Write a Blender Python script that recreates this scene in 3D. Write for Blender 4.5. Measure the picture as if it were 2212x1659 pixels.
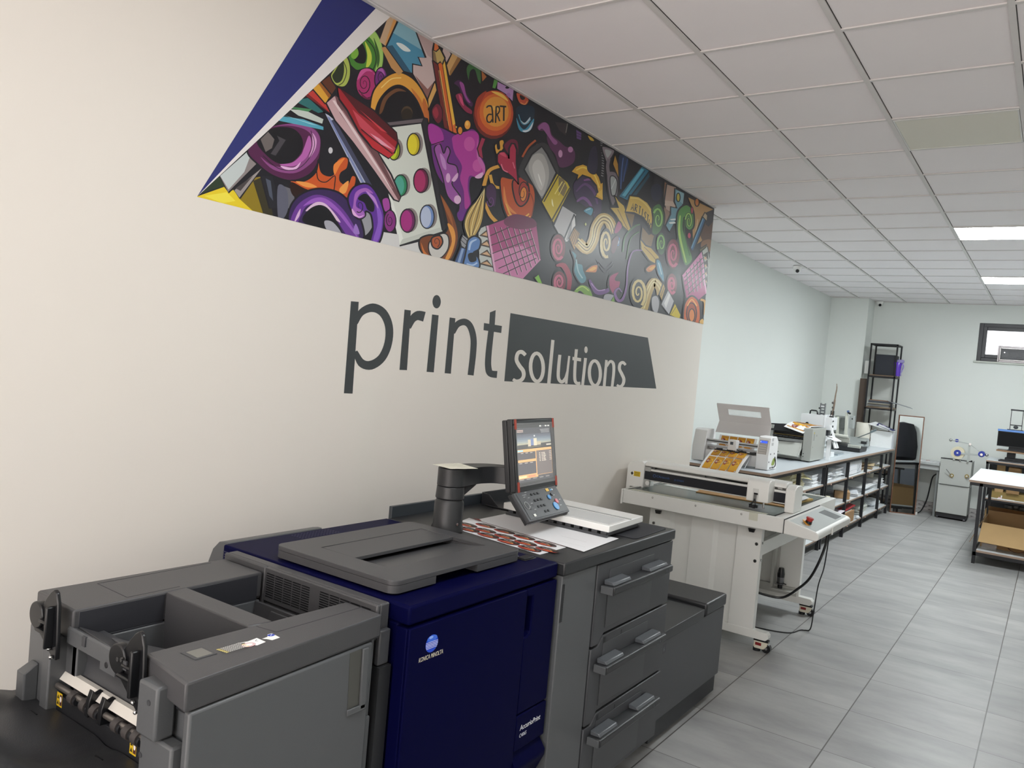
import bpy, bmesh, math, random
from mathutils import Vector, Matrix
from mathutils.geometry import tessellate_polygon
random.seed(7)
PI=math.pi
for o in list(bpy.data.objects): bpy.data.objects.remove(o)
SC=bpy.context.scene; COL=SC.collection
# ------------------------------------------------------------ camera, world, exposure
W,H=2212,1659
CAM=Vector((2.547,0,1.706)); FPX=1698.64
RT=Vector((0.8178479999157756,0.5685302418802813,0.08887076629192718))
UP=Vector((-0.08909006060692973,-0.027477099066296685,0.9956444998733004))
FW=Vector((-0.5684959191892401,0.8222033648036535,-0.028178303191128316))
cd=bpy.data.cameras.new('camera'); cd.sensor_width=36; cd.lens=FPX/W*36; cd.clip_start=.02; cd.clip_end=60
cam=bpy.data.objects.new('camera',cd); COL.objects.link(cam)
cam.matrix_world=Matrix(((RT.x,UP.x,-FW.x,CAM.x),(RT.y,UP.y,-FW.y,CAM.y),(RT.z,UP.z,-FW.z,CAM.z),(0,0,0,1)))
SC.camera=cam
SC.view_settings.view_transform='Standard'; SC.view_settings.look='None'; SC.view_settings.gamma=1
SC.view_settings.use_curve_mapping=False; SC.view_settings.exposure=0.16
wd=bpy.data.worlds.new('world'); SC.world=wd; wd.use_nodes=True
wd.node_tree.nodes['Background'].inputs[0].default_value=(.95,.97,1,1); wd.node_tree.nodes['Background'].inputs[1].default_value=2.0
SC.cycles.max_bounces=8; SC.cycles.diffuse_bounces=5
def area(name,loc,rot,sx,sy,power,col):
    l=bpy.data.lights.new(name,'AREA'); l.shape='RECTANGLE'; l.size=sx; l.size_y=sy; l.energy=power; l.color=col
    o=bpy.data.objects.new(name,l); COL.objects.link(o); o.location=loc; o.rotation_euler=rot; return o
CEIL=3.169; YB=13.54; YF=-3.2; XR=4.2
LAMP=72.0; LAMPC=(.93,.985,1)      # emission of the ceiling panels
# daylight entering through the shop window behind the camera
area('daylight',(2.1,YF-.15,1.55),(PI/2+.55,0,0),3.6,2.4,112,(1,.86,.78))
# ------------------------------------------------------------ helpers
def lin(c):
    c=c/255.; return c/12.92 if c<=.04045 else ((c+.055)/1.055)**2.4
def hx(s):
    if isinstance(s,str):
        s=s.lstrip('#'); s=tuple(int(s[i:i+2],16) for i in (0,2,4))
    return (lin(s[0]),lin(s[1]),lin(s[2]),1)
MC={}
def mt(col,rough=.5,metal=0,noise=.04,emis=0,spec=.5,scale=30,bump=0,trans=0,coat=0,alpha=1):
    k=(col if isinstance(col,str) else tuple(col),rough,metal,noise,emis,spec,scale,bump,trans,coat,alpha)
    if k in MC: return MC[k]
    m=bpy.data.materials.new('mat_%d'%len(MC)); m.use_nodes=True; nt=m.node_tree; b=nt.nodes['Principled BSDF']
    c=hx(col); b.inputs['Roughness'].default_value=rough; b.inputs['Metallic'].default_value=metal
    b.inputs['Specular IOR Level'].default_value=spec; b.inputs['Base Color'].default_value=c
    if emis:
        b.inputs['Emission Color'].default_value=c; b.inputs['Emission Strength'].default_value=emis
    if trans: b.inputs['Transmission Weight'].default_value=trans
    if coat: b.inputs['Coat Weight'].default_value=coat
    if alpha<1: b.inputs['Alpha'].default_value=alpha
    if noise:
        tc=nt.nodes.new('ShaderNodeTexCoord'); n=nt.nodes.new('ShaderNodeTexNoise'); n.inputs['Scale'].default_value=scale
        n.inputs['Detail'].default_value=3
        mr=nt.nodes.new('ShaderNodeMapRange'); mr.inputs[3].default_value=1-noise; mr.inputs[4].default_value=1+noise
        mx=nt.nodes.new('ShaderNodeVectorMath'); mx.operation='SCALE'; mx.inputs[0].default_value=c[:3]
        nt.links.new(tc.outputs['Object'],n.inputs['Vector']); nt.links.new(n.outputs[0],mr.inputs[0])
        nt.links.new(mr.outputs[0],mx.inputs['Scale']); nt.links.new(mx.outputs[0],b.inputs['Base Color'])
        if bump:
            bp=nt.nodes.new('ShaderNodeBump'); bp.inputs['Strength'].default_value=bump; bp.inputs['Distance'].default_value=.002
            n2=nt.nodes.new('ShaderNodeTexNoise'); n2.inputs['Scale'].default_value=scale*12
            nt.links.new(tc.outputs['Object'],n2.inputs['Vector']); nt.links.new(n2.outputs[0],bp.inputs['Height']); nt.links.new(bp.outputs[0],b.inputs['Normal'])
    MC[k]=m; return m
def cat_smooth(p,closed,n=5):
    out=[]; N=len(p)
    if N<3: return list(p)
    for i in range(N if closed else N-1):
        p0=p[(i-1)%N] if closed or i>0 else p[0]; p1=p[i]; p2=p[(i+1)%N]; p3=p[(i+2)%N] if closed or i+2<N else p[-1]
        for k in range(n):
            t=k/n; t2=t*t; t3=t2*t
            out.append(tuple(.5*(2*b+(c-a)*t+(2*a-5*b+4*c-d)*t2+(3*b-a-3*c+d)*t3) for a,b,c,d in zip(p0,p1,p2,p3)))
    if not closed: out.append(tuple(p[-1]))
    return out
class MB:
    def __init__(s,m=None): s.v=[];s.f=[];s.mi=[];s.ms=[];s.m=m
    def idx(s,m):
        m=m or s.m
        if m not in s.ms: s.ms.append(m)
        return s.ms.index(m)
    def add(s,vs,fs,m=None):
        b=len(s.v); s.v+= [Vector(v) for v in vs]; i=s.idx(m)
        for f in fs: s.f.append([b+k for k in f]); s.mi.append(i)
        return s
    def hexa(s,q,m=None): # 4 bottom, 4 top (same order)
        return s.add(q,[(3,2,1,0),(4,5,6,7),(0,1,5,4),(1,2,6,5),(2,3,7,6),(3,0,4,7)],m)
    def box(s,x0,x1,y0,y1,z0,z1,m=None):
        return s.hexa([(x0,y0,z0),(x1,y0,z0),(x1,y1,z0),(x0,y1,z0),(x0,y0,z1),(x1,y0,z1),(x1,y1,z1),(x0,y1,z1)],m)
    def rbox(s,c,sz,rot=0,m=None,tilt=None): # centre, size, z rotation
        R=Matrix.Rotation(rot,3,'Z')
        if tilt: R=R@Matrix.Rotation(tilt[0],3,tilt[1])
        q=[Vector(c)+R@Vector((a*sz[0]/2,b*sz[1]/2,d*sz[2]/2)) for d in(-1,1) for a,b in((-1,-1),(1,-1),(1,1),(-1,1))]
        return s.hexa(q,m)
    def prism(s,pts,ax,lo,hi,m=None): # pts 2d polygon in the other two axes (in xyz order)
        def mk(p,w):
            l=list(p); l.insert(ax,w); return l
        n=len(pts); tri=tessellate_polygon([[Vector((p[0],p[1],0)) for p in pts]])
        vs=[mk(p,lo) for p in pts]+[mk(p,hi) for p in pts]
        fs=[tuple(t) for t in tri]+[tuple(n+k for k in reversed(t)) for t in tri]+[(i,(i+1)%n,n+(i+1)%n,n+i) for i in range(n)]
        return s.add(vs,fs,m)
    def plate(s,pts,th,m=None): # planar 3d polygon thickened by vector th
        n=len(pts); P=[Vector(p) for p in pts]; th=Vector(th)
        nn=Vector((0,0,0))
        for i in range(n): nn+=P[i].cross(P[(i+1)%n])
        nn.normalize(); ux=(P[1]-P[0]).normalized(); uy=nn.cross(ux)
        tri=tessellate_polygon([[Vector((p.dot(ux),p.dot(uy),0)) for p in P]])
        fs=[tuple(t) for t in tri]+[tuple(n+k for k in reversed(t)) for t in tri]+[(i,(i+1)%n,n+(i+1)%n,n+i) for i in range(n)]
        return s.add(P+[p+th for p in P],fs,m)
    def cyl(s,p0,p1,r,r2=None,n=20,m=None):
        p0=Vector(p0);p1=Vector(p1); r2=r if r2 is None else r2; d=(p1-p0).normalized()
        a=d.orthogonal().normalized(); b=d.cross(a); vs=[];
        for p,rr in((p0,r),(p1,r2)):
            for k in range(n):
                t=2*PI*k/n; vs.append(p+a*math.cos(t)*rr+b*math.sin(t)*rr)
        return s.add(vs,[(k,(k+1)%n,n+(k+1)%n,n+k) for k in range(n)]+[tuple(reversed(range(n))),tuple(range(n,2*n))],m)
    def tube(s,pts,r,n=8,m=None,smooth=True):
        P=cat_smooth([tuple(p) for p in pts],False,6) if smooth and len(pts)>2 else pts
        P=[Vector(p) for p in P]; vs=[]; a=None
        for i,p in enumerate(P):
            d=(P[min(i+1,len(P)-1)]-P[max(i-1,0)]).normalized()
            a=(a-d*a.dot(d)).normalized() if a is not None and (a-d*a.dot(d)).length>1e-4 else d.orthogonal().normalized()
            b=d.cross(a)
            rr=r[min(int(i*len(r)/len(P)),len(r)-1)] if isinstance(r,(list,tuple)) else r
            for k in range(n):
                t=2*PI*k/n; vs.append(p+a*math.cos(t)*rr+b*math.sin(t)*rr)
        fs=[]
        for i in range(len(P)-1):
            for k in range(n): fs.append((i*n+k,i*n+(k+1)%n,(i+1)*n+(k+1)%n,(i+1)*n+k))
        fs+=[tuple(reversed(range(n))),tuple(range((len(P)-1)*n,len(P)*n))]
        return s.add(vs,fs,m)
    def sph(s,c,r,n=16,m=None,half=False):
        if not isinstance(r,(tuple,list)): r=(r,r,r)
        vs=[];fs=[];R=n//2; lo=0 if not half else R//2
        for i in range(R+1):
            th=PI*i/R
            for k in range(n): vs.append((c[0]+r[0]*math.sin(th)*math.cos(2*PI*k/n),c[1]+r[1]*math.sin(th)*math.sin(2*PI*k/n),c[2]-r[2]*math.cos(th)))
        for i in range(lo,R):
            for k in range(n): fs.append((i*n+k,i*n+(k+1)%n,(i+1)*n+(k+1)%n,(i+1)*n+k))
        return s.add(vs,fs,m)
    def lathe(s,prof,c,n=24,m=None,ax=2): # profile (r,h)
        vs=[];fs=[]
        for r,h in prof:
            for k in range(n):
                l=[r*math.cos(2*PI*k/n),r*math.sin(2*PI*k/n)]; l.insert(ax,h); vs.append(Vector(c)+Vector(l))
        for i in range(len(prof)-1):
            for k in range(n): fs.append((i*n+k,i*n+(k+1)%n,(i+1)*n+(k+1)%n,(i+1)*n+k))
        fs+=[tuple(reversed(range(n))),tuple(range((len(prof)-1)*n,len(prof)*n))]
        return s.add(vs,fs,m)
    def out(s,name,parent=None,bevel=0,seg=2,label=None,cat=None,group=None,kind=None,sharp=38,origin=None):
        off=Vector((0,0,0))
        if parent is not None: off=Vector(parent.get('_w',(0,0,0)))
        if parent is None and origin is not None: off=Vector(origin)
        if parent is None and origin is None and cat:
            xs=[v.x for v in s.v];ys=[v.y for v in s.v];zs=[v.z for v in s.v]
            off=Vector(((min(xs)+max(xs))/2,(min(ys)+max(ys))/2,min(zs)))
        me=bpy.data.meshes.new(name); me.from_pydata([v-off for v in s.v],[],s.f)
        for m in s.ms: me.materials.append(m)
        me.polygons.foreach_set('material_index',s.mi); me.validate()
        bm=bmesh.new(); bm.from_mesh(me); bmesh.ops.remove_doubles(bm,verts=bm.verts,dist=1e-7)
        bmesh.ops.recalc_face_normals(bm,faces=bm.faces); bm.to_mesh(me); bm.free()
        me.polygons.foreach_set('use_smooth',[True]*len(me.polygons)); me.set_sharp_from_angle(angle=math.radians(sharp))
        o=bpy.data.objects.new(name,me); COL.objects.link(o)
        if parent is not None: o.parent=parent; o['_w']=tuple(off)
        else: o.location=off; o['_w']=tuple(off)
        if bevel:
            b=o.modifiers.new('bevel','BEVEL'); b.width=bevel; b.segments=seg; b.limit_method='ANGLE'; b.angle_limit=math.radians(40); b.use_clamp_overlap=True
        tag(o,label,cat,group,kind); return o
def tag(o,label=None,cat=None,group=None,kind=None):
    if label: o['label']=label
    if cat: o['category']=cat
    if group: o['group']=group
    if kind: o['kind']=kind
def thing(name,label,cat,loc,group=None):
    o=bpy.data.objects.new(name,None); COL.objects.link(o); o.location=loc; o['_w']=tuple(loc); o.empty_display_size=.05
    tag(o,label,cat,group); return o
KIDS={}
def dup(root,delta,label=None,group=None,name=None):
    r=root.copy(); COL.objects.link(r); r.location=Vector(root.location)+Vector(delta)
    if label: r['label']=label
    if group: r['group']=group
    for ch in [o for o in COL.objects if o.parent==root]:
        c=ch.copy(); COL.objects.link(c); c.parent=r
        for g in [o for o in COL.objects if o.parent==ch]:
            d=g.copy(); COL.objects.link(d); d.parent=c
    return r
def st(mb,name,bevel=0): return mb.out(name,kind='structure',bevel=bevel)
# ------------------------------------------------------------ flat printed art (vertex-coloured thin shapes on a surface)
def art_mat(rough=.45,name='print_ink',coat=0,emis=0):
    m=bpy.data.materials.new(name); m.use_nodes=True; nt=m.node_tree; b=nt.nodes['Principled BSDF']
    a=nt.nodes.new('ShaderNodeAttribute'); a.attribute_name='Col'; nt.links.new(a.outputs['Color'],b.inputs['Base Color'])
    b.inputs['Roughness'].default_value=rough; b.inputs['Coat Weight'].default_value=coat
    if emis:
        nt.links.new(a.outputs['Color'],b.inputs['Emission Color']); b.inputs['Emission Strength'].default_value=emis
    return m
INK=art_mat(.42); INKS=art_mat(.35,'screen_ink',emis=.8); PAPER=art_mat(.6,'paper_ink')
K='#1b1a21'
class Art:
    def __init__(s,fn,nrm,mat=INK,step=2e-5,clip=None,base=1e-4):
        s.fn=fn;s.n=nrm;s.mat=mat;s.step=step;s.clip=clip;s.d=base;s.V=[];s.F=[];s.C=[];s.fr(0,0,1)
    def fr(s,ox,oy,k,ky=None): s.ox,s.oy,s.k,s.ky=ox,oy,k,ky or k
    def T(s,p): return (s.ox+p[0]*s.k,s.oy+p[1]*s.ky)
    def _poly(s,pts,col):
        P=[s.T(p) for p in pts]; w=[s.fn(*p) for p in P]
        if s.clip:
            w=s.clip(w)
            if len(w)<3: return
        n=s.n if not callable(s.n) else None
        nn=Vector(s.n); ux=nn.orthogonal().normalized(); uy=nn.cross(ux)
        tri=tessellate_polygon([[Vector((Vector(p).dot(ux),Vector(p).dot(uy),0)) for p in w]])
        b=len(s.V); s.V+=[Vector(p)+nn*s.d for p in w]; c=hx(col)
        for t in tri: s.F.append([b+k for k in t]); s.C.append(c)
    def nx(s): s.d+=s.step
    @staticmethod
    def pr(a): return [(a[i],a[i+1]) for i in range(0,len(a),2)]
    def p(s,a,col,o=0,oc=K):
        P=s.pr(a); s._poly(P,col); s.nx()
        if o: s._strip(P+[P[0]],o*1.35,oc); s.nx()
    def c(s,a,col,o=0,oc=K):
        P=cat_smooth(s.pr(a),True,5); s._poly(P,col); s.nx()
        if o: s._strip(P+[P[0]],o*1.35,oc); s.nx()
    def _strip(s,P,w,col):
        N=len(P); L=[];R=[]
        for i,p in enumerate(P):
            a=P[max(i-1,0)];b=P[min(i+1,N-1)]
            if P[0]==P[-1] and i in(0,N-1): a=P[-2];b=P[1]
            dx,dy=b[0]-a[0],b[1]-a[1]; l=math.hypot(dx,dy) or 1; ww=(w[min(int(i*len(w)/N),len(w)-1)] if isinstance(w,(list,tuple)) else w)/2
            if isinstance(w,(list,tuple)):
                t=i/(N-1)*(len(w)-1); j=min(int(t),len(w)-2); ww=(w[j]*(1-(t-j))+w[j+1]*(t-j))/2
            L.append((p[0]-dy/l*ww,p[1]+dx/l*ww)); R.append((p[0]+dy/l*ww,p[1]-dx/l*ww))
        for i in range(N-1): s._poly([L[i],L[i+1],R[i+1],R[i]],col)
    def s(s,a,w,col,sm=True,o=0):
        P=s.pr(a)
        if sm: P=cat_smooth(P,False,5)
        if o:
            wo=[x+2*o for x in w] if isinstance(w,(list,tuple)) else w+2*o
            s._strip(P,wo,K); s.nx()
        s._strip(P,w,col); s.nx()
    def e(s,cx,cy,rx,ry,col,o=0,rot=0,n=22,oc=K):
        P=[(cx+rx*math.cos(t)*math.cos(rot)-ry*math.sin(t)*math.sin(rot),cy+rx*math.cos(t)*math.sin(rot)+ry*math.sin(t)*math.cos(rot)) for t in [2*PI*i/n for i in range(n)]]
        s._poly(P,col); s.nx()
        if o: s._strip(P+[P[0]],o,oc); s.nx()
    def sp(s,cx,cy,rx,ry,turns,w,col,ph=0,r0=.08,sgn=1,o=0):
        P=[]; n=int(14*turns)+2
        for i in range(n):
            t=i/(n-1); r=r0+(1-r0)*t; a=ph+sgn*2*PI*turns*t; P.append((cx+rx*r*math.cos(a),cy+ry*r*math.sin(a)))
        if o: s._strip(P,[w*.3+2*o,w+2*o],K); s.nx()
        s._strip(P,[w*.3,w],col); s.nx()
    def text(s,txt,x,y,h,col,wdt=None,sh=0,bold=0,rot=0):
        me=text_mesh(txt,bold); xs=[v.co.x for v in me.vertices]; x0,x1=min(xs),max(xs); k=h/.7; kx=k if not wdt else wdt/(x1-x0)
        c=hx(col); nn=Vector(s.n)
        def mp(v):
            a=(v.x-x0)*kx+v.y*k*sh; b=-v.y*k; return (x+a*math.cos(rot)-b*math.sin(rot), y+a*math.sin(rot)+b*math.cos(rot))
        b=len(s.V); s.V+=[Vector(s.fn(*s.T(mp(v.co))))+nn*s.d for v in me.vertices]
        for p in me.polygons: s.F.append([b+k2 for k2 in p.vertices]); s.C.append(c)
        s.nx()
    def out(s,name,parent=None,**kw):
        off=Vector(parent.get('_w',(0,0,0))) if parent is not None else Vector((sum(v.x for v in s.V)/len(s.V),sum(v.y for v in s.V)/len(s.V),min(v.z for v in s.V)))
        me=bpy.data.meshes.new(name); me.from_pydata([v-off for v in s.V],[],s.F)
        at=me.color_attributes.new('Col','FLOAT_COLOR','CORNER'); nn=Vector(s.n)
        for p in me.polygons:
            if p.normal.dot(nn)<0: p.flip()
        k=0
        for p,c in zip(me.polygons,s.C):
            for li in p.loop_indices: at.data[li].color=c
        me.materials.append(s.mat)
        o=bpy.data.objects.new(name,me); COL.objects.link(o)
        if parent is not None: o.parent=parent
        else: o.location=off
        o['_w']=tuple(off); tag(o,**kw); return o
TM={}
def text_mesh(t,bold=0):
    if (t,bold) in TM: return TM[(t,bold)]
    cu=bpy.data.curves.new('txt','FONT'); cu.body=t; cu.resolution_u=3; cu.offset=bold
    o=bpy.data.objects.new('txt',cu); COL.objects.link(o); bpy.context.view_layer.update()
    me=bpy.data.meshes.new_from_object(o.evaluated_get(bpy.context.evaluated_depsgraph_get()))
    bpy.data.objects.remove(o); TM[(t,bold)]=me; return me
def ray(px,py): return RT*((px-W/2)/FPX)-UP*((py-H/2)/FPX)+FW
def onplane(ax,val): # traces a point of a flat print onto its own plane in the room
    def f(px,py):
        d=ray(px,py); t=(val-CAM[ax])/d[ax]; return CAM+d*t
    return f
# ------------------------------------------------------------ the room
def floor_mat():
    m=bpy.data.materials.new('floor_tiles'); m.use_nodes=True; nt=m.node_tree; N=nt.nodes; L=nt.links; b=N['Principled BSDF']
    tc=N.new('ShaderNodeTexCoord'); sx=N.new('ShaderNodeSeparateXYZ'); L.new(tc.outputs['Object'],sx.inputs[0])
    def mth(op,a,bv=None,c=None):
        n=N.new('ShaderNodeMath'); n.operation=op
        for i,x in enumerate((a,bv,c)):
            if x is None: continue
            if isinstance(x,(int,float)): n.inputs[i].default_value=x
            else: L.new(x,n.inputs[i])
        return n.outputs[0]
    def grid(out,off,size,g):
        u=mth('DIVIDE',mth('SUBTRACT',out,off-20*size),size); fr=mth('FRACT',u); fl=mth('FLOOR',u)
        d=mth('MINIMUM',fr,mth('SUBTRACT',1.0,fr)); return mth('LESS_THAN',d,g/size/2),fl
    gx,fx=grid(sx.outputs[0],1.1815,.6,.006); gy,fy=grid(sx.outputs[1],3.3619,.5966,.0035)
    g=mth('MAXIMUM',gx,gy)
    cb=N.new('ShaderNodeCombineXYZ'); L.new(fx,cb.inputs[0]); L.new(fy,cb.inputs[1])
    wn=N.new('ShaderNodeTexWhiteNoise'); L.new(cb.outputs[0],wn.inputs['Vector'])
    mp=N.new('ShaderNodeMapping'); mp.inputs['Scale'].default_value=(1.2,3.2,1); L.new(tc.outputs['Object'],mp.inputs['Vector'])
    ad=N.new('ShaderNodeVectorMath'); ad.operation='ADD'; L.new(mp.outputs[0],ad.inputs[0])
    sc=N.new('ShaderNodeVectorMath'); sc.operation='SCALE'; sc.inputs['Scale'].default_value=7; L.new(wn.outputs['Color'],sc.inputs[0]); L.new(sc.outputs[0],ad.inputs[1])
    nz=N.new('ShaderNodeTexNoise'); nz.inputs['Scale'].default_value=1.3; nz.inputs['Detail'].default_value=6; nz.inputs['Roughness'].default_value=.6; L.new(ad.outputs[0],nz.inputs['Vector'])
    cr=N.new('ShaderNodeValToRGB'); cr.color_ramp.elements[0].position=.3; cr.color_ramp.elements[0].color=hx('#858585'); cr.color_ramp.elements[1].position=.72; cr.color_ramp.elements[1].color=hx('#a8a8a6')
    L.new(nz.outputs[0],cr.inputs[0])
    v=mth('ADD',mth('MULTIPLY',wn.outputs['Value'],.1),.95)
    vm=N.new('ShaderNodeVectorMath'); vm.operation='SCALE'; L.new(cr.outputs[0],vm.inputs[0]); L.new(v,vm.inputs['Scale'])
    mx=N.new('ShaderNodeMix'); mx.data_type='RGBA'; L.new(g,mx.inputs['Factor']); L.new(vm.outputs[0],mx.inputs[6]); mx.inputs[7].default_value=hx('#4b4744')
    L.new(mx.outputs[2],b.inputs['Base Color']); b.inputs['Roughness'].default_value=.42
    bp=N.new('ShaderNodeBump'); bp.invert=True; bp.inputs['Distance'].default_value=.002; bp.inputs['Strength'].default_value=.5; L.new(g,bp.inputs['Height']); L.new(bp.outputs[0],b.inputs['Normal'])
    return m
f=MB(floor_mat()); f.box(-.75,XR+.1,YF,YB+.1,-.1,0); st(f,'floor')
PAINT=mt('#e2dcd4',.62,noise=.012,scale=2.5,bump=.05)      # cream vinyl-papered wall
PAINT2=mt('#dfe3df',.7,noise=.012,scale=2.5)    # white paint of the rear
w=MB(PAINT); w.box(-.6,0,YF,6.48,0,CEIL+.05); st(w,'wall_left')
w=MB(PAINT2); w.hexa([(-.9,6.481,0),(-.605,6.481,0),(-.513,13.08,0),(-.9,13.08,0),(-.9,6.481,CEIL+.05),(-.605,6.481,CEIL+.05),(-.513,13.08,CEIL+.05),(-.9,13.08,CEIL+.05)]); st(w,'wall_left')
w=MB(PAINT2); w.box(-.9,.04,13.08,YB+.1,0,CEIL+.05); st(w,'wall_back')
WX0,WX1,WZ0,WZ1=1.51,2.75,2.335,2.90
w=MB(PAINT2)
w.box(.041,WX0,YB,YB+.2,0,CEIL+.05); w.box(WX1,XR+.1,YB,YB+.2,0,CEIL+.05); w.box(WX0,WX1,YB,YB+.2,0,WZ0); w.box(WX0,WX1,YB,YB+.2,WZ1,CEIL+.05)
st(w,'wall_back')
w=MB(PAINT2); w.box(XR,XR+.1,YF,YB,0,CEIL+.05); st(w,'wall_right')
w=MB(PAINT); w.box(-.1,.25,YF-.1,YF,0,CEIL+.05); w.box(XR-.2,XR+.1,YF-.1,YF,0,CEIL+.05); w.box(.25,XR-.2,YF-.1,YF,2.75,CEIL+.05); w.box(.25,XR-.2,YF-.1,YF,0,.3); st(w,'wall_front')
# ceiling: lay-in panels and grid
GX0,GY0,GP=-.1183,2.7636,.6
LP=[(3,8,1),(3,13,1),(3,3,0),(3,-2,1),(3,-7,1)]        # column, row, lit
cm=MB(mt('#f3eeef',.8,noise=.015,scale=4))
def light_rect(i,j): return GX0+GP*i,GX0+GP*(i+1),GY0+GP*j,GY0+GP*(j+1)
cm.box(-.9,XR+.1,YF,YB+.1,CEIL+.008,CEIL+.06); st(cm,'ceiling')
RAIL=mt('#d8d4d2',.45,noise=0); GAP_SHADE=mt('#3a3836',.8,noise=0)  # dark strips paint the shadow gap along one edge of each rail
g=MB(RAIL); gp=MB(GAP_SHADE)
for i in range(-1,8):
    x=GX0+GP*i
    g.box(x-.012,x+.012,YF,YB,CEIL,CEIL+.007); gp.box(x+.012,x+.0155,YF,YB,CEIL+.0065,CEIL+.0079)
for j in range(-9,18):
    y=GY0+GP*j
    g.box(-.88,XR,y-.010,y+.010,CEIL+.001,CEIL+.007); gp.box(-.88,XR,y+.010,y+.0125,CEIL+.0068,CEIL+.0078)
st(g,'trim_1'); st(gp,'trim_gap_shade')
t=MB(RAIL); t.box(0,.02,YF,6.47,CEIL-.002,CEIL+.005); t.box(-.6,-.585,6.5,13.06,CEIL-.002,CEIL+.005); t.box(-.5,.04,13.055,13.08,CEIL-.002,CEIL+.005); t.box(.04,XR,YB-.02,YB,CEIL-.002,CEIL+.005); st(t,'trim_3')
names={8:'lit square ceiling panel, the nearer of the two glowing ones',13:'lit square ceiling panel, the farther glowing one toward the back wall',3:'unlit dull square ceiling panel with a bright rear edge, near the top right',-2:'lit square ceiling panel overhead beside the blue printer',-7:'lit square ceiling panel behind the camera by the shop window'}
for i,j,lit in LP:
    x0,x1,y0,y1=light_rect(i,j)
    t=thing('ceiling_light',names[j],'light',((x0+x1)/2,(y0+y1)/2,CEIL))
    fr=MB(mt('#d8d8d4',.4,noise=0))
    for a in ((x0+.014,x1-.014,y0+.014,y0+.022),(x0+.014,x1-.014,y1-.022,y1-.014),(x0+.014,x0+.022,y0+.022,y1-.022),(x1-.022,x1-.014,y0+.022,y1-.022)): fr.box(*a,CEIL-.002,CEIL+.007)
    fr.out('frame',t)
    if lit:
        m=bpy.data.materials.new('lamp_diffuser'); m.use_nodes=True; b=m.node_tree.nodes['Principled BSDF']
        b.inputs['Emission Color'].default_value=(*LAMPC,1); b.inputs['Emission Strength'].default_value=LAMP if j>0 else LAMP*.42
        d=MB(m)
    else: d=MB(mt('#e2dfd2',.55,noise=0))
    d.box(x0+.022,x1-.022,y0+.022,y1-.022,CEIL+.001,CEIL+.006); d.out('diffuser',t)
# baseboards
bb=MB(mt('#b9b6b2',.6)); bb.box(.041,XR,YB-.014,YB,0,.07); st(bb,'baseboard_back')
bb=MB(mt('#c9c6c2',.6)); bb.box(0,.012,YF,6.48,0,.08); st(bb,'baseboard_left')
# printed film strip stuck along the rear wall just above the floor
fp=Art(lambda a,b:Vector((a,YB-.002,b)),(0,-1,0),PAPER)
fp.p([.05,.0,3.2,.0,3.2,.148,.05,.148],'#b4b0ae'); 
for zz in (.142,.012,.072): fp.p([.05,zz,3.2,zz,3.2,zz+.004,.05,zz+.004],'#4a4644')
for r in range(4):
    for k in range(22):
        x=.1+k*.14+(r%2)*.07; zz=.028+r*.03; fp.p([x,zz,x+.05,zz,x+.065,zz+.006,x+.01,zz+.006],'#3a3735'); fp.p([x+.015,zz-.003,x+.035,zz-.003,x+.03,zz+.009,x+.018,zz+.009],'#45413f')
fp2=MB(mt('#a9a5a2',.5)); fp2.box(.041,3.2,YB-.03,YB-.0141,.0,.07)
for v in fp.V: v.y-=.031
fp.out('printed_film_strip',label='strip of white printed film with dark dashes along the foot of the rear wall',cat='film strip')
fp2.v and fp2.out('trim_4',kind='structure')
# window in the back wall
wf=MB(mt('#37393d',.4))
y0,y1=YB+.03,YB+.09
def ring(mb,x0,x1,z0,z1,t,ya,yb,m=None):
    mb.box(x0,x0+t,ya,yb,z0,z1,m); mb.box(x1-t,x1,ya,yb,z0,z1,m); mb.box(x0+t,x1-t,ya,yb,z0,z0+t,m); mb.box(x0+t,x1-t,ya,yb,z1-t,z1,m)
win=thing('window_1','dark framed high window in the rear wall with bright daylight behind','window',((WX0+WX1)/2,YB,WZ0)); win['kind']='structure'; del win['label']; del win['category']
ring(wf,WX0,WX1,WZ0,WZ1,.055,y0,y1); ring(wf,WX0+.055,WX1-.055,WZ0+.055,WZ1-.055,.05,y0-.01,y1-.02); wf.out('window_frame',win,bevel=.004)
g=MB(mt('#ffffff',.02,noise=0,trans=1)); g.box(WX0+.1,WX1-.1,y0+.02,y0+.024,WZ0+.1,WZ1-.1); g.out('pane',win)
s_=MB(mt('#c4c8c0',.5)); s_.box(WX0-.03,WX1+.02,YB-.035,YB+.03,WZ0-.024,WZ0); s_.out('window_sill',win,bevel=.003)
sky=bpy.data.materials.new('overcast_sky'); sky.use_nodes=True; b=sky.node_tree.nodes['Principled BSDF']; b.inputs['Emission Color'].default_value=(1,1,.93,1); b.inputs['Emission Strength'].default_value=2.2
# window_2: glazed shop front behind the camera
w2=thing('window_2','shop window','window',(2.1,YF,.3)); w2['kind']='structure'; del w2['label']; del w2['category']
m=MB(mt('#55565a',.4)); ring(m,.25,XR-.2,.3,2.75,.06,YF-.08,YF-.02); m.box(2.07,2.13,YF-.08,YF-.02,.36,2.69); m.out('window_frame',w2)
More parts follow.
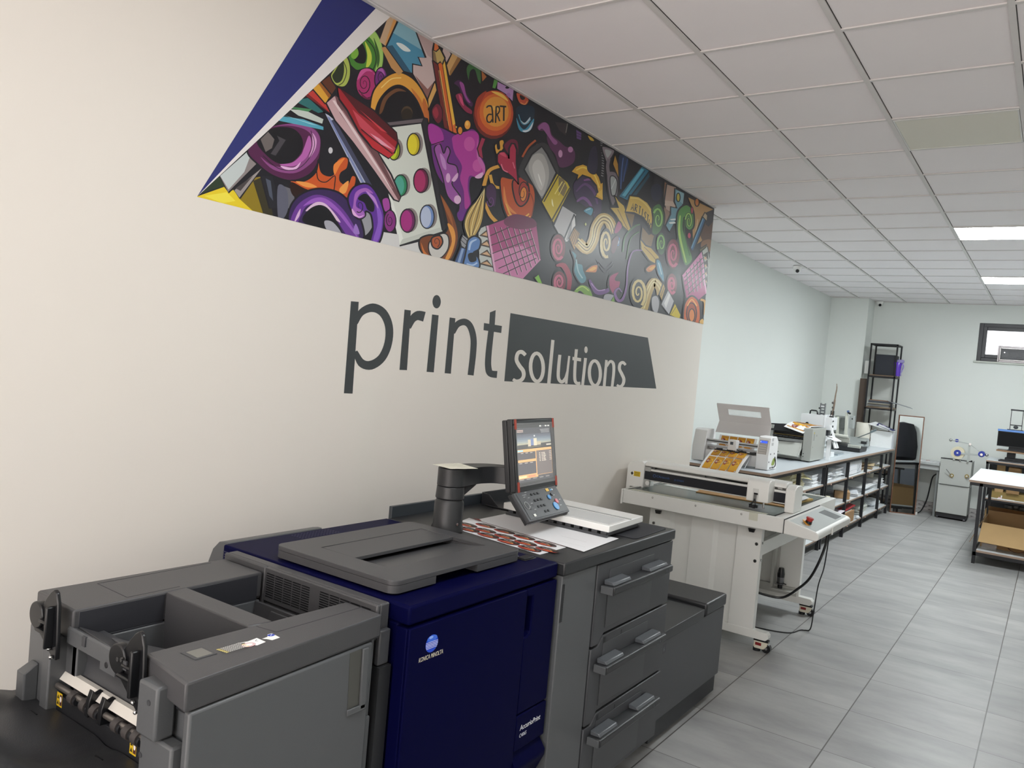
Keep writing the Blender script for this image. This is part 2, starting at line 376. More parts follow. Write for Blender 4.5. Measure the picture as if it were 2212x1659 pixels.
# ventilation unit in the window
vu=thing('window_fan','grey louvred fan unit with chrome frame standing in the window','fan',(2.15,YB-.0,WZ0+.001))
m=MB(mt('#8e8a8c',.3,.6)); ring(m,1.775,2.6,2.34,2.572,.022,YB-.02,YB+.02); ring(m,1.80,2.575,2.365,2.547,.012,YB-.027,YB-.005,mt('#c9c7c6',.25,.7)); m.out('frame',vu,bevel=.003)
m=MB(mt('#4c4d50',.5)); m.box(1.812,2.563,YB-.004,YB+.01,2.377,2.535)
for k in range(11): m.box(1.812,2.563,YB-.009,YB-.004,2.384+k*.0135,2.389+k*.0135,mt('#6a6b6e',.4))
for k in range(6): m.cyl((1.87+k*.115,YB-.011,2.456),(1.87+k*.115,YB-.004,2.456),.044,n=24,m=mt('#5a5b5e',.45))
m.out('louvre',vu)
m=MB(mt('#ffffff',.5,noise=0,emis=3)); m.cyl((1.86,YB-.014,2.48),(1.86,YB-.0115,2.48),.007); m.out('indicator_lamp',vu)
# ceiling cameras
def dome(x,y,label):
    t=thing('security_camera',label,'camera',(x,y,CEIL))
    m=MB(mt('#e6e6e4',.35,noise=0)); m.lathe([(.052,0),(.052,-.012),(.05,-.02),(.045,-.045),(.03,-.066),(.01,-.075)],(x,y,CEIL)); m.out('housing',t)
    d=(Vector((x+.35,y-1,CEIL-.6))-Vector((x,y,CEIL))).normalized(); c0=Vector((x,y,CEIL-.04))
    m=MB(mt('#15151a',.15)); m.cyl(c0+d*.03,c0+d*.052,.021); m.out('lens',t); return t
dome(-.171,9.78,'white dome security camera on the ceiling above the long bench')
dome(.13,13.44,'white dome security camera on the ceiling at the pillar corner')
# ------------------------------------------------------------ wall graphics
WALLF=onplane(0,0.0)
def clipper(quad): # convex clip in (y,z)
    def f(pts):
        out=[(p[1],p[2]) for p in pts]
        n=len(quad)
        for i in range(n):
            a,b=quad[i],quad[(i+1)%n]; inp=out; out=[]
            def side(p): return (b[0]-a[0])*(p[1]-a[1])-(b[1]-a[1])*(p[0]-a[0])
            for k in range(len(inp)):
                p,q=inp[k-1],inp[k]; sp_,sq=side(p),side(q)
                if (sp_>=0)!=(sq>=0):
                    t=sp_/(sp_-sq); out.append((p[0]+(q[0]-p[0])*t,p[1]+(q[1]-p[1])*t))
                if sq>=0: out.append(q)
            if not out: return []
        return [Vector((0,a,b)) for a,b in out]
    return f
A=Art(lambda a,b:Vector((0,a,b)),(1,0,0),art_mat(.5,'wall_vinyl'),base=4e-4)
A.p([1.632,2.187,2.159,3.168,2.404,3.168],'#232a70')
A.out('blue_wall_stripe',label='dark blue tapering stripe on the wall left of the mural',cat='wall stripe')
A=Art(lambda a,b:Vector((0,a,b)),(1,0,0),art_mat(.5,'wall_vinyl'),base=4e-4)
A.p([1.632,2.187,2.404,3.168,2.494,3.168],'#e6e1e0')
A.out('white_wall_stripe',label='thin white stripe between the blue stripe and the mural',cat='wall stripe')
# logo lettering
DG='#3b3f41'
t=thing('wall_logo','dark grey print solutions lettering on the cream wall below the mural','sign',(0,2.4,1.5))
def LA():
    a=Art(WALLF,(1,0,0),art_mat(.5,'sign_vinyl'),base=5e-4); a.fr(700,600,.36166); return a
L_=LA(); L_.p([160,140,207,144,170,692,118,690],DG); L_.s([188,272,222,207,290,179,352,210,387,290,383,390,345,478,280,522,222,508,186,440],[26,40,52,50,47,46,48,54,48,26],DG); L_.out('letter',t)
L_=LA(); L_.p([480,190,518,195,495,552,450,550],DG); L_.s([505,300,528,248,560,226,599,233],[26,42,56,60],DG); L_.out('letter',t)
L_=LA(); L_.p([645,219,684,224,655,565,612,562],DG); L_.e(672,143,25,40,DG); L_.out('letter',t)
L_=LA(); L_.p([750,237,784,242,757,573,720,570],DG); L_.s([770,330,795,280,838,264,872,290,892,360,890,450,875,582],[24,36,40,38,37,37,36],DG); L_.out('letter',t)
L_=LA(); L_.p([955,270,1062,288,1058,330,952,313],DG); L_.p([990,207,1025,193,1018,300,985,296],DG); L_.s([1001,290,990,380,981,470,980,530,992,570,1033,578],[34,36,37,38,40,42],DG); L_.out('letter',t)
L_=LA(); WC='#e2dcd4'
L_.p([1113,211,1934,358,1984,662,1076,618],DG)
L_.s([1203,462,1180,443,1157,452,1149,490,1166,525,1188,555,1192,585,1178,610,1150,618,1128,606],[20,24,22,22,24,24,22,22,20,16],WC)
def ringo(cx,cy,rx,ry,w,tilt=-.06):
    P=[]
    for i in range(25):
        a=2*PI*i/24; x,y=rx*math.cos(a),ry*math.sin(a); P+= [cx+x-y*tilt*0+y*(-.0), cy+y+x*.12]
    L_.s(P,w,WC,sm=False)
ringo(1271,535,38,84,21); L_.p([1357,370,1376,373,1352,632,1332,630],WC)
L_.s([1408,460,1400,540,1400,600,1420,622,1442,600,1452,560],[18,19,19,20,18,12],WC); L_.p([1458,466,1470,468,1453,634,1438,632],WC)
L_.s([1507,427,1499,520,1497,600,1507,628,1530,630],18,WC); L_.p([1484,472,1535,480,1534,500,1483,492],WC)
L_.p([1553,478,1570,480,1552,642,1535,640],WC); L_.e(1564,430,10,20,WC)
ringo(1617,570,33,74,19); L_.p([1679,490,1694,493,1681,650,1664,648],WC); L_.s([1688,530,1708,500,1727,512,1730,560,1720,650],[12,16,18,17,16],WC)
L_.s([1801,521,1785,506,1768,515,1764,545,1778,575,1790,605,1785,635,1768,650,1748,640],[14,18,18,18,19,19,18,16,13],WC)
L_.out('panel',t,label='dark panel with the word solutions in pale letters')
# ------------------------------------------------------------ the mural: graffiti-style doodle collage
MQ=[(1.632,2.187),(6.48,2.174),(6.48,3.168),(2.494,3.168)]
A=Art(WALLF,(1,0,0),art_mat(.33,'mural_vinyl'),step=4e-6,clip=clipper(MQ),base=4e-4)
A.p([250,420,1560,800,1650,420,850,-140,600,-140],'#1d1c24')
FA=(400,0,.27125);FB=(600,250,.27125);FC=(900,50,.18083);FD=(1000,300,.27125)
A.fr(*FA)
A.p([80,1570,310,1488,345,1535,385,1510,430,1582,520,1420,640,1400,670,1659,440,1700],'#e6cc2a'); A.p([430,1582,520,1420,640,1400,690,1720,560,1700],'#8d781d'); A.p([540,1440,640,1400,700,1720,620,1700],'#37321f')
A.p([150,1560,330,1530,400,1600,300,1620],'#f0e04a')
A.p([105,1545,270,1400,320,1480],'#2c3b28')
A.p([270,1400,490,1205,580,1300,345,1535],'#8d8484',10); A.p([278,1400,492,1210,515,1250,470,1370,345,1510],'#c3cbcb')
A.p([385,1512,615,1335,435,1580],'#9a9291',10); A.p([400,1500,540,1400,440,1520],'#4b4546')
A.p([600,1400,700,1400,760,1659,670,1659],'#23232b',8); A.p([750,1470,860,1510,880,1659,790,1659],'#6a6a72')
A.p([640,1420,680,1440,700,1600,670,1560],'#4c5262')
A.c([495,1195,640,1060,700,1000,860,975,1010,1005,1078,1080,1082,1180,1060,1290,990,1390,850,1440,700,1400,580,1310],'#55204a',10)
A.c([690,1010,860,985,1000,1015,1070,1090,1062,1220,980,1320,860,1380,700,1350,600,1250,700,1320,860,1330,930,1290,1010,1190,1020,1100,950,1030,820,1000],'#8d4a86'); A.c([945,1180,985,1080,1005,1160,960,1260,860,1325,750,1310,850,1295,920,1235],'#b864ae')
A.c([1010,1060,1045,1110,1035,1190,985,1260,1012,1160],'#d9a0d0'); A.c([760,1320,860,1335,920,1290,880,1350,800,1350],'#e6b8e0')
A.s([1000,1040,1030,1150,980,1270,880,1350,740,1340,620,1240],5,K)
A.c([640,1050,740,1012,860,1025,930,1100,930,1200,850,1290,740,1300,640,1230,570,1130],'#17161c')
A.p([600,1110,660,1050,710,1110,690,1180,640,1210],'#6e6664'); A.p([730,1080,800,1115,720,1240,680,1225,750,1120],'#48444a')
A.p([860,800,980,780,1100,890,1060,900],'#2f6f70'); A.p([830,870,960,880,1100,950,1090,985,900,920],'#c6cfc8'); A.p([840,850,1010,870,980,890,850,865],'#4a8a5a'); A.p([760,925,940,950,1100,1010,1100,1035,740,960],'#57a8c0'); A.p([780,915,1060,1000,1000,990],'#9fd2dc')
A.p([1100,890,1190,950,1490,1480,1400,1480],'#b9bdd0',10); A.p([1160,960,1190,950,1490,1480,1450,1480],'#44465f'); A.p([1130,930,1150,935,1440,1480,1420,1480],'#7f8ab8')
A.e(1157,1198,17,25,'#cfcdd2')
A.c([1060,1270,1085,1370,1150,1400,1190,1370,1200,1290,1250,1248,1298,1265,1290,1340,1240,1380,1235,1440,1290,1470,1325,1400,1362,1415,1345,1500,1290,1580,1180,1600,1050,1540,900,1500,835,1440,950,1440,1040,1370],'#cc5826',9)
A.c([1185,1310,1270,1258,1230,1320,1190,1390],'#ee8a3e'); A.c([880,1445,980,1455,1050,1490,960,1490],'#ec9a4c'); A.c([1230,1500,1300,1440,1280,1530,1240,1540],'#f0a050'); A.c([840,1450,950,1500,1100,1560,1200,1620,1000,1600,860,1560],'#2b1712')
A.s([1045,1350,1060,1430,1120,1450,1190,1400,1190,1470,1180,1540],8,K)
A.p([955,760,1020,715,1130,830,1215,945],'#c23b36',8); A.p([955,760,975,745,1200,935,1215,945],'#7d2426')
A.p([1010,705,1080,650,1165,750,1115,828],'#dca338',9); A.p([1060,665,1080,650,1165,750,1145,785],'#9b5c24'); A.p([1080,652,1150,600,1205,700,1165,755],'#5f3220',9)
# green swirls
A.c([1290,470,1350,380,1420,300,1500,235,1560,320,1585,440,1565,560,1510,585,1440,545,1360,560],'#47832f',9)
A.c([1450,270,1500,245,1555,330,1575,450,1555,560,1510,575,1535,460,1500,340],'#a4cb68'); A.c([1500,300,1540,400,1548,480,1530,540,1525,430],'#38602a'); A.s([1430,300,1500,380,1520,480,1490,570],7,K); A.c([1430,330,1480,420,1480,500,1440,540,1450,440],'#c9d64c')
A.c([1335,410,1400,340,1440,420,1430,500,1370,500,1335,460],'#17171c'); A.c([1335,400,1365,380,1380,430,1350,470,1320,450],'#7cb23e')
A.c([1170,570,1270,450,1312,510,1312,620,1270,690,1200,680,1160,620],'#aebc58',8); A.c([1190,570,1250,480,1265,560,1245,640,1200,660,1170,610],'#29331f'); A.s([1250,470,1285,560,1260,650,1220,680],6,K)
A.e(1447,662,88,122,'#a92f6c',10,.1); A.c([1370,640,1400,560,1470,550,1520,620,1500,580,1440,570],'#cf5a9a'); A.c([1400,740,1460,780,1520,720,1480,790,1420,780],'#6e1c44'); A.sp(1425,665,55,85,2,8,K,ph=2.5)
A.e(1558,628,50,92,'#74287a',9,.05); A.sp(1555,620,28,55,1.8,7,K,ph=2); A.c([1530,560,1570,545,1590,600,1560,570],'#b060b0')
# arch
A.c([1470,870,1500,720,1600,610,1710,575,1830,640,1920,780,1945,900,1930,1040,1880,1000,1870,880,1800,760,1700,690,1600,730,1540,850,1530,960,1480,960],'#dfa040',10)
A.c([1900,780,1940,900,1930,1030,1885,1000,1880,900],'#c06a30'); A.s([1560,700,1640,630,1720,620],9,'#f2cf7a'); A.c([1800,700,1880,800,1895,900,1840,800],'#c97a34')
A.c([1522,960,1535,820,1620,710,1710,680,1800,740,1868,850,1890,980,1700,1010],'#141319',8); A.c([1545,900,1580,780,1680,705,1760,730,1690,730,1610,790,1570,890],'#6d472c'); A.e(1765,900,45,55,'#55422c'); A.e(1765,915,44,52,'#2a2118')
# torn blue sheet and frame
A.p([1620,120,1690,165,1600,370,1545,330],'#c9a988',0); A.p([1660,150,1690,168,1600,370,1590,350],'#d79a56')
A.p([1560,380,1600,370,1740,565,1700,600,1640,540],'#c4935c')
A.p([1830,235,1990,330,1995,640,1930,785,1810,590,1810,510,1885,525,1855,455,1915,460],'#cbb4b0',9); A.p([1840,260,1985,345,1985,480,1930,440],'#b79d9a'); A.p([1830,600,1930,785,1990,640,1930,710],'#8f625a')
A.p([1690,170,1700,168,1830,240,1915,460,1855,455,1885,525,1810,510,1810,585,1740,565,1600,370],'#4c8fae',11)
A.p([1700,172,1828,243,1885,400,1655,262],'#86b3c2'); A.p([1600,370,1650,360,1800,580,1740,565],'#2f5a73'); A.c([1680,345,1730,350,1795,405,1740,405],'#dfe6e4')
A.p([1930,790,1985,650,2005,720,1935,880],'#d9a860',8); A.p([2060,350,2120,430,2080,500,2040,430],'#cbb4b0',8); A.p([2125,420,2195,460,2105,610,2078,520],'#d0a468',8); A.p([2170,450,2200,465,2110,605,2105,570],'#9a7040')
# palette
A.fr(*FB)
A.p([800,290,870,70,1170,10,1320,925,965,1042],'#26232a',0)
A.p([850,52,1165,15,1150,58,862,85],'#6a6064',8); A.p([1165,15,1190,22,1340,890,1316,925,1148,60],'#2a272e',8)
A.p([800,290,868,92,1145,60,1312,920,968,1030],'#d5d9d0',10); A.p([880,620,900,620,1000,990,968,1030],'#e6e9e2'); A.p([990,985,1290,890,1312,920,968,1030],'#c6cac2')
for cx,cy,rx,ry,c1,c2 in ((1080,228,50,86,'#e4d42e','#c8b422'),(925,272,46,80,'#c2d22c','#8fa01e'),(976,556,52,84,'#4fa592','#2f8a5e'),(1140,518,58,94,'#a92c64','#6e1c44'),(1033,836,58,92,'#a82a80','#6e1c5c'),(1188,805,55,92,'#b6c1da','#6f8cc4')):
    A.e(cx+22,cy-6,rx+4,ry+4,'#8c8280'); A.e(cx,cy,rx+6,ry+6,K); A.e(cx,cy,rx-3,ry-3,c2); A.e(cx-9,cy+2,rx-13,ry-9,c1)
A.fr(*FA)
A.p([1120,820,1190,760,1330,900,1480,1130,1640,1390,1715,1570,1700,1605,1660,1590,1500,1360,1330,1130,1190,960],'#c9a5a9',10); A.p([1190,760,1240,790,1500,1150,1712,1570,1700,1600,1640,1500,1440,1200,1230,900],'#6f4a4e'); A.p([1170,800,1190,800,1500,1250,1660,1540,1480,1270],'#e6d0d2'); A.s([1250,880,1450,1180,1650,1500],9,'#a6787c')
A.p([1215,690,1500,880,1680,1058,1692,1140,1665,1215,1620,1262,1480,1170,1380,1050,1290,880,1225,790],'#a3252f',11)
A.p([1225,700,1500,885,1680,1060,1690,1135,1550,1020,1380,900],'#541921'); A.p([1390,875,1490,960,1610,1060,1560,1040],'#d0404a'); A.p([1330,870,1500,1030,1675,1180,1660,1215,1500,1110,1390,1010],'#c94a5a'); A.p([1470,1060,1540,1100,1660,1195,1560,1150],'#eaa0b4'); A.p([1400,1050,1480,1110,1665,1225,1620,1258,1490,1175],'#c22f38'); A.s([1400,1030,1500,1110,1650,1225],7,K,sm=False)
# pencil
A.p([1970,480,2010,510,2030,490,2050,515,2065,470,2178,1110,2160,1170,2120,1185,2083,1150],'#d9692f',11); A.p([1972,482,2010,512,2120,1180,2085,1148],'#702a28'); A.p([2045,512,2064,478,2150,985,2132,1000],'#e8b848'); A.p([2015,560,2030,560,2100,1010,2082,960],'#efc070'); A.s([2012,512,2122,1180],6,K,sm=False); A.s([2048,512,2150,1170],5,K,sm=False)
A.p([1983,330,2008,340,2068,462,2048,512,2030,492,2010,510,1972,480,1970,400],'#c4aa68',10); A.p([1972,400,1990,420,2005,500,1974,478],'#8a7050'); A.p([1983,330,2008,340,2024,385,1998,410,1975,400],'#d9743a',8)
# purple swirls bottom left
A.fr(*FB)
A.p([830,925,960,945,970,1042,1140,1000,1160,1120,800,1020],'#d6d5d4'); A.c([0,560,70,590,80,740,40,820,0,800],'#5f6070'); A.c([620,700,750,760,760,860,700,950,640,930],'#9a9aa0')
A.c([80,830,105,710,190,620,330,580,480,610,580,700,650,800,680,980,500,960,300,900,130,870],'#3a2558',11)
A.c([100,840,150,720,240,650,330,630,450,680,560,800,650,980,560,960,500,880,430,770,330,700,230,720,180,800,150,860],'#6d3a96'); A.c([200,720,280,660,380,660,500,760,600,900,640,980,560,880,460,760,350,690,260,700],'#9a5cc0'); A.c([220,760,300,690,390,710,500,850,400,790,320,740],'#e0c0dc'); A.c([130,850,150,790,180,740,170,800],'#d6b0d8')
A.c([200,840,250,750,340,715,420,770,510,950,350,900],'#14131a',6); A.c([370,840,440,850,510,950,400,920],'#a8a8b2')
A.c([558,650,615,560,720,545,800,640,848,790,830,950,790,1030,735,1010,755,900,740,790,700,762,692,800,640,822,580,750],'#62309a',11)
A.c([600,710,620,610,700,575,760,620,690,605,640,640,622,720,680,760,690,800,640,815,595,760],'#a966bf'); A.c([780,690,830,800,812,960,770,1020,760,980,795,850],'#8a58c4'); A.c([700,600,770,650,800,740,760,680],'#c08ad4'); A.c([590,740,640,800,685,790,650,812,600,790],'#e6b4e4')
A.c([640,660,700,625,760,700,758,760,715,745,690,690],'#14131a',6); A.sp(650,720,35,55,1.2,8,K,ph=1)
A.c([828,670,880,655,895,740,850,765],'#a848a0',8); A.e(892,840,48,88,'#8a2e82',9); A.sp(890,835,30,55,1.7,7,K)
A.c([620,860,650,940,600,930],'#9f78c8')
# orange-brown scroll
A.c([1285,610,1380,750,1432,900,1432,1020,1375,1150,1280,1150,1200,1130,1135,1070,1128,985,1200,950,1290,950,1350,900,1330,780],'#7c421f',10); A.c([1300,640,1370,760,1400,900,1380,850,1330,740],'#a05c2c')
A.c([1205,1010,1300,940,1355,960,1355,1060,1290,1135,1215,1110],'#d0cdc8',7); A.c([1225,975,1290,955,1312,1010,1275,1060,1230,1040],'#b0572a',9); A.sp(1262,1005,30,42,1.2,7,K)
A.c([1350,860,1400,900,1412,1000,1370,1130,1330,1145,1385,1000],'#e29a42'); A.c([1140,1010,1170,1080,1220,1130,1160,1100],'#c9702f')
# violet paint
A.c([1205,60,1320,100,1440,150,1540,100,1600,150,1620,300,1655,390,1650,460,1600,505,1545,495,1530,580,1545,720,1500,775,1462,832,1420,800,1440,720,1400,600,1350,580,1280,500,1240,400,1215,250],'#6d2a7e',10)
A.c([1400,160,1540,120,1600,160,1595,300,1645,400,1640,462,1590,492,1525,480,1512,580,1530,700,1490,740,1480,600,1450,500,1465,400,1410,300,1390,220],'#b03a98'); A.e(1525,225,44,58,'#c858a8'); A.e(1588,398,38,50,'#c858a8'); A.c([1590,180,1600,300,1648,400,1640,470,1580,492,1630,440,1585,330],'#c668ae'); A.c([1570,485,1630,450,1625,490,1590,500],'#e3b4d8')
A.c([1245,260,1290,225,1320,300,1345,245,1372,285,1350,370,1420,400,1432,480,1385,540,1455,650,1430,710,1350,640,1310,480,1270,360],'#9c56a2',7); A.c([1290,300,1330,350,1340,430,1310,400],'#c08ac6'); A.e(1355,495,18,38,'#d8aad2'); A.e(1430,668,28,34,'#dfb6d8'); A.c([1385,510,1430,455,1432,490,1405,525],'#dcb0d6'); A.c([1430,770,1500,745,1475,830,1440,830],'#6a2a86')
A.c([1200,70,1290,100,1320,190,1260,230,1210,200],'#a8389a'); A.s([1200,240,1260,220,1320,200],7,K)
# ART badge and its surroundings
A.fr(*FC)
A.c([590,560,620,490,700,480,760,560,765,720,730,690,690,560,640,580,620,690],'#3c6a3c',6); A.p([770,565,838,640,780,700],'#b06a3a',6); A.p([920,670,972,690,940,785,898,772],'#5a9a4a',7)
A.c([180,1030,240,960,300,1020,300,1150,250,1200,190,1120],'#6e1f33',7); A.c([190,1060,230,1000,260,1080,230,1140],'#9a3040')
A.c([440,720,500,675,560,720,600,850,675,960,640,1000,540,880,500,770],'#4a2450',8); A.c([510,708,560,730,590,860,640,950,600,930,550,830],'#9a4a92'); A.c([460,860,540,840,570,960,660,1040,660,1090,580,1060,500,960],'#8c2a4a',8); A.c([500,850,540,900,560,990,520,940],'#d0507a')
A.p([965,695,1160,795,1145,935,1060,850,955,785],'#b78fc2',8); A.e(1080,770,24,14,K); A.e(1095,860,26,30,'#a678b4')
A.e(912,1100,255,305,K); A.e(914,1095,240,290,'#6e241f'); A.e(925,1075,228,272,'#c04c2c'); A.c([690,1080,720,900,830,810,780,920,720,1050,730,1200],'#a23c28'); A.e(938,1066,190,222,'#d8702f'); A.e(945,1058,152,180,'#df983c'); A.c([890,818,980,828,1050,870,1092,935,1000,880],'#edc257'); A.c([880,1000,930,990,1010,1040,900,1035],'#e8b458')
A.s([832,1012,850,992,880,990,896,1010,905,1090,908,1188],[14,18,20,18,18,18],'#222228'); A.s([895,1092,858,1092,836,1130,846,1178,878,1182,900,1150],17,'#222228')
A.s([948,996,944,1100,940,1192],18,'#222228'); A.s([948,1000,978,1000,988,1040,972,1078,948,1090],17,'#222228'); A.s([955,1088,975,1130,990,1172],17,'#222228',sm=False); A.s([990,992,1068,998],20,'#222228',sm=False); A.s([1040,998,1038,1168],19,'#222228',sm=False)
A.p([770,1365,822,1385,780,1500,795,1625,745,1590,722,1500],'#a33050',10); A.e(517,1283,30,48,'#e08a35',10); A.e(605,1215,40,58,'#eda040',10); A.e(470,1242,12,15,'#e8c050',6); A.e(600,1200,18,26,'#f6c468')
A.c([930,1465,955,1440,965,1500,990,1495,985,1410,1035,1398,1042,1480,1005,1535,960,1575,938,1530],'#d9a040',8)
A.c([1185,1010,1290,970,1405,1010,1402,1150,1370,1262,1300,1308,1230,1282,1190,1180],'#162c3e',8); A.c([1188,1130,1240,1240,1300,1262,1398,1140,1370,1262,1300,1305,1222,1272],'#3f8fae'); A.c([1260,1285,1330,1268,1390,1180,1362,1268,1300,1303],'#d5dde2'); A.c([1240,1160,1290,1190,1355,1120,1335,1190,1280,1208],'#b9c8d0'); A.s([1215,1090,1250,1190,1300,1210,1360,1150],9,'#4f9ab5')
A.c([1190,830,1330,900,1325,960,1285,982,1220,950],'#c9553a',8); A.c([1232,858,1292,890,1272,918,1240,905],'#17161c'); A.s([1240,950,1290,970,1320,930],9,'#e0a060')
A.c([1430,1240,1500,1178,1580,1210,1620,1330,1700,1400,1780,1470,1850,1478,1895,1550,1882,1660,1800,1720,1700,1720,1650,1580,1590,1500,1550,1400,1540,1300,1470,1290],'#5c2d55',9); A.c([1455,1230,1525,1185,1575,1225,1605,1340,1680,1420,1640,1450,1560,1340,1500,1262,1460,1280],'#94568c'); A.e(1715,1560,25,45,'#c795ba'); A.e(1835,1510,30,35,'#b47aa8')
A.p([1650,1180,1800,1200,1780,1340,1700,1280],'#3a3236'); A.s([1800,1200,1780,1310],10,'#8a8480',sm=False); A.p([1900,1270,1970,1310,1965,1400,1905,1380],'#6a4a86',7); A.s([1905,1310,1970,1340],5,K,sm=False); A.s([1905,1345,1970,1370],5,K,sm=False)
A.c([2040,1340,2100,1370,2120,1410,2070,1400],'#d9b040',6)
A.s([1260,1600,1330,1480,1420,1400],24,'#b0562c'); A.s([1300,1620,1370,1520,1440,1440],12,'#6e3420')
# heart and orange scroll
A.fr(*FB)
A.s([1640,560,1680,440,1770,400],[30,28,26],'#d9a045',o=8); A.s([1690,470,1715,555,1775,575],[24,24,20],'#dca848',o=8); A.s([1640,680,1690,790,1745,850],[20,28,30],'#d9a045',o=8)
A.c([1650,580,1700,540,1740,600,1730,720,1690,700,1660,650],'#45284e',6); A.sp(1695,680,30,50,1.5,10,'#6a3f78')
A.c([1775,490,1860,500,1990,500,2047,600,2042,740,2000,855,1930,892,1860,860,1800,750,1772,600],'#bf5426',10); A.c([1800,560,1830,700,1900,780,1850,760,1800,680],'#e08a48'); A.s([1815,700,1860,800,1930,830,2000,780],[8,24,10],'#e8b050'); A.s([1830,790,1930,860,2010,800],[6,16,8],'#edb45c')
A.c([1870,520,1960,490,2000,590,1985,680,1930,722,1885,660],'#a83c30',9); A.e(1955,625,26,58,'#e08a3c',6,.1); A.sp(1950,610,45,95,1.1,9,K,ph=-1.2); A.s([1975,600,2010,620,2035,700,2020,800],8,'#8a3a1e')
A.c([1795,240,1855,182,1912,205,1918,300,1900,340,1850,330],'#6e1d3a',9)
A.p([1915,548,1870,495,1780,420,1745,370,1745,310,1770,285,1805,282,1830,310,1838,342,1840,260,1860,220,1885,225,1902,270,1900,380],'#ae2a4b',11); A.s([1778,385,1795,430,1830,450],9,'#df7a92'); A.s([1870,370,1885,420],7,'#df7a92',sm=False); A.c([1762,300,1800,295,1820,330,1790,320],'#cf4a68')
# grey marker
A.fr(*FD)
A.c([440,280,500,120,560,60,640,30,700,90,760,280,640,500,560,380],'#3a3a3e'); A.p([485,245,545,125,625,60,670,120,742,270,630,492],'#8b8b8b',10)
A.c([520,230,560,130,640,130,685,280,632,455,575,370],'#b0aeab'); A.c([550,225,590,165,632,200,655,310,622,410,580,340],'#c9c7c3'); A.c([596,280,604,290,630,375,608,330],'#f0efec')
A.p([622,500,745,275,835,345,860,400,722,672],'#cdb52f',10); A.p([760,300,800,320,830,390,800,460,760,420],'#80704a'); A.s([642,502,760,290],10,'#3a3420',sm=False); A.s([700,660,800,480,850,390],[12,12,12],'#4a4220'); A.s([730,440,790,340],7,'#f0e488',sm=False); A.s([760,450,810,350],5,'#f0e488',sm=False); A.c([705,480,712,490,720,540,706,520],'#f2ecb0')
A.p([720,690,790,530,905,600,880,650,795,818],'#bdbdbf',9); A.p([795,818,885,600,900,690,865,745,835,822],'#e0e0e0',9); A.p([820,800,870,640,860,760,838,812],'#9c9ca0')
A.p([842,790,885,705,932,752,888,892],'#b98b44',9)
for k in range(4): A.s([852+k*12,805+k*18,895+k*9,715+k*8],5,K,sm=False)
# yellow arrow and dark swirls
A.c([880,360,960,290,1050,320,1090,420,1100,580,1060,650,1000,560,900,480],'#38244a'); A.s([905,500,955,470,1005,510,1040,590],[14,26,12],'#7a4a8c'); A.s([900,420,970,360,1040,420,1070,520],[10,24,14],'#5f3a70'); A.s([960,330,1040,330,1080,450],[10,26,16],'#82488a')
A.p([858,262,895,215,955,198,1035,232,1085,300,1102,355,1118,345,1116,492,1048,462,1072,430,1058,372,1010,312,950,290,905,332,912,290],'#d9a52f',11); A.s([900,250,960,228,1040,280,1085,390],12,'#efcf5a'); A.p([1062,440,1112,480,1108,400],'#e6bb45')
A.c([1010,90,1060,60,1075,200,1050,280,990,240],'#2b2740',5)
for k in range(14): 
    a=30+k*20; A.s([1092+12*math.sin(k/5),a,1110+12*math.sin(k/5),a+8],8,'#8a898c',sm=False)
A.c([1105,60,1190,80,1205,110,1150,190,1125,150],'#8a7d84',9); A.c([1130,85,1175,95,1180,110,1150,150,1135,120],'#a9abac'); A.c([1145,275,1210,262,1240,330,1228,460,1190,535,1155,420],'#776c75',9); A.c([1170,310,1205,300,1228,350,1212,445,1180,440],'#a5a9aa',6); A.s([1180,400,1215,320],5,'#d0d4d4',sm=False); A.s([1160,160,1150,220,1160,290],26,'#776c75')
A.p([1210,120,1252,250,1235,310,1190,200],'#b9872f',7); A.c([1240,130,1300,140,1320,200,1280,330,1250,400,1240,280],'#243458',6); A.s([1275,150,1262,260,1255,400],8,'#4a66a0'); A.s([1310,160,1290,250,1275,340],8,'#3a5590')
A.p([1236,455,1420,215,1485,258,1310,492],'#2a7390',10); A.p([1265,450,1420,235,1440,245,1290,460],'#5fb0c8'); A.p([1330,470,1440,330,1480,270,1485,300,1350,490],'#1d4a60'); A.s([1290,470,1450,250],5,K,sm=False)
A.p([1500,330,1520,345,1600,430,1590,445],'#b98a58',7); A.p([1600,340,1655,375,1610,500,1590,520],'#8a6045',8)
A.c([1500,380,1560,360,1590,440,1540,500,1500,460],'#20233c')
# beige and blue sheets at the right
A.p([1620,360,1700,385,1695,560,1650,590,1610,560,1600,500],'#b5998a',9); A.p([1610,490,1690,500,1690,540,1605,530],'#cbb4a4'); A.p([1600,540,1650,590,1640,640,1600,690],'#8f7260')
A.p([1685,395,1765,430,1745,560,1645,745,1610,690,1650,600,1652,540,1702,552,1680,500],'#6a98a8',10); A.p([1700,410,1760,435,1750,520,1690,460],'#8fb4be'); A.e(1713,466,15,34,'#c8b84a',8); A.c([1640,665,1680,660,1690,672,1650,676],'#dfe6e4'); A.c([1650,640,1690,635,1700,645,1660,648],'#dfe6e4')
A.p([1790,460,1998,560,1990,680,1950,760,1900,820,1830,860,1820,700,1835,580],'#b58c58',8); A.e(1862,505,18,32,'#c97a3a',9); A.c([1890,720,1960,650,1992,640,1988,800,1945,830,1900,800],'#5c4030'); A.c([1900,820,1960,800,1985,830,1960,900,1900,880],'#8a6344'); A.s([1870,640,1850,760],5,'#d9bd90',sm=False); A.s([1890,640,1870,750],5,'#d9bd90',sm=False)
A.p([1925,590,1998,560,1996,650,1955,700,1930,680],'#25242b')
A.p([1808,872,1905,620,1940,628,1832,900],'#2f5f8a',9); A.p([1815,865,1910,625,1918,628,1822,875],'#6aa0c0'); A.p([1905,620,1925,585,1948,610,1940,655],'#b5a080',8)
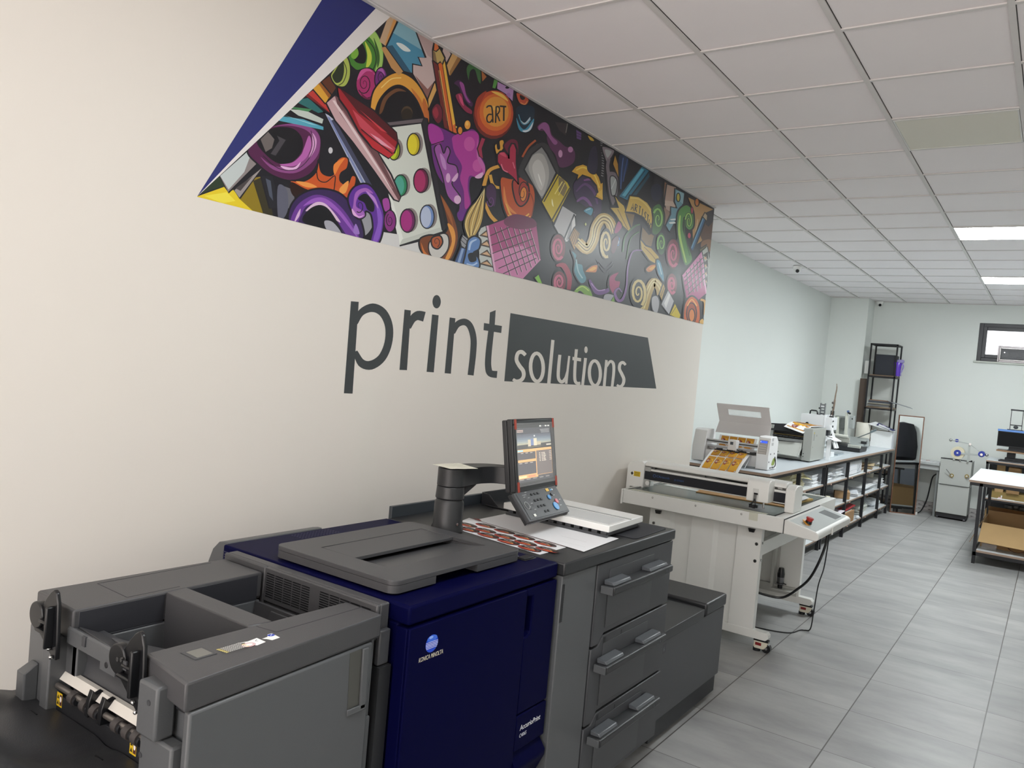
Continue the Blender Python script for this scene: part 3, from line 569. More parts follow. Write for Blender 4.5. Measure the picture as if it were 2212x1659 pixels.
# ribbon
A.p([1200,448,1240,490,1285,530,1310,610,1342,720,1318,742,1262,690,1215,610,1168,548,1235,548],'#cfae48',10); A.s([1230,560,1270,640,1310,720],6,'#8a6c28'); A.p([1290,585,1370,600,1350,700,1340,720,1310,640],'#7c6130',9)
A.p([1325,450,1400,458,1470,505,1520,580,1535,660,1530,745,1505,765,1478,690,1430,625,1360,590,1290,582,1305,520],'#d8b44c',11); A.s([1330,470,1400,480,1470,540,1510,620,1520,700],10,'#e6cb6e')
A.p([1425,700,1480,760,1532,745,1500,868,1455,850,1415,800],'#86683a',9); A.p([1410,802,1455,850,1500,865,1562,935,1565,985,1535,1003,1480,970,1415,880],'#cfae48',10); A.s([1440,860,1500,920,1545,980],6,'#8a6c28')
FT={'A':[[0,1,.5,0,1,1],[.2,.65,.8,.65]],'R':[[0,1,0,0],[0,0,.8,.1,.8,.4,0,.5],[.2,.5,.9,1]],'T':[[0,0,1,0],[.5,0,.5,1]],'I':[[.5,0,.5,1]],'S':[[.95,.15,.5,0,.1,.25,.9,.7,.5,1,.05,.85]],'C':[[.95,.15,.5,0,.05,.5,.5,1,.95,.85]]}
for ch,x,y,an in (('A',1352,512,.30),('R',1381,522,.42),('T',1409,539,.55),('I',1430,556,.65),('S',1452,580,.8),('T',1472,606,.95),('I',1482,640,1.05),('C',1494,668,1.15)):
    for stn in FT[ch]:
        P=[]
        for k in range(0,len(stn),2):
            lx,ly=(stn[k]-.5)*19,(stn[k+1])*58; P+=[x+lx*math.cos(an)-ly*.12,y+lx*math.sin(an)+ly]
        A.s(P,7,'#33312a',sm=False)
# cream waves and spirals
for dx,w_,c in ((0,92,K),(0,80,'#c7a75c')): A.s([915,820,985,880,1035,810,1060,700,1110,632,1165,660,1195,750],w_,c)
for k,c in ((-26,'#eadbA0'),(-2,'#ecd89a'),(22,'#e4cf8c')): A.s([915,820+k,985,880+k,1035+k*.5,810+k*.6,1060+k*.8,700+k*.3,1110+k*.2,640+k,1165-k*.3,665+k,1195-k*.8,755+k*.3],11,c)
for k in (-14,10): A.s([915,820+k,985,880+k,1035+k*.5,810+k*.6,1060+k*.8,700+k*.3,1110+k*.2,640+k,1165-k*.3,665+k,1195-k*.8,755+k*.3],5,K)
A.e(1135,835,50,125,K,0,.05); A.sp(1138,830,44,115,2,24,'#e0cb8a',ph=1.2,sgn=-1,o=4)
A.c([955,572,1005,540,1038,560,1022,612,990,602],'#4f9ab5',8); A.s([975,570,1015,555],8,'#a5d0dc',sm=False); A.e(975,680,7,12,'#c8d080'); A.e(1232,812,20,44,'#4f86cc',8); A.e(1232,820,12,22,'#bcd0e6',5)
A.c([1200,740,1235,652,1268,700,1225,755],'#a8407a',7); A.c([1190,800,1240,780,1210,900,1180,900],'#5c1f33')
# pink spirals
for x,y,rx,ry in ((757,868,52,102),(765,1140,48,80),(1672,915,48,112),(1662,1160,36,82)):
    A.e(x,y,rx+8,ry+10,'#7a2238',9); A.sp(x,y,rx-6,ry-8,2,24,'#cc6484',ph=.8,sgn=-1,o=3)
A.s([740,1010,800,1010,845,1100,840,1200],[12,44,40,30],'#a32d4a',o=6); A.s([1200,1240,1165,1160,1180,1100],[20,30,16],'#9a2c58',o=6)
A.c([858,890,905,920,900,980,950,1000,962,1050,985,1110,965,1150,925,1145,880,1060,885,970],'#4f8fa0',9); A.s([900,960,915,1050,950,1110],10,'#9fc4cc')
A.c([968,1058,1018,1010,1072,1003,1062,1062,1020,1068],'#d9822f',9); A.c([1000,1045,1040,1018,1060,1030,1030,1052],'#f0b040'); A.c([1452,1035,1495,1000,1545,1000,1512,1052,1470,1065],'#d9822f',9); A.c([1480,1035,1515,1012,1530,1020,1500,1045],'#f0b040')
A.s([1005,1120,1060,1215,1130,1215,1195,1175],[14,40,36,10],'#6a3a86',o=6); A.s([1020,1150,1070,1205,1130,1200],8,'#b48ac8'); A.c([1158,1160,1168,1090,1245,1058,1212,1120,1255,1140,1215,1245,1175,1215],'#a8336a',9)
A.s([1425,888,1350,900,1312,1020,1300,1180,1270,1275,1232,1285,1208,1225,1238,1190,1262,1220],[8,10,12,14,20,22,18,12,8],'#83589a',o=3)
A.c([1130,1240,1200,1250,1190,1330,1120,1300],'#a8a8ae'); A.c([878,1215,935,1160,1005,1185,1035,1265,985,1262,930,1215,900,1245],'#7aa83a',8); A.s([900,1200,950,1175,1000,1210],8,'#c0d86a'); A.p([565,1105,602,1078,638,1168,598,1155],'#7fbf3a',7); A.p([1170,1300,1200,1250,1210,1310],'#7aa83a',5)
A.s([1270,900,1290,780,1360,700,1410,680],[12,16,14,8],'#3f6a3c'); A.s([1300,960,1330,800,1400,740],7,'#4f7f48'); A.s([1080,980,1130,1030,1190,980],6,'#4a4656'); A.s([1060,960,1120,1060,1200,1000],5,'#403c4c')
# greens
A.c([1505,550,1565,515,1602,600,1592,700,1545,765,1500,745,1510,640],'#3f7034',9); A.sp(1552,640,40,90,1.6,18,'#8cc060',ph=1.2,sgn=-1,o=3); A.e(1578,835,38,92,'#2f5a30',8); A.sp(1578,832,32,78,1.7,16,'#7fb85a',ph=.6,sgn=-1,o=3)
A.c([1698,660,1715,565,1780,522,1832,575,1838,690,1805,730,1768,700,1762,625,1755,720,1800,860,1828,965,1762,1005,1712,820],'#548f42',10); A.s([1728,610,1722,760,1775,985],[10,18,10],'#b4d66a'); A.s([1760,640,1765,760,1805,930],8,'#2f5a2a'); A.sp(1797,655,28,70,1.6,12,'#9ccc62',ph=.8,sgn=-1,o=4); A.e(1800,770,14,24,'#c2385a',5); A.e(1822,570,10,28,'#b8405a',5)
A.c([1535,965,1572,975,1600,1080,1598,1145,1570,1110,1545,1060],'#5a9ab5',8); A.s([1555,985,1580,1080],8,'#b4d6e0',sm=False)
# lower cream spiral and wave
A.s([1385,1330,1430,1370,1470,1230,1515,1140,1562,1180,1575,1240],74,K); A.s([1385,1330,1430,1370,1470,1230,1515,1140,1562,1180,1575,1240],66,'#bd9f58')
for k in (-18,4): A.s([1385,1325+k,1430+k*.5,1360+k*.5,1470+k,1230,1515,1140+k,1562-k*.5,1180+k,1575-k,1235],11,'#e8d898'); 
A.e(1393,1225,70,128,K); A.sp(1393,1225,60,118,2.1,24,'#ddc884',ph=.4,o=4)
A.c([1500,1265,1545,1250,1565,1310,1545,1390,1505,1360],'#b5b5ba',7); A.p([1560,1240,1590,1150,1612,1190,1580,1300],'#c0a058',8); A.s([1575,1250,1600,1180],4,K,sm=False)
A.p([1572,1318,1630,1202,1683,1292,1640,1402],'#c0c0c4',9); A.p([1600,1310,1640,1225,1650,1245,1615,1350],'#ececec'); A.p([1640,1402,1686,1308,1735,1400,1722,1440],'#d8c02c',9); A.s([1655,1400,1700,1330],5,'#8a7a20',sm=False)
# pink waffle plates
def plate(Q,Lt,vl,hl,edge):
    A.p(Q,'#a9447c',10); A.p(Lt,'#cc7cab'); A.p(edge,'#e0acca')
    for k,l in enumerate(vl):
        A.s([l[0]+5,l[1],l[2]+5,l[3]],4,'#e8bcd6',sm=False); A.s(l,7,'#2c1c28',sm=False)
    for l in hl: A.s(l,7,'#2c1c28',sm=False)
A.p([120,720,185,690,260,1080,130,1050],'#c4c8c4',0)
for k in range(4): A.p([130,770+k*75,190,725+k*80,215+k*8,790+k*78],'#6a5038',6); A.p([150,765+k*75,188,738+k*80,200+k*8,775+k*78],'#d9b088')
plate([183,692,340,632,588,690,622,965,470,1125,248,1068],[225,905,470,850,618,962,470,1118,255,1060],
 [[245,700,375,1095],[295,705,432,1082],[347,700,465,1060],[396,702,505,1048],[440,715,542,1025],[483,702,577,995],[522,700,602,965]],
 [[213,772,372,702],[223,847,548,728],[232,912,556,795],[248,976,572,845],[280,1032,580,900],[308,1078,582,950]],[183,692,200,690,262,1066,248,1068])
A.c([330,640,420,600,560,640,575,700,450,720,340,690],'#6e2a50')
A.c([1770,1290,1800,1250,1870,1240,1900,1300,1870,1330,1800,1330],'#1e1c22')
plate([1743,1088,1902,892,1938,1232,1868,1295,1772,1270],[1745,1088,1902,895,1916,960,1760,1130],
 [[1778,1060,1800,1225],[1808,1025,1835,1220],[1835,995,1862,1215],[1862,975,1888,1190],[1885,950,1915,1170]],
 [[1760,1105,1905,950],[1762,1135,1912,985],[1770,1170,1915,1025],[1780,1205,1920,1070],[1790,1240,1925,1110]],[1895,900,1904,895,1940,1230,1930,1235])
A.p([1900,892,1945,855,1965,960,1945,1250,1930,1130,1918,980],'#b9bdb5',6)
for k in range(5): A.p([1912+k*6,925+k*62,1945-k*1,900+k*62,1950-k*2,960+k*62],'#3a352e',4); A.p([1915+k*5,950+k*62,1935,935+k*62,1938,965+k*62],'#d9b088')
A.p([1880,880,1940,840,1925,870,1890,900],'#6a6440',6)
A.c([1755,1450,1762,1315,1820,1250,1880,1312,1885,1460,1820,1475],'#d0652e',10); A.e(1818,1390,40,85,'#a84a28',8); A.e(1820,1405,24,52,'#e28a48',8); A.s([1785,1330,1820,1280,1860,1330],9,'#f0b060'); A.s([1890,1280,1925,1300,1920,1400],[16,20,10],'#d9a045',o=5); A.c([1880,1450,1910,1430,1920,1480,1890,1490],'#dcb060',5)
# brush with blue handle
A.fr(*FB)
A.c([1505,965,1478,860,1520,740,1600,650,1648,560,1645,700,1625,850,1570,960,1525,990],'#c2a25c',10)
for k in range(5): A.s([1515+k*10,960-k*4,1500+k*28,830-k*6,1640,590],5,K if k%2 else '#efe0a0')
A.p([1448,1000,1470,945,1522,985,1490,1058,1458,1040],'#9a9aa0',9); A.s([1465,960,1505,1000],5,K,sm=False); A.s([1455,990,1498,1030],5,K,sm=False)
A.p([1452,1045,1502,1062,1468,1210,1395,1180],'#3d5a8c',9); A.p([1462,1055,1480,1060,1440,1200,1420,1190],'#8fa8d0')
A.c([1498,1065,1512,990,1565,958,1612,990,1600,1060,1555,1092,1592,1130,1604,1205,1545,1225,1475,1200,1488,1115],'#5f86c0',10); A.s([1520,1070,1535,1010,1580,985],[14,18,8],'#b0c8e8'); A.c([1515,1105,1560,1098,1575,1150,1530,1160],'#17171c',6); A.s([1500,1180,1550,1190,1585,1170],12,'#b0c8e8')
A.out('wall_mural',label='long colourful graffiti style mural of art tools and swirls below the ceiling',cat='mural')
# ------------------------------------------------------------ materials of the machines
GD=mt('#434345',.42,noise=.02,bump=.15,scale=40)      # dark grey plastic, tops
GM=mt('#525456',.45,noise=.015,bump=.1,scale=40)      # mid grey doors
GM2=mt('#3f4043',.45,noise=.015,bump=.1,scale=40)
GK=mt('#252628',.38,noise=.02,bump=.15,scale=40)      # charcoal
BL=mt('#07082f',.4,noise=.015,bump=.08,scale=40,spec=.03)     # cobalt door
BK=mt('#101114',.35,noise=0); BK2=mt('#1b1c20',.5,noise=0)
CH=mt('#c8c8c8',.2,1,noise=0); WH=mt('#e4e4e0',.4,noise=.01); WP=mt('#dcdcd8',.42,noise=.01,bump=.05)
YEL=mt('#e0b81c',.5,noise=0); RED=mt('#a8231c',.4,noise=0)
# ------------------------------------------------------------ finisher (left grey unit)
fin=thing('booklet_finisher','grey finisher unit with two open wells on top, left end of the printer line','printer finisher',(.82,1.23,0))
Z1=1.016
def fq(y,front): # outline of the unit, slightly out of square
    u=(y-.95)/(1.52-.95); return (1.191+(1.150-1.191)*u) if front else (.460+(.473-.460)*u)
yl_f,yl_b,yr=.927,.976,1.522
def fx(x,y): # x,y pair on the top, keeps the skewed left edge
    return (x,y)
body=MB(GD)
def slab(pts,z0,z1,m=None): body.prism(pts,2,z0,z1,m)
XF0=lambda y:1.191-.07*(y-.927)
# rim pieces (top band z .955-1.016)
zb=.955
slab([(.46,.976),(.657,.97),(.657,1.521),(.473,1.521)],.94,Z1)               # rear deck
slab([(1.004,.952),(1.191,.927),(XF0(1.521),1.521),(1.017,1.521)],zb,Z1)       # front deck
slab([(.657,1.209),(1.004,1.213),(1.016,1.276),(.651,1.270)],.82,Z1)           # bridge between wells
slab([(.657,1.505),(1.017,1.505),(1.017,1.521),(.657,1.521)],.82,.93)
body.out('top_housing',fin,bevel=.006)
m=MB(mt('#2c2d32',.5,noise=.01))
m.box(.64,.6575,.985,1.208,.80,.9395); m.box(.64,.6575,1.272,1.505,.80,.9395); m.box(.655,.6576,.985,1.2085,.9395,1.010); m.box(.6505,.6581,1.2705,1.504,.9395,1.010); m.box(1.0165,1.03,1.0,1.505,.80,.95)
m.box(.657,1.017,1.276,1.504,.80,.83); m.hexa([(.66,1.49,.83),(1.016,1.49,.83),(1.016,1.504,.83),(.66,1.504,.83),(.66,1.497,.935),(1.016,1.497,.935),(1.016,1.504,.935),(.66,1.504,.935)],GD)
m.hexa([(.72,1.486,.85),(.97,1.486,.85),(.97,1.492,.85),(.72,1.492,.85),(.74,1.492,.925),(.95,1.492,.925),(.95,1.497,.925),(.74,1.497,.925)],GD)
m.out('well_lining',fin,bevel=.003)
m=MB(GD) # sloping paper tray in the near well
m.hexa([(.66,.985,.955),(1.0,.96,.955),(1.003,1.212,.84),(.657,1.209,.84),(.66,.985,.975),(1.0,.96,.975),(1.003,1.212,.86),(.657,1.209,.86)])
m.hexa([(.78,1.0,.972),(.95,.985,.972),(.92,1.15,.9),(.83,1.16,.9),(.78,1.0,.978),(.95,.985,.978),(.92,1.15,.915),(.83,1.16,.915)],GM2)
for k in range(3): m.cyl((.90+k*.012,1.07,.935),(.90+k*.012,1.115,.918),.0035,m=GK)
m.out('paper_slope',fin,bevel=.003)
m=MB(GM); m.prism([(.5,.985),(1.185,.95),(XF0(1.515)-.008,1.515),(.5,1.515)],2,.12,.745)
m.box(.47,.66,.985,1.515,.12,.935); m.box(1.02,1.135,.97,1.515,.6,.955); m.out('cabinet',fin,bevel=.004)
m=MB(GM); d=[(XF0(.945)-.02,.94),(XF0(.945)+.002,.94),(XF0(1.49)+.002,1.49),(XF0(1.49)-.02,1.49)]; m.prism(d,2,.12,.951); dr=m.out('front_door',fin,bevel=.006)
hm=MB(mt('#4a4a46',.4,noise=0)); x1=XF0(1.41)+.0032; x2=XF0(1.452)+.0032
hm.hexa([(x1-.001,1.41,.80),(x1+.0,1.41,.80),(x2+.0,1.452,.80),(x2-.001,1.452,.80),(x1-.001,1.403,.945),(x1,1.403,.945),(x2,1.447,.945),(x2-.001,1.447,.945)])
hm.out('door_handle',dr)
hm=MB(GM); hm.hexa([(x2-.001,1.452,.787),(x2+.006,1.452,.787),(x2+.006,1.472,.787),(x2-.001,1.472,.787),(x2-.001,1.447,.945),(x2+.006,1.447,.945),(x2+.006,1.467,.945),(x2-.001,1.467,.945)])
hm.box(x1-.002,x2+.006,1.408,1.47,.783,.799); hm.out('grip_rim',dr,bevel=.002)
m=MB(BK2); m.prism([(1.10,.96),(XF0(.96)-.012,.96),(XF0(1.5)-.012,1.5),(1.10,1.5)],2,.93,.957); m.out('shadow_gap',fin)
# seams and details of the top
m=MB(mt('#333338',.6,noise=0))
def seam(m,pts,z,w=.0014):
    for a,b in zip(pts[:-1],pts[1:]):
        d=Vector((b[0]-a[0],b[1]-a[1],0)).normalized()*w; n=Vector((-d.y,d.x,0))
        A0=Vector((a[0],a[1],z));B0=Vector((b[0],b[1],z)); m.plate([A0-n,A0+n,B0+n,B0-n],(0,0,.0004))
seam(m,[(1.017,1.225),(1.078,1.235),(1.074,1.519)],Z1); seam(m,[(.488,1.46),(.49,1.115),(.640,1.113),(.638,1.262)],Z1); m.out('panel_seam',fin)
m=MB(GM2); m.box(1.048,1.102,1.005,1.058,Z1-.001,Z1+.0012); m.box(1.054,1.096,1.014,1.052,Z1+.0012,Z1+.0016,mt('#6d6c66',.3,noise=0)); m.out('sensor_window',fin,bevel=.001)
# warning stickers
S=Art(lambda a,b:Vector((a,b,Z1)),(0,0,1),PAPER,step=6e-5,base=3e-4)
S.p([1.078,1.21,1.078,1.222,1.112,1.219,1.114,1.195,1.100,1.19,1.092,1.183,1.09,1.2],'#ecece8')
S.p([1.080,1.178,1.086,1.140,1.104,1.142,1.118,1.150,1.113,1.178],'#efefec'); S.p([1.078,1.125,1.092,1.15,1.086,1.155],'#efefec')
S.e(1.087,1.213,.0075,.009,'#3a4fb0'); S.s([1.084,1.217,1.09,1.209],.0016,'#e8e8f4'); S.s([1.088,1.172,1.094,1.164,1.098,1.168],.0015,'#55555a')
for r_ in (.0125,.009): S.e(1.103,1.138,r_,r_+.004,'#b8545c'); S.e(1.103,1.138,r_-.0013,r_+.0025,'#efeaea')
for k in range(6):
    x=1.083+k*.0065; y=1.070; S.p([x-.002,y,x+.002,y,x+.001,y+.008,x-.001,y+.008],'#e2d27a'); 
    for q in range(9 if k<4 else 8): S.p([x-.0014,y+.0095+q*.0056,x+.0014,y+.0095+q*.0056,x+.0012,y+.0135+q*.0056,x-.0012,y+.0135+q*.0056],'#d8d8d4')
for k in range(3): S.p([1.098+k*.008,1.122,1.103+k*.008,1.124,1.100+k*.008,1.131],'#e2d27a')
S.out('warning_sticker',fin,label='white, red and blue warning stickers')
# paper exit side: columns, rollers, flaps
m=MB(GM)
m.hexa([(.462,.965,.12),(.575,.955,.12),(.575,.985,.12),(.462,.985,.12),(.462,.965,.935),(.575,.955,.935),(.575,.985,.935),(.462,.985,.935)])
m.hexa([(.575,.945,.12),(.612,.945,.12),(.612,.99,.12),(.575,.99,.12),(.575,.945,.94),(.612,.945,.94),(.612,.99,.94),(.575,.99,.94)])
m.box(.495,.535,.925,.96,.12,.835); m.hexa([(.495,.925,.835),(.535,.925,.835),(.535,.96,.835),(.495,.96,.835),(.5,.955,.855),(.535,.955,.855),(.535,.96,.855),(.5,.96,.855)])
m.out('rear_column',fin,bevel=.004)
m=MB(GM); m.box(1.04,1.155,.93,.965,.12,.87); m.box(1.045,1.115,.915,.96,.872,.985); m.box(1.03,1.09,.905,.93,.12,.72); m.out('front_column',fin,bevel=.006)
for (x,z) in ((1.088,.948),(1.048,.82),(1.05,.745)):
    m=MB(mt('#3c3d40',.5,noise=0)); m.cyl((x,.9145 if z>.9 else .9295,z),(x,.9138 if z>.9 else .9288,z),.006,n=16); m.out('screw_hole',fin)
m=MB(GM2); # curved dark bridge behind the rollers
P=[(.995,.835),(1.008,.86),(1.012,.89),(1.004,.92),(.985,.945),(1.05,.95),(1.05,.80),(.995,.80)]
m.prism(P,0,.615,1.035); m.out('curved_guide',fin,bevel=.002)
m=MB(GM); m.prism([(.645,.936),(.80,.936),(.80,.918),(.865,.918),(.865,.936),(1.03,.936),(1.03,.972),(.645,.972)],1,.966,.978); m.hexa([(.645,.966,.970),(1.03,.966,.970),(1.03,1.0,.955),(.645,1.0,.955),(.645,.970,.976),(1.03,.970,.976),(1.03,1.0,.962),(.645,1.0,.962)]); m.cyl((.828,.9645,.935),(.828,.9661,.935),.007,m=GK); m.box(.72,.735,.962,.968,.95,.974,GM2); m.out('guide_bar',fin,bevel=.003)
m=MB(mt('#cfcbc3',.4,noise=.05)); m.hexa([(.612,.972,.835),(1.03,.972,.835),(1.03,.986,.835),(.612,.986,.835),(.612,.986,.852),(1.03,.986,.852),(1.03,.998,.852),(.612,.998,.852)]); m.out('paper_guide_strip',fin)
m=MB(BK2); m.box(.612,1.035,.968,1.01,.755,.80); m.out('roller_housing',fin,bevel=.002)
m=MB(mt('#7b7672',.3,.7)); m.cyl((.615,.968,.822),(1.032,.968,.822),.0075)
m.out('roller_shaft',fin)
for x in (.70,.755,.80,.895,.94,.975):
    m=MB(mt('#3c3837',.6)); m.cyl((x-.010,.968,.817),(x+.010,.968,.817),.016); m.cyl((x-.018,.966,.815),(x+.018,.966,.815),.011,m=BK2); m.out('roller',fin)
for x in (.775,.83):
    m=MB(BK); m.prism([(.955,.80),(.985,.80),(.99,.855),(.975,.85),(.965,.862),(.957,.835)],0,x-.008,x+.008); m.out('clip_lever',fin,bevel=.002)
for x,z in ((.628,.79),(.957,.79)):
    a=Art(lambda u,v:Vector((u,.9678,v)),(0,-1,0),PAPER,step=1e-4); a.p([x-.013,z-.017,x+.013,z-.017,x+.013,z+.017,x-.013,z+.017],'#d8b41e'); a.p([x+.001,z-.013,x+.012,z-.013,x+.012,z+.013,x+.001,z+.013],'#4a2422'); a.e(x+.006,z+.002,.004,.007,'#e8e0dc'); a.p([x-.011,z+.002,x-.001,z+.002,x-.006,z+.012],'#3a3316'); a.p([x-.011,z-.012,x-.001,z-.012,x-.006,z-.002],'#3a3316'); a.out('hazard_label',fin,label='yellow hazard label')
def flap(x,bottom):
    f=MB(BK)
    # upright paddle with a rounded ear, tapering to its hinge
    pts=[(x-.010,1.060),(x+.004,1.068),(x+.017,1.062),(x+.026,1.04),(x+.034,.95),(x+.036,bottom),(x+.018,bottom),(x-.076,.962),(x-.094,.972),(x-.101,.99),(x-.092,1.007),(x-.072,1.016),(x-.046,1.018),(x-.030,1.04)]
    f.prism(pts,1,.934,.944)
    f.cyl((x-.064,.928,.990),(x-.064,.948,.990),.033,n=28)
    f.box(x+.006,x+.016,.915,.936,.93,1.03); f.box(x-.05,x+.012,.920,.935,.958,.966)
    f.box(x-.03,x+.01,.918,.935,.985,.992)
    o=f.out('stacking_flap',fin,bevel=.003)
    s=MB(CH)
    for dx,dz in ((.02,bottom-.955+.005),(.008,bottom-.955+.022)): s.sph((x+dx,.930,.955+dz),.005,10)
    s.out('screw',o); return o
flap(.628,.905)
o=flap(.998,.895); s=MB(CH); s.cyl((.948,.9245,.995),(.948,.9215,.995),.0055,n=6); s.cyl((.962,.9245,.998),(.962,.9215,.998),.0055,n=6); s.box(.972,.985,.9215,.9245,.98,1.0,GM2); s.out('hex_bolt',o)
# output tray projecting to the left
tr=MB(mt('#2a2b2e',.42,noise=.03,bump=.2,scale=30))
def zs(x,y): return .775-.02*(y-.95)*0+ .11*max(0,(.95-y))*0.2
NX,NY=26,20; x0,x1,ya,yb=.455,1.06,.40,.965
def tz(x,y):
    z=.765+.10*(.965-y)
    u=(x-.76)/.22; 
    if y<.80:
        k=min((.80-y)/.06,1); d=max(abs(x-.74)-.15,0); 
        z+= k*(.030 if d<=0 else 0.030*max(0,1-d/.05))
    if x<.56: z+=.035*min((.56-x)/.06,1)*min(max((.93-y)/.1,0),1)
    if x>1.0 and y<.93: z-=.05*min((x-1.0)/.05,1)
    if abs(x-.86)<.05 and y>.80: z-=.010*(1-abs(x-.86)/.05)*min((y-.80)/.03,1)
    return z
vs=[];fs=[]
for j in range(NY+1):
    for i in range(NX+1):
        x=x0+(x1-x0)*i/NX; y=ya+(yb-ya)*j/NY; vs.append((x,y,tz(x,y)))
n1=len(vs); vs+=[(v[0],v[1],v[2]-.03) for v in vs]
for j in range(NY):
    for i in range(NX):
        a=j*(NX+1)+i; fs.append((a,a+1,a+NX+2,a+NX+1)); fs.append((n1+a+NX+1,n1+a+NX+2,n1+a+1,n1+a))
for i in range(NX): fs.append((i+1,i,n1+i,n1+i+1)); a=NY*(NX+1)+i; fs.append((a,a+1,n1+a+1,n1+a))
for j in range(NY): a=j*(NX+1); fs.append((a,a+NX+1,n1+a+NX+1,n1+a)); a+=NX; fs.append((a+NX+1,a,n1+a,n1+a+NX+1))
tr.add(vs,fs); tr.out('output_tray',fin,sharp=25)
for x in (.60,.90):
    s=MB(BK); s.box(x,x+.03,.915,.918,tz(x,.915)-.002,tz(x+.03,.915)+.001); s.out('tray_slot',fin)
for x,y in ((.5,1.0),(.5,1.42),(1.02,1.0),(1.02,1.42)):
    f=MB(GK); f.box(x,x+.06,y,y+.06,0,.12); f.out('foot',fin)
# ------------------------------------------------------------ relay unit
rl=thing('relay_unit','slim dark grey louvred unit between the finisher and the blue printer','printer module',(.8,1.55,0))
m=MB(GD); m.box(.46,1.125,1.538,1.5735,.40,1.032); m.box(.46,.66,1.526,1.54,.8,1.032); m.box(1.05,1.125,1.526,1.54,.935,1.032)
m.out('housing',rl,bevel=.005)
m=MB(GD); m.box(.66,1.115,1.5265,1.5385,.93,1.031); lv=m.out('louvre_panel',rl,bevel=.003)
for a,b in ((.668,.862),(.90,1.105)):
    m=MB(BK); n=5; w_=(b-a)/n
    for i in range(n):
        for k in range(11): m.box(a+w_*i+.002,a+w_*(i+1)-.0035,1.5257,1.5268,.945+k*.0068,.9483+k*.0068)
    m.out('louvre_slots',lv)
m=MB(GM2); m.box(1.1255,1.142,1.527,1.567,.872,.966); m.out('release_lever',rl,bevel=.004)
m=MB(BK2); m.box(.9,1.13,1.53,1.57,.05,.40); m.box(1.05,1.15,1.526,1.570,.05,.87,GK);  m.out('coupling_gap',rl)
# ------------------------------------------------------------ blue printer
bp_=thing('digital_press','cobalt blue production printer with dark grey output lid','printer',(.8,1.95,0))
ZB=1.033
m=MB(BL)
m.box(.375,1.192,1.580,2.338,.980,ZB); m.box(.375,1.15,1.585,2.335,.30,.980); m.out('body',bp_,bevel=.008,seg=3)
m=MB(BL); m.prism([(.36,.975),(1.196,.975),(1.200,.95),(1.196,.10),(.36,.10)][::-1],1,1.5845,1.5855) if 0 else None
m=MB(BL); m.box(1.150,1.197,1.5815,2.148,.10,.973); m.hexa([(1.150,1.576,.10),(1.19,1.576,.10),(1.19,1.5815,.10),(1.150,1.5815,.10),(1.150,1.576,.973),(1.19,1.576,.973),(1.19,1.5815,.973),(1.150,1.5815,.973)]); m.out('front_door',bp_,bevel=.006,seg=3)
m=MB(BL)
m.prism([(2.190,.945),(2.190,.822),(2.172,.815),(2.153,.812),(2.153,.556),(2.336,.556),(2.336,.973),(2.153,.973),(2.153,.948)],0,1.150,1.195); m.out('side_door',bp_,bevel=.005)
m=MB(BK); m.box(1.150,1.17,2.1535,2.19,.815,.947); m.out('door_recess',bp_)
m=MB(BL); m.prism([(1.150,.43),(1.195,.43),(1.195,.551),(1.150,.551)],1,2.153,2.336); m.out('nameplate_panel',bp_,bevel=.005)
m=MB(BL); m.prism([(1.150,.425),(1.175,.425),(1.205,.385),(1.205,.365),(1.175,.30),(1.150,.30)],1,2.153,2.336); m.prism([(1.150,.09),(1.196,.09),(1.196,.36),(1.150,.425)],1,2.153,2.155); m.out('lower_ledge',bp_,bevel=.004)
m=MB(BK2); m.box(.45,1.14,1.6,2.32,.04,.30); m.box(1.14,1.17,1.70,2.33,.05,.30,GK); m.out('plinth',bp_)
m=MB(GM2); m.box(.33,.36,1.575,2.3,.3,.95); m.out('rear_cover',bp_,bevel=.01)
m=MB(GM); 
m.prism([(.272,.90),(.275,.955),(.295,1.0),(.325,1.028),(.352,1.034),(.374,1.034),(.374,.90)],1,1.60,2.0); m.out('rear_duct',bp_,bevel=.003)
m=MB(mt('#0c0e3a',.5,noise=0))
for i in range(13):
    for j in range(5): m.box(.398+j*.0135,.405+j*.0135,1.835+i*.0138,1.843+i*.0138,ZB-.001,ZB+.0006)
m.out('vent_grille',bp_)
for (x,y) in ((.42,1.70),(.47,1.80),(.40,2.06),(.385,2.30)):
    m=MB(mt('#0c0e3a',.5,noise=0)); m.box(x,x+.003,y,y+.022,ZB-.001,ZB+.0006); m.out('cover_slot',bp_)
m=MB(mt('#0c0e3a',.5,noise=0))
for k in range(9): m.box(.38,.45,1.5795,1.5801,.945+k*.008,.949+k*.008)
m.out('vent_holes',bp_)
m=MB(BK); m.box(1.07,1.115,2.245,2.315,ZB-.001,ZB+.003); m.box(1.076,1.109,2.252,2.308,ZB+.003,ZB+.006,BK2); m.out('power_switch',bp_,bevel=.002)
S=Art(lambda a,b:Vector((b,a,ZB)),(0,0,1),PAPER,step=5e-5); S.text('SUB POWER',2.238,1.062,.006,'#c8c8d4'); S.out('switch_caption',bp_)
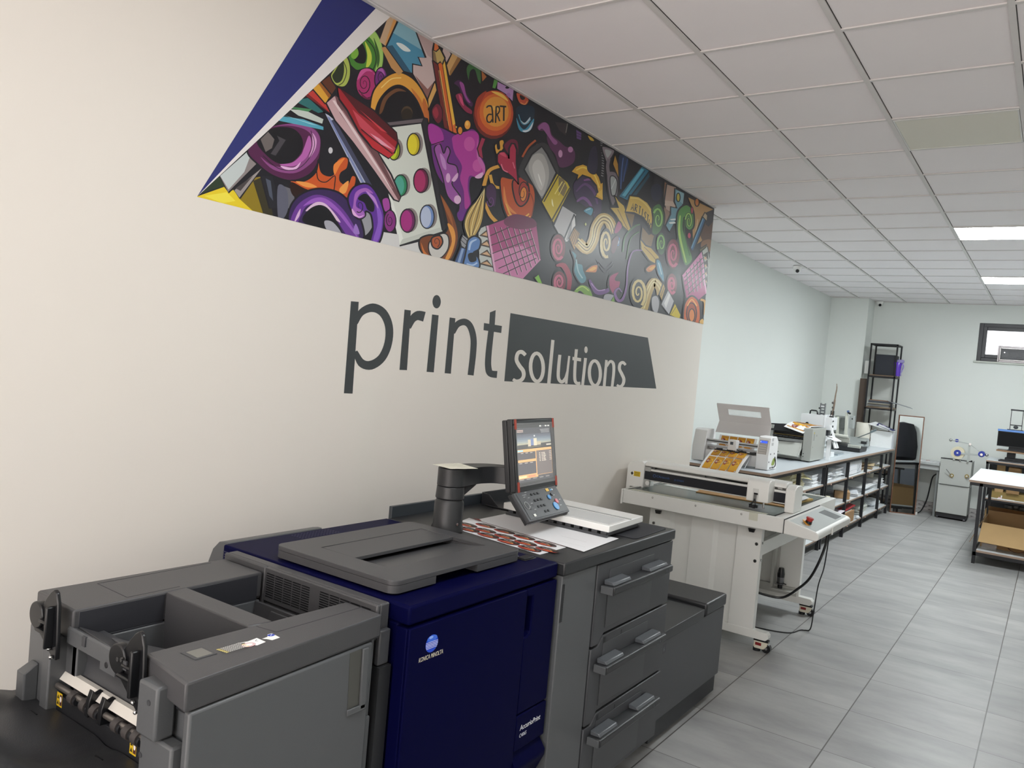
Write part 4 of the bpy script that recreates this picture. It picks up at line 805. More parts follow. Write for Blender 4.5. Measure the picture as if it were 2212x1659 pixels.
# emblem and names
a=Art(lambda u,v:Vector((1.1972,u,v)),(1,0,0),art_mat(.15,'emblem_foil'),step=8e-5)
a.e(1.677,.913,.0265,.0245,'#2148c8'); a.e(1.677,.927,.021,.0095,'#3f6ee0'); a.e(1.672,.931,.009,.004,'#8fb0f4')
for k,w_ in enumerate((.0012,.0015,.0017,.0015,.0012)):
    z=.918-k*.0042; h=.0258*math.sqrt(max(0,1-((z-.913)/.0245)**2)); a.p([1.677-h,z-w_/2,1.677+h,z-w_/2,1.677+h,z+w_/2,1.677-h,z+w_/2],'#e6ecff')
a.out('emblem',bp_,label='round blue emblem with white lines')
a=Art(lambda u,v:Vector((1.1972,u,-v)),(1,0,0),art_mat(.2,'lettering_foil'),step=8e-5)
a.text('KONICA MINOLTA',1.627,-.872,.0125,'#d4ccb8',wdt=.103,sh=.12,bold=.008)
a.out('lettering',bp_,label='cream lettering below the emblem')
a=Art(lambda u,v:Vector((1.1952,u,-v)),(1,0,0),art_mat(.3,'lettering_foil'),step=8e-5)
a.text('AccurioPrint',2.178,-.496,.0175,'#eef0f4',wdt=.124,sh=.1,bold=.012); a.text('C4065',2.178,-.472,.0125,'#dfe2ea',wdt=.042,sh=.1,bold=.01); a.out('model_lettering',bp_,label='white lettering on the lower right door')
# output lid
LZ0,LZ1=ZB+.006,1.075
lx0,lx1,ly0,ly1=.597,1.105,1.605,2.232
R=.03
def ring_outline(notch):
    o=[]
    for (cx,cy,a0) in ((lx1-R,ly1-R,0),(lx0+R,ly1-R,90),(lx0+R,ly0+R,180),(lx1-R,ly0+R,270)):
        for k in range(6): t=math.radians(a0+k*18); o.append((cx+R*math.cos(t),cy+R*math.sin(t)))
    if notch: o+=[(lx1,1.785),(lx1-.075,1.785),(lx1-.075,1.985),(lx1,1.985)]
    return o
def holed(mb,outer,hole,z0,z1,m=None):
    P=[Vector((x,y,0)) for x,y in outer]; Hh=[Vector((x,y,0)) for x,y in hole]; tri=tessellate_polygon([P,Hh]); al=outer+hole; n=len(al); a=len(outer); b=len(hole)
    fs=[tuple(t) for t in tri]+[tuple(n+k for k in t) for t in tri]+[(i,(i+1)%a,n+(i+1)%a,n+i) for i in range(a)]+[(a+i,a+(i+1)%b,n+a+(i+1)%b,n+a+i) for i in range(b)]
    mb.add([(x,y,z0) for x,y in al]+[(x,y,z1) for x,y in al],fs,m)
HO=[(.705,1.697),(.995,1.697),(.995,2.171),(.705,2.171)][::-1]
m=MB(GD); holed(m,ring_outline(True),HO,LZ0,LZ0+.022); m.out('lid_base',bp_)
m2=MB(GD); holed(m2,ring_outline(False),HO,LZ0+.0221,LZ1)
lid=m2.out('output_lid',bp_,bevel=.004,seg=3)
m=MB(GD); m.box(.7055,.852,1.6975,2.1705,LZ1-.012,LZ1-.0015); m.out('lid_flap',lid,bevel=.001)
m=MB(GD); m.hexa([(.80,1.6975,LZ0),(.9945,1.6975,LZ0),(.9945,2.1705,LZ0),(.80,2.1705,LZ0),(.80,1.6975,LZ0+.004),(.9945,1.6975,LZ1-.002),(.9945,2.1705,LZ1-.002),(.80,2.1705,LZ0+.004)]); m.out('lid_slope',lid)
m=MB(BK2); seam(m,[(.853,1.697),(.7045,1.699),(.689+.012,2.171)],LZ1-.0008,.001); m.out('lid_seam',lid)
# ------------------------------------------------------------ paper drawer unit with worktop
pu=thing('paper_drawer_unit','tall grey paper drawer cabinet with three long handled drawers right of the blue printer','drawer unit',(.8,2.83,0))
ZW=1.03
m=MB(GK); m.box(.372,1.215,2.345,3.305,.985,ZW); m.out('worktop',pu,bevel=.006)
m=MB(mt('#34393e',.4,noise=.01)); m.box(.355,.372,2.37,3.305,.95,ZW+.045); m.out('rear_ledge',pu,bevel=.002)
m=MB(GM); m.box(.38,1.18,2.35,3.300,.10,.983); m.box(1.18,1.207,2.35,2.596,.10,.983); m.out('cabinet',pu,bevel=.004)
m=MB(BK2); m.box(1.2071,1.2076,2.352,2.366,.82,.955)
for k in range(22): m.box(1.2071,1.2082,2.366,2.369,.822+k*.006,.825+k*.006)
m.out('side_vent',pu)
def drawer(zt,zb,last):
    pts=[(2.604,zt),(3.298,zt),(3.298,zb),(3.08,zb-.0),(2.70,zb-.0),(2.69,zb-.02),(2.604,zb-.045)] if not last else [(2.604,zt-.05),(2.69,zt-.02),(2.70,zt),(3.298,zt),(3.298,zb),(2.604,zb)]
    return pts
bounds=[(.980,.705,0),(.695,.402,1),(.392,.10,2)]
for (zt,zb,k) in bounds:
    yA,yB=2.606,3.299
    stp=.035
    top=[(yA,zt),(yB,zt)] if k==0 else [(yA,zt-stp),(yA+.05,zt-stp),(yA+.085,zt),(3.13,zt),(3.15,zt+.0),(yB,zt)]
    bot=[(yB,zb),(yA,zb)] if k==2 else [(yB,zb),(yA+.092,zb),(yA+.057,zb-stp),(yA,zb-stp)]
    m=MB(GM2); m.prism((top+bot)[::-1],0,1.181,1.209)
    d=m.out('drawer',pu,bevel=.004)
    m=MB(mt('#434447',.4,noise=.01)); m.box(1.2095,1.2115,2.70,3.10,zb+.02,zt-.03); m.out('recess_plate',d,bevel=.0008)
    zh=(.885,.585,.308)[k]
    m=MB(GK); m.prism([(1.2115,zh-.014),(1.262,zh-.014),(1.268,zh-.008),(1.268,zh+.014),(1.262,zh+.018),(1.2115,zh+.016)],1,2.64,3.18)
    h=m.out('drawer_handle',d,bevel=.003)
    m=MB(mt('#4f5256',.35,noise=0)); m.prism([(1.212,zh+.0165),(1.258,zh+.0185),(1.250,zh+.030),(1.212,zh+.034)],1,2.655,2.80); m.out('grip_pad',h,bevel=.003); m=MB(mt('#4f5256',.35,noise=0)); m.prism([(1.212,zh+.0165),(1.258,zh+.0185),(1.250,zh+.030),(1.212,zh+.034)],1,2.98,3.15); m.out('grip_pad',h,bevel=.003); m=MB(GM); m.box(1.2125,1.262,2.632,2.6395,zh-.012,zh+.016); m.out('end_plate',h,bevel=.001)
    a=Art(lambda u,v:Vector((1.2683,u,-v)),(1,0,0),INK); a.p([3.10,-zh-.011,3.135,-zh-.011,3.135,-zh+.006,3.10,-zh+.006],'#232428'); a.text(str(3+k),3.112,-zh+.003,.010,'#8a8c92'); a.out('tray_number',h)
    if k:
        m=MB(BK); m.box(1.209,1.2096,2.70,2.718,zt-.034,zt-.008); m.out('indicator_slot',d); m=MB(BK); m.box(1.209,1.2096,2.85,2.858,zt-.032,zt-.012); m.out('indicator_slot',d)
m=MB(BK)
for (x,y) in ((1.10,2.70),(1.10,3.2),(.45,2.45),(.45,3.2)):
    m=MB(BK); m.cyl((x,y,.02),(x,y,.0999),.012); m.cyl((x,y,0),(x,y,.02),.026,m=CH); m.out('levelling_foot',pu)
# ------------------------------------------------------------ low large-capacity feeder
lf=thing('large_capacity_feeder','low dark grey paper feeder box on the floor side of the drawer unit','paper feeder',(.8,3.73,0))
m=MB(GM2); m.box(.48,1.180,3.33,4.17,.13,.50); m.box(.48,1.165,3.33,4.17,.03,.13,BK2); m.out('cabinet',lf,bevel=.004)
m=MB(GK); m.box(.47,1.186,3.325,3.855,.502,.547); m.prism([(.80,3.855),(1.17,3.855),(1.17,3.86),(.80,3.92)],2,.502,.547); m.out('front_lid',lf,bevel=.007)
m=MB(GK); m.box(.47,1.187,3.882,4.178,.502,.567); m.out('rear_lid',lf,bevel=.012,seg=3)
m=MB(BK2); m.box(.49,1.17,3.85,3.885,.505,.53); m.out('lid_gap',lf)
a=Art(lambda u,v:Vector((1.1803,u,-v)),(1,0,0),INK); a.p([3.365,-.485,3.405,-.485,3.405,-.44,3.365,-.44],'#2b2c31'); a.text('6',3.378,-.45,.02,'#70737a'); a.out('tray_number',lf)
m=MB(BK)
for (x,y) in ((.55,3.4),(1.08,3.4),(.55,4.1),(1.08,4.1)):
    m=MB(BK); m.cyl((x-.01,y,.0251),(x+.01,y,.0251),.025); m.out('caster_wheel',lf)
# ------------------------------------------------------------ operator panel on its arm
op=thing('operator_panel','dark operator touchscreen panel with keypad on a swivel arm above the worktop','control panel',(.64,2.30,ZW))
cx,cy=.66,2.376
m=MB(GK); m.lathe([(.062,1.0345),(.062,1.05),(.057,1.06),(.057,1.145),(.05,1.158)],(cx,cy,0),n=36); m.out('post',op)
m=MB(GK); m.lathe([(.052,1.158),(.056,1.162),(.053,1.208)],(cx,cy,0),n=36); m.prism([(cy+.03,1.162),(cy+.03,1.208),(cy+.125,1.208)],0,cx-.028,cx+.032); m.out('elbow',op,bevel=.002)
ex,ey=.775,2.66
m=MB(GK)
pts=[]; path=cat_smooth([(cx,cy),(cx-.01,cy+.10),(cx-.005,cy+.17),(cx+.03,cy+.24),(ex,ey)],False,6)
L2=[];R2=[]
for i,p in enumerate(path):
    q=path[min(i+1,len(path)-1)]; r_=path[max(i-1,0)]; d=Vector((q[0]-r_[0],q[1]-r_[1])).normalized(); w_=.052*(1-i/len(path))+.036*(i/len(path))
    L2.append((p[0]-d.y*w_,p[1]+d.x*w_)); R2.append((p[0]+d.y*w_,p[1]-d.x*w_))
cap=[(cx+.054*math.cos(t),cy+.054*math.sin(t)) for t in [PI+PI*k/12 for k in range(13)]]
m.prism([(x,y) for x,y in cap]+R2[1:]+L2[1:][::-1],2,1.21,1.278); m.lathe([(.04,1.276),(.036,1.282),(.02,1.281)],(cx,cy,0),m=GK); m.out('arm',op,bevel=.008,seg=3)
Q=[Vector((.799,2.557,1.478)),Vector((.765,2.911,1.477)),Vector((.812,2.915,1.194)),Vector((.846,2.56,1.195))]
Q2=[Vector((.852,2.526,1.196)),Vector((.827,2.878,1.196)),Vector((.911,2.874,1.101)),Vector((.936,2.531,1.101))]
n1=(Q[3]-Q[0]).cross(Q[1]-Q[0]).normalized(); n2=(Q2[3]-Q2[0]).cross(Q2[1]-Q2[0]).normalized()
if n1.x<0: n1=-n1
if n2.x<0 : n2=-n2
def bil(Q,u,v): return (Q[0]*(1-u)+Q[1]*u)*(1-v)+(Q[3]*(1-u)+Q[2]*u)*v
def hq(mb,Q,u0,u1,v0,v1,d0,d1,n,m=None):
    c=[bil(Q,u,v) for u,v in ((u0,v0),(u1,v0),(u1,v1),(u0,v1))]; mb.hexa([p+n*d0 for p in c]+[p+n*d1 for p in c],m)
m=MB(GK); hq(m,Q,0,1,0,1,-.052,-.030,n1); hq(m,Q,-.01,1.01,-.01,1,-.028,-.004,n1); hq(m,Q,0,1,0,.075,-.006,.004,n1); hq(m,Q,0,.055,.07,1,-.006,.004,n1); hq(m,Q,.945,1,.07,1,-.006,.004,n1); hq(m,Q,0.05,.95,.90,1,-.006,.004,n1); hq(m,Q,-.0,1,.98,1.03,-.03,.004,n1)
m.out('screen_housing',op,bevel=.004)
m=MB(GK); hq(m,Q2,-.01,1.01,-.03,1.02,-.026,-.012,n2); hq(m,Q2,0,1,0,1,-.014,0,n2,GM2); hq(m,Q2,.045,.955,.03,.95,.0,.0015,n2); kp=m.out('keypad_housing',op,bevel=.004)
# screen picture
SW=.354;SH=.287
S=Art(lambda u,v:bil(Q,u,v)-n1*.0045,tuple(n1),INKS,step=4e-5,base=1e-4)
S.p([.05,.07,.95,.07,.95,.90,.05,.90],'#1f2024'); S.p([.07,.09,.93,.09,.93,.88,.07,.88],'#33333a')
S.p([.07,.09,.93,.09,.93,.115,.07,.115],'#8a8a8c')
for k in range(12): S.p([.08+k*.071,.093,.13+k*.071,.093,.13+k*.071,.112,.08+k*.071,.112],'#d8d8d4' if k%3 else '#5a5a5e')
S.p([.07,.12,.93,.12,.93,.21,.07,.21],'#3a3a40'); 
for k in range(2): S.p([.09,.15+k*.02,.24,.15+k*.02,.24,.158+k*.02,.09,.158+k*.02],'#d8b8a8')
for k in range(3): S.p([.66+k*.01,.15+k*.02,.90,.15+k*.02,.90,.157+k*.02,.66+k*.01,.157+k*.02],'#a8a8a8')
for k,c_ in enumerate(('#4f545e','#5c636e','#6b7480','#7e8890','#949a94','#a8a48c')): S.p([.07,.21+k*.025,.93,.21+k*.025,.93,.236+k*.025,.07,.236+k*.025],c_)
S.p([.07,.36,.93,.345,.93,.40,.07,.42],'#3c3a38')
S.p([.34,.29,.41,.29,.41,.385,.34,.385],'#c0b49c'); S.p([.41,.28,.48,.28,.48,.375,.41,.375],'#6878a0'); S.p([.48,.275,.56,.275,.56,.38,.48,.38],'#cfc4a8'); S.p([.56,.325,.66,.325,.66,.375,.56,.375],'#b8ac92'); S.p([.49,.23,.52,.23,.52,.25,.49,.25],'#d8d8d8'); S.p([.34,.395,.66,.39,.66,.396,.34,.401],'#86806c')
S.p([.80,.37,.93,.37,.93,.39,.80,.39],'#c8c0b0')
S.p([.07,.42,.93,.42,.93,.86,.07,.86],'#e0ac70'); S.p([.075,.428,.21,.428,.21,.452,.075,.452],'#9ccbd8'); S.p([.08,.46,.51,.46,.51,.565,.08,.565],'#4a4448'); S.p([.08,.60,.51,.60,.51,.775,.08,.775],'#48444a'); S.p([.53,.455,.925,.455,.925,.80,.53,.80],'#6a5f5c')
for r in range(6):
    for q in range(2): S.p([.60+q*.06,.49+r*.022,.63+q*.06,.49+r*.022,.63+q*.06,.499+r*.022,.60+q*.06,.499+r*.022],'#e8d8c8')
    S.p([.70,.49+r*.022,.75+.01*(r%3),.49+r*.022,.75+.01*(r%3),.499+r*.022,.70,.499+r*.022],'#e8d8c8'); S.p([.86,.48+r*.024,.92,.48+r*.024,.92,.487+r*.024,.86,.487+r*.024],'#d8c8b8')
for q in range(3): S.p([.15+q*.11,.47,.21+q*.11,.47,.21+q*.11,.478,.15+q*.11,.478],'#c8bcb0'); S.p([.10+q*.13,.61,.17+q*.13,.61,.17+q*.13,.618,.10+q*.13,.618],'#c8bcb0')
S.p([.08,.79,.26,.79,.26,.82,.08,.82],'#f0d0a0'); S.p([.30,.79,.48,.79,.48,.82,.30,.82],'#e88a60'); S.p([.54,.805,.92,.805,.92,.83,.54,.83],'#4a4648'); S.p([.07,.83,.93,.83,.93,.88,.07,.88],'#3a3a40')
for q in range(5): S.p([.09+q*.16,.835,.19+q*.16,.835,.19+q*.16,.85,.09+q*.16,.85],'#8a8480')
S.out('touchscreen',op,label='lit touchscreen')
m=MB(mt('#ffffff',.08,noise=0,alpha=.10)); hq(m,Q,.03,.97,.05,.93,.0045,.0052,n1); m.out('clear_film',op,label='clear plastic film taped over the screen')
for (u,v,l) in ((.005,-.005,.14),(.945,-.005,.14),(.005,.86,.14),(.945,.86,.14)):
    m=MB(mt('#a33a26',.45)); hq(m,Q,u,u+.045,v,v+l,.0042,.0056,n1); m.out('red_tape',op,label='strip of red tape')
S=Art(lambda u,v:bil(Q2,u,v)+n2*.0016,tuple(n2),INK,step=5e-5)
for r in range(3):
    for q in range(3): S.p([.33+q*.075+r*.0,.10+r*.22,.375+q*.075,.10+r*.22,.375+q*.075,.20+r*.22,.33+q*.075,.20+r*.22],'#0d0d10')
for (u,v) in ((.17,.27),(.25,.12),(.25,.32),(.25,.52),(.25,.74),(.17,.62)): S.e(u,v,.012,.035,'#0b0b0e'); S.e(u,v-.08,.026,.008,'#b8b8b8')
S.e(.13,.48,.045,.13,'#c8c8c8'); S.e(.13,.48,.040,.118,'#101014'); S.p([.15,.80,.20,.80,.20,.89,.15,.89],'#e8e8e0'); S.p([.71,.05,.78,.05,.78,.16,.71,.16],'#e0b43c'); S.e(.82,.12,.012,.035,'#5ab0e0'); S.e(.86,.12,.016,.03,'#d0e0e8')
S.text('CLASSIC',.14,.14,.03,'#c8c8cc',wdt=.10)
for (u,v) in ((.83,.33),(.91,.52),(.86,.72)): S.e(u,v,.022,.01,'#d0d0d0')
S.out('key_legends',kp)
m=MB(BK2)
for r in range(3):
    for q in range(3): hq(m,Q2,.335+q*.075,.37+q*.075,.115+r*.22,.185+r*.22,.0015,.004,n2)
for q in range(2): hq(m,Q2,.45+q*.075-.02,.485+q*.075-.02,.76,.84,.0015,.004,n2)
m.out('number_keys',kp,bevel=.0008)
def key(u,v,r,c,name,l):
    p=bil(Q2,u,v); m=MB(mt(c,.35,noise=0)); m.cyl(p+n2*.0015,p+n2*.005,r,n=24); m.out(name,kp,bevel=.001,label=l)
key(.70,.36,.011,'#3f86c0','round_key','small blue key'); key(.82,.55,.011,'#c8606a','round_key','pink stop key'); key(.745,.71,.018,'#3a8ccc','round_key','large blue start key'); key(.79,.28,.007,'#15151a','round_key','small black key')
for k in range(3):
    m=MB(CH); m.cyl((cx+.0565,cy-.012,1.035+k*.022-.01),(cx+.058,cy-.012,1.035+k*.022-.01),.006,n=14); m.out('port_ring',op)
# note lying on the arm
a=MB(mt('#dfdccb',.6)); a.plate([(.608,2.318,1.2865),(.614,2.473,1.2835),(.745,2.428,1.2835),(.715,2.296,1.2865)],(0,0,.0006))
n_=a.out('paper_note',label='cream handwritten note lying on the dark swivel arm',cat='note')
S=Art(lambda u,v:Vector((u,v,1.2876)),(0,0,1),PAPER)
for k in range(6): S.s([.63+k*.016,2.345+.004*k,.64+k*.016,2.38,.63+k*.016,2.42+.003*(k%3)],.0012,'#8a8880')
S.out('handwriting',n_)
# ------------------------------------------------------------ sheets and things on the worktop
a=MB(mt('#e6e6e8',.5,noise=0)); a.plate([(.556,2.650,ZW+.0006),(1.091,2.556,ZW+.0006),(1.091,2.375,ZW+.0006),(.606,2.445,ZW+.0006)],(0,0,.0009))
sh=a.out('printed_sheet',label='sheet printed with red and black oval labels on the worktop beside the lid',cat='printed sheet')
S=Art(lambda u,v:Vector((u,v,ZW+.0016)),(0,0,1),PAPER,step=4e-5)
def oval(x,y):
    S.e(x,y,.052,.026,'#2a1a18',rot=-.16,n=26); S.c([x-.05,y+.006,x-.03,y-.005,x,y-.002,x+.03,y-.014,x+.049,y-.010,x+.03,y-.024,x-.01,y-.026,x-.045,y-.012],'#9a3226'); S.c([x-.02,y-.01,x+.01,y-.006,x+.03,y-.014,x+.005,y-.02],'#b8562e')
    S.p([x-.03,y+.010,x+.012,y+.002,x+.013,y+.005,x-.03,y+.013],'#d8c8b8'); S.p([x-.01,y+.018,x+.03,y+.01,x+.03,y+.012,x-.01,y+.02],'#b8a898'); S.e(x+.02,y-.008,.006,.004,'#d8a050')
for k in range(4): oval(.69+k*.108,2.590-k*.019)
for k in range(5): oval(.64+k*.108-.0,2.532-k*.019)
for k in range(4): oval(.70+k*.108,2.468-k*.019)
S.p([.60,2.634,1.08,2.552,1.08,2.549,.60,2.631],'#6a2420'); S.c([.585,2.640,.60,2.655,.63,2.640,.62,2.634,.60,2.64],'#8a2c24')
for k in range(2): S.p([1.03+k*.03,2.40,1.032+k*.03,2.40,1.032+k*.03,2.53,1.03+k*.03,2.53],'#9a9a9a')
S.out('oval_labels',sh)
a=MB(mt('#ececee',.5,noise=0)); a.plate([(.595,2.873,ZW+.002),(1.148,2.876,ZW+.002),(1.171,2.551,ZW+.002),(.600,2.645,ZW+.002)],(0,0,.0012)); wsh=a.out('blank_sheet',label='blank white sheet overlapping the printed sheet on the worktop',cat='sheet of paper')
S=Art(lambda u,v:Vector((u,v,ZW+.0033)),(0,0,1),PAPER); S.p([.98,2.70,1.10,2.695,1.10,2.6965,.98,2.7015],'#b8b8b8'); S.p([1.02,2.62,1.14,2.615,1.14,2.6165,1.02,2.6215],'#c8c8c8'); S.out('trim_marks',wsh)
a=MB(mt('#26272d',.6)); a.prism([(.80,2.955),(1.060,2.940),(1.18,2.935),(1.195,2.95),(1.185,3.26),(1.17,3.28),(.80,3.285)][::-1],2,ZW+.0006,ZW+.003); a.out('rubber_mat',bevel=.001,label='black rubber mat on the worktop under the white frame box',cat='mat')
g=thing('paper_guide','black curved paper guide bracket at the rear edge of the worktop','bracket',(.45,3.05,ZW))
a=MB(BK2); a.prism([(.385,2.955),(.44,2.942),(.52,2.94),(.60,2.945),(.78,2.955),(.78,2.975),(.56,2.97),(.50,2.99),(.45,3.04),(.43,3.10),(.425,3.28),(.385,3.28)],2,ZW+.0006,ZW+.006); a.box(.378,.388,2.97,3.28,ZW+.0006,ZW+.055); a.hexa([(.386,2.96,ZW+.001),(.50,2.945,ZW+.001),(.50,2.95,ZW+.001),(.386,2.97,ZW+.001),(.386,2.96,ZW+.055),(.43,2.952,ZW+.055),(.43,2.957,ZW+.055),(.386,2.97,ZW+.055)])
a.out('bracket_plate',g,bevel=.002)
wb=thing('frame_box','white plastic frame box with slotted rails underneath on the worktop','box',(.86,3.02,ZW))
a=MB(mt('#e9e9e6',.35,noise=0)); U=Vector((.998,-.038,0)); V_=Vector((.02,.36,0)); O=Vector((.592,2.845,0))
def fb(u0,u1,v0,v1,z0,z1,mb,m=None):
    P=lambda u,v,z:O+Vector((.534*u,-.018*u,0))+Vector((.02*v*(1-u)-.014*u*v+.0,.345*v,0))+Vector((0,0,z))
    mb.hexa([P(u0,v0,z0),P(u1,v0,z0),P(u1,v1,z0),P(u0,v1,z0),P(u0,v0,z1),P(u1,v0,z1),P(u1,v1,z1),P(u0,v1,z1)],m)
fb(0,1,0,1,ZW+.028,ZW+.055,a); a.out('box_body',wb,bevel=.003)
a=MB(mt('#d2d4d4',.25,noise=0)); fb(.08,.97,.08,.55,ZW+.0551,ZW+.0558,a); a.out('clear_lid',wb)
a=MB(mt('#9a9c9c',.3,noise=0)); fb(.0,1,.60,.635,ZW+.0551,ZW+.0572,a); a.out('groove_strip',wb)
a=MB(mt('#4c4d50',.4,.3))
for k in range(12): fb(.04+k*.08,.09+k*.08,.03,.97,ZW+.008,ZW+.028,a)
fb(.02,.98,.02,.05,ZW+.003,ZW+.014,a); fb(.02,.98,.95,.98,ZW+.003,ZW+.014,a); a.out('under_rails',wb)
# ------------------------------------------------------------ flatbed cutter
fc=thing('flatbed_cutter','large white flatbed cutter on casters with a travelling beam over its bed','cutting machine',(.75,5.6,0))
def leg(y,front):
    m=MB(WP); d=1 if front else -1
    ya=y; yb=y+.055
    xs=[.30,.452,.475,.609,.761,.79,.918,1.075]
    m.box(.30,.452,ya,ya+.004,.10,.795); m.hexa([(.452,ya,.13),(.476,ya+.02,.13),(.476,ya+.024,.13),(.452,ya+.004,.13),(.452,ya,.795),(.476,ya+.02,.795),(.476,ya+.024,.795),(.452,ya+.004,.795)])
    m.box(.476,.609,ya+.02,ya+.024,.13,.795); m.box(.605,.609,ya,ya+.022,.13,.795); m.box(.609,.761,ya,ya+.004,.13,.795)
    m.hexa([(.761,ya,.13),(.79,ya+.02,.13),(.79,ya+.024,.13),(.761,ya+.004,.13),(.761,ya,.795),(.79,ya+.02,.795),(.79,ya+.024,.795),(.761,ya+.004,.795)])
    m.box(.79,.918,ya+.02,ya+.024,.13,.795); m.box(.914,.918,ya,ya+.022,.13,.795); m.box(.918,1.079,ya,ya+.004,.10,.795)
    m.box(1.075,1.079,ya,yb,.10,.795); m.box(.30,.304,ya,yb,.10,.795)
    m.box(.918,1.079,yb-.004,yb,.10,.795) if not front else None
    m.prism([(.24,.0779),(1.165,.0779),(1.182,.095),(1.182,.112),(1.168,.128),(1.079,.13),(.30,.13),(.24,.128)],1,ya-.0015,yb+.0015)
    return m.out('end_leg',fc,bevel=.002)
for y,fr in ((5.075,True),(6.17,False)):
    L=leg(y,fr)
    if fr:
        m=MB(mt('#8f8f8c',.25,.9,noise=0))
        for (x,z) in ((1.052,.68),(1.052,.57),(.334,.68)): m=MB(mt('#8f8f8c',.25,.9,noise=0)); m.cyl((x,y-.004,z),(x,y,z),.0105,n=18); m.cyl((x,y-.0045,z),(x,y-.0039,z),.005,n=6,m=BK); m.out('bolt',L)
        for z in (.687,.576): m=MB(mt('#8f8f8c',.25,.9,noise=0)); m.cyl((1.079,y+.03,z),(1.083,y+.03,z),.0085,n=16); m.out('bolt',L)
        for x in (.364,1.016): m=MB(BK); m.prism([(x-.022,.775),(x+.022,.775),(x+.015,.752),(x-.015,.752)],1,y-.02,y-.001); m.out('bracket',L)
for q in ((1.04,1.0745,5.13,6.169,.600,.690),(.31,.345,5.13,6.169,.6,.69),(.66,.70,5.1305,6.169,.19,.25)):
    m=MB(WP); m.box(*q); m.out('cross_bar',fc,bevel=.002)
m=MB(mt('#b5b5b0',.5)); m.box(.30,1.07,6.14,6.168,.13,.19); m.box(.90,1.075,6.05,6.168,.170,.178); m.box(.880,.90,6.10,6.168,.178,.60); m.out('valve_shelf',fc)
for (x,y) in ((1.140,5.10),(1.140,6.195),(.28,5.10),(.28,6.195)):
    m=MB(mt('#d8d2bf',.45)); m.prism([(x-.042,.020),(x+.020,.020),(x+.038,.045),(x+.040,.066),(x-.046,.066),(x-.048,.03)],1,y-.022,y+.022)
    ca=m.out('caster',fc,bevel=.004)
    m=MB(mt('#7c1418',.4)); m.box(x-.036,x+.002,y-.0245,y-.0222,.040,.058); m.cyl((x-.03,y,.0),(x-.03,y,.02),.024,m=BK); m.out('levelling_dial',ca)
    m=MB(BK); m.cyl((x+.032,y-.016,.028),(x+.032,y+.016,.028),.028,n=24); m.cyl((x+.032,y-.017,.028),(x+.032,y+.017,.028),.009,n=16,m=CH); m.out('wheel',ca)
    m=MB(BK); m.box(x-.05,x+.042,y-.02,y+.02,.066,.0775); m.out('mount_plate',ca)
# bed
m=MB(WP); m.box(.135,1.238,4.965,4.985,.800,.893); m.box(.118,.134,4.962,6.34,.79,.893); m.box(1.175,1.238,4.985,6.345,.80,.893); m.box(.135,1.175,6.31,6.345,.80,.893); m.box(.135,1.175,4.985,6.31,.795,.875)
m.out('bed_frame',fc,bevel=.003)
for x in (.356,.664,.971): m=MB(CH); m.sph((x,4.964,.871),.007,12); m.out('bolt',fc)
m=MB(BK2); m.box(.150,.160,5.0,6.3,.893,.8945); m.out('side_slot',fc); m=MB(BK2); m.box(1.166,1.176,5.0,6.33,.893,.8945); m.out('side_slot',fc)
m=MB(mt('#33453f',.25,noise=.06,scale=8)); m.box(.162,1.164,5.03,6.29,.8755,.889); m.out('cutting_mat',fc)
m=MB(mt('#c4c4b4',.55,noise=.06)); m.plate([(.16,4.985,.8935),(1.12,4.985,.8935),(1.12,5.03,.8935),(.18,5.045,.8935)],(0,0,.001)); m.box(1.02,1.075,4.9635,4.9648,.845,.8935); m.box(.985,1.085,4.9648,5.02,.8946,.8956); m.out('masking_tape',fc,label='cream masking tape along the front edge')
m=MB(mt('#cfd6d3',.15,noise=0)); m.plate([(.2,5.5,.8896),(.52,5.46,.8896),(.60,6.2,.8896),(.2,6.25,.8896)],(0,0,.0006)); m.plate([(.60,5.12,.8896),(.9,5.10,.8896),(.95,5.3,.8896),(.64,5.3,.8896)],(0,0,.0006)) if 0 else None; m.out('clear_sheet',fc,label='pale clear film on the cutting mat')
# travelling beam
yb0,yb1=5.21,5.36
m=MB(WH); m.prism([(yb0+.0,1.046),(yb0-.002,1.056),(yb0+.010,1.072),(yb0+.04,1.080),(yb1,1.080),(yb1,1.046)],0,.168,1.165); m.box(.168,1.165,yb0+.09,yb1,.945,1.05); m.box(.168,1.165,yb0+.012,yb0+.04,1.012,1.028); m.box(.168,1.165,yb0+.01,yb0+.04,.942,.950)
bm_=m.out('beam',fc,bevel=.003)
m=MB(mt('#14161f',.3,noise=0)); m.box(.168,1.165,yb0+.004,yb0+.04,.951,1.010); fb_=m.out('front_strip',bm_,bevel=.001)
m=MB(mt('#8a8a86',.4)); m.box(.17,1.163,yb0+.07,yb0+.09,1.028,1.047); m.box(.195,.235,yb0+.02,yb0+.06,1.028,1.044,mt('#5b5b5a',.4)); m.box(1.10,1.13,yb0+.045,yb0+.055,1.031,1.043,mt('#e6e6e4',.4)); m.tube([(.6,yb0+.05,1.045),(.75,yb0+.05,1.033),(.9,yb0+.05,1.031),(.95,yb0+.05,1.04)],.004,m=BK); m.box(.600,.606,yb0+.05,yb0+.06,1.028,1.046,BK); m.out('cable_channel',bm_)
a=Art(lambda u,v:Vector((u,yb0+.0035,-v)),(0,-1,0),INK,step=1e-4,base=4e-4); a.e(.245,-.985,.011,.011,'#35588e'); a.e(.245,-.985,.008,.008,'#14161f'); a.text('CArtecnik',.262,-.977,.016,'#35588e',wdt=.10); a.text('JS-S750M',.395,-.974,.012,'#35588e',wdt=.072); a.out('beam_lettering',fb_,label='faint blue lettering on the dark strip')
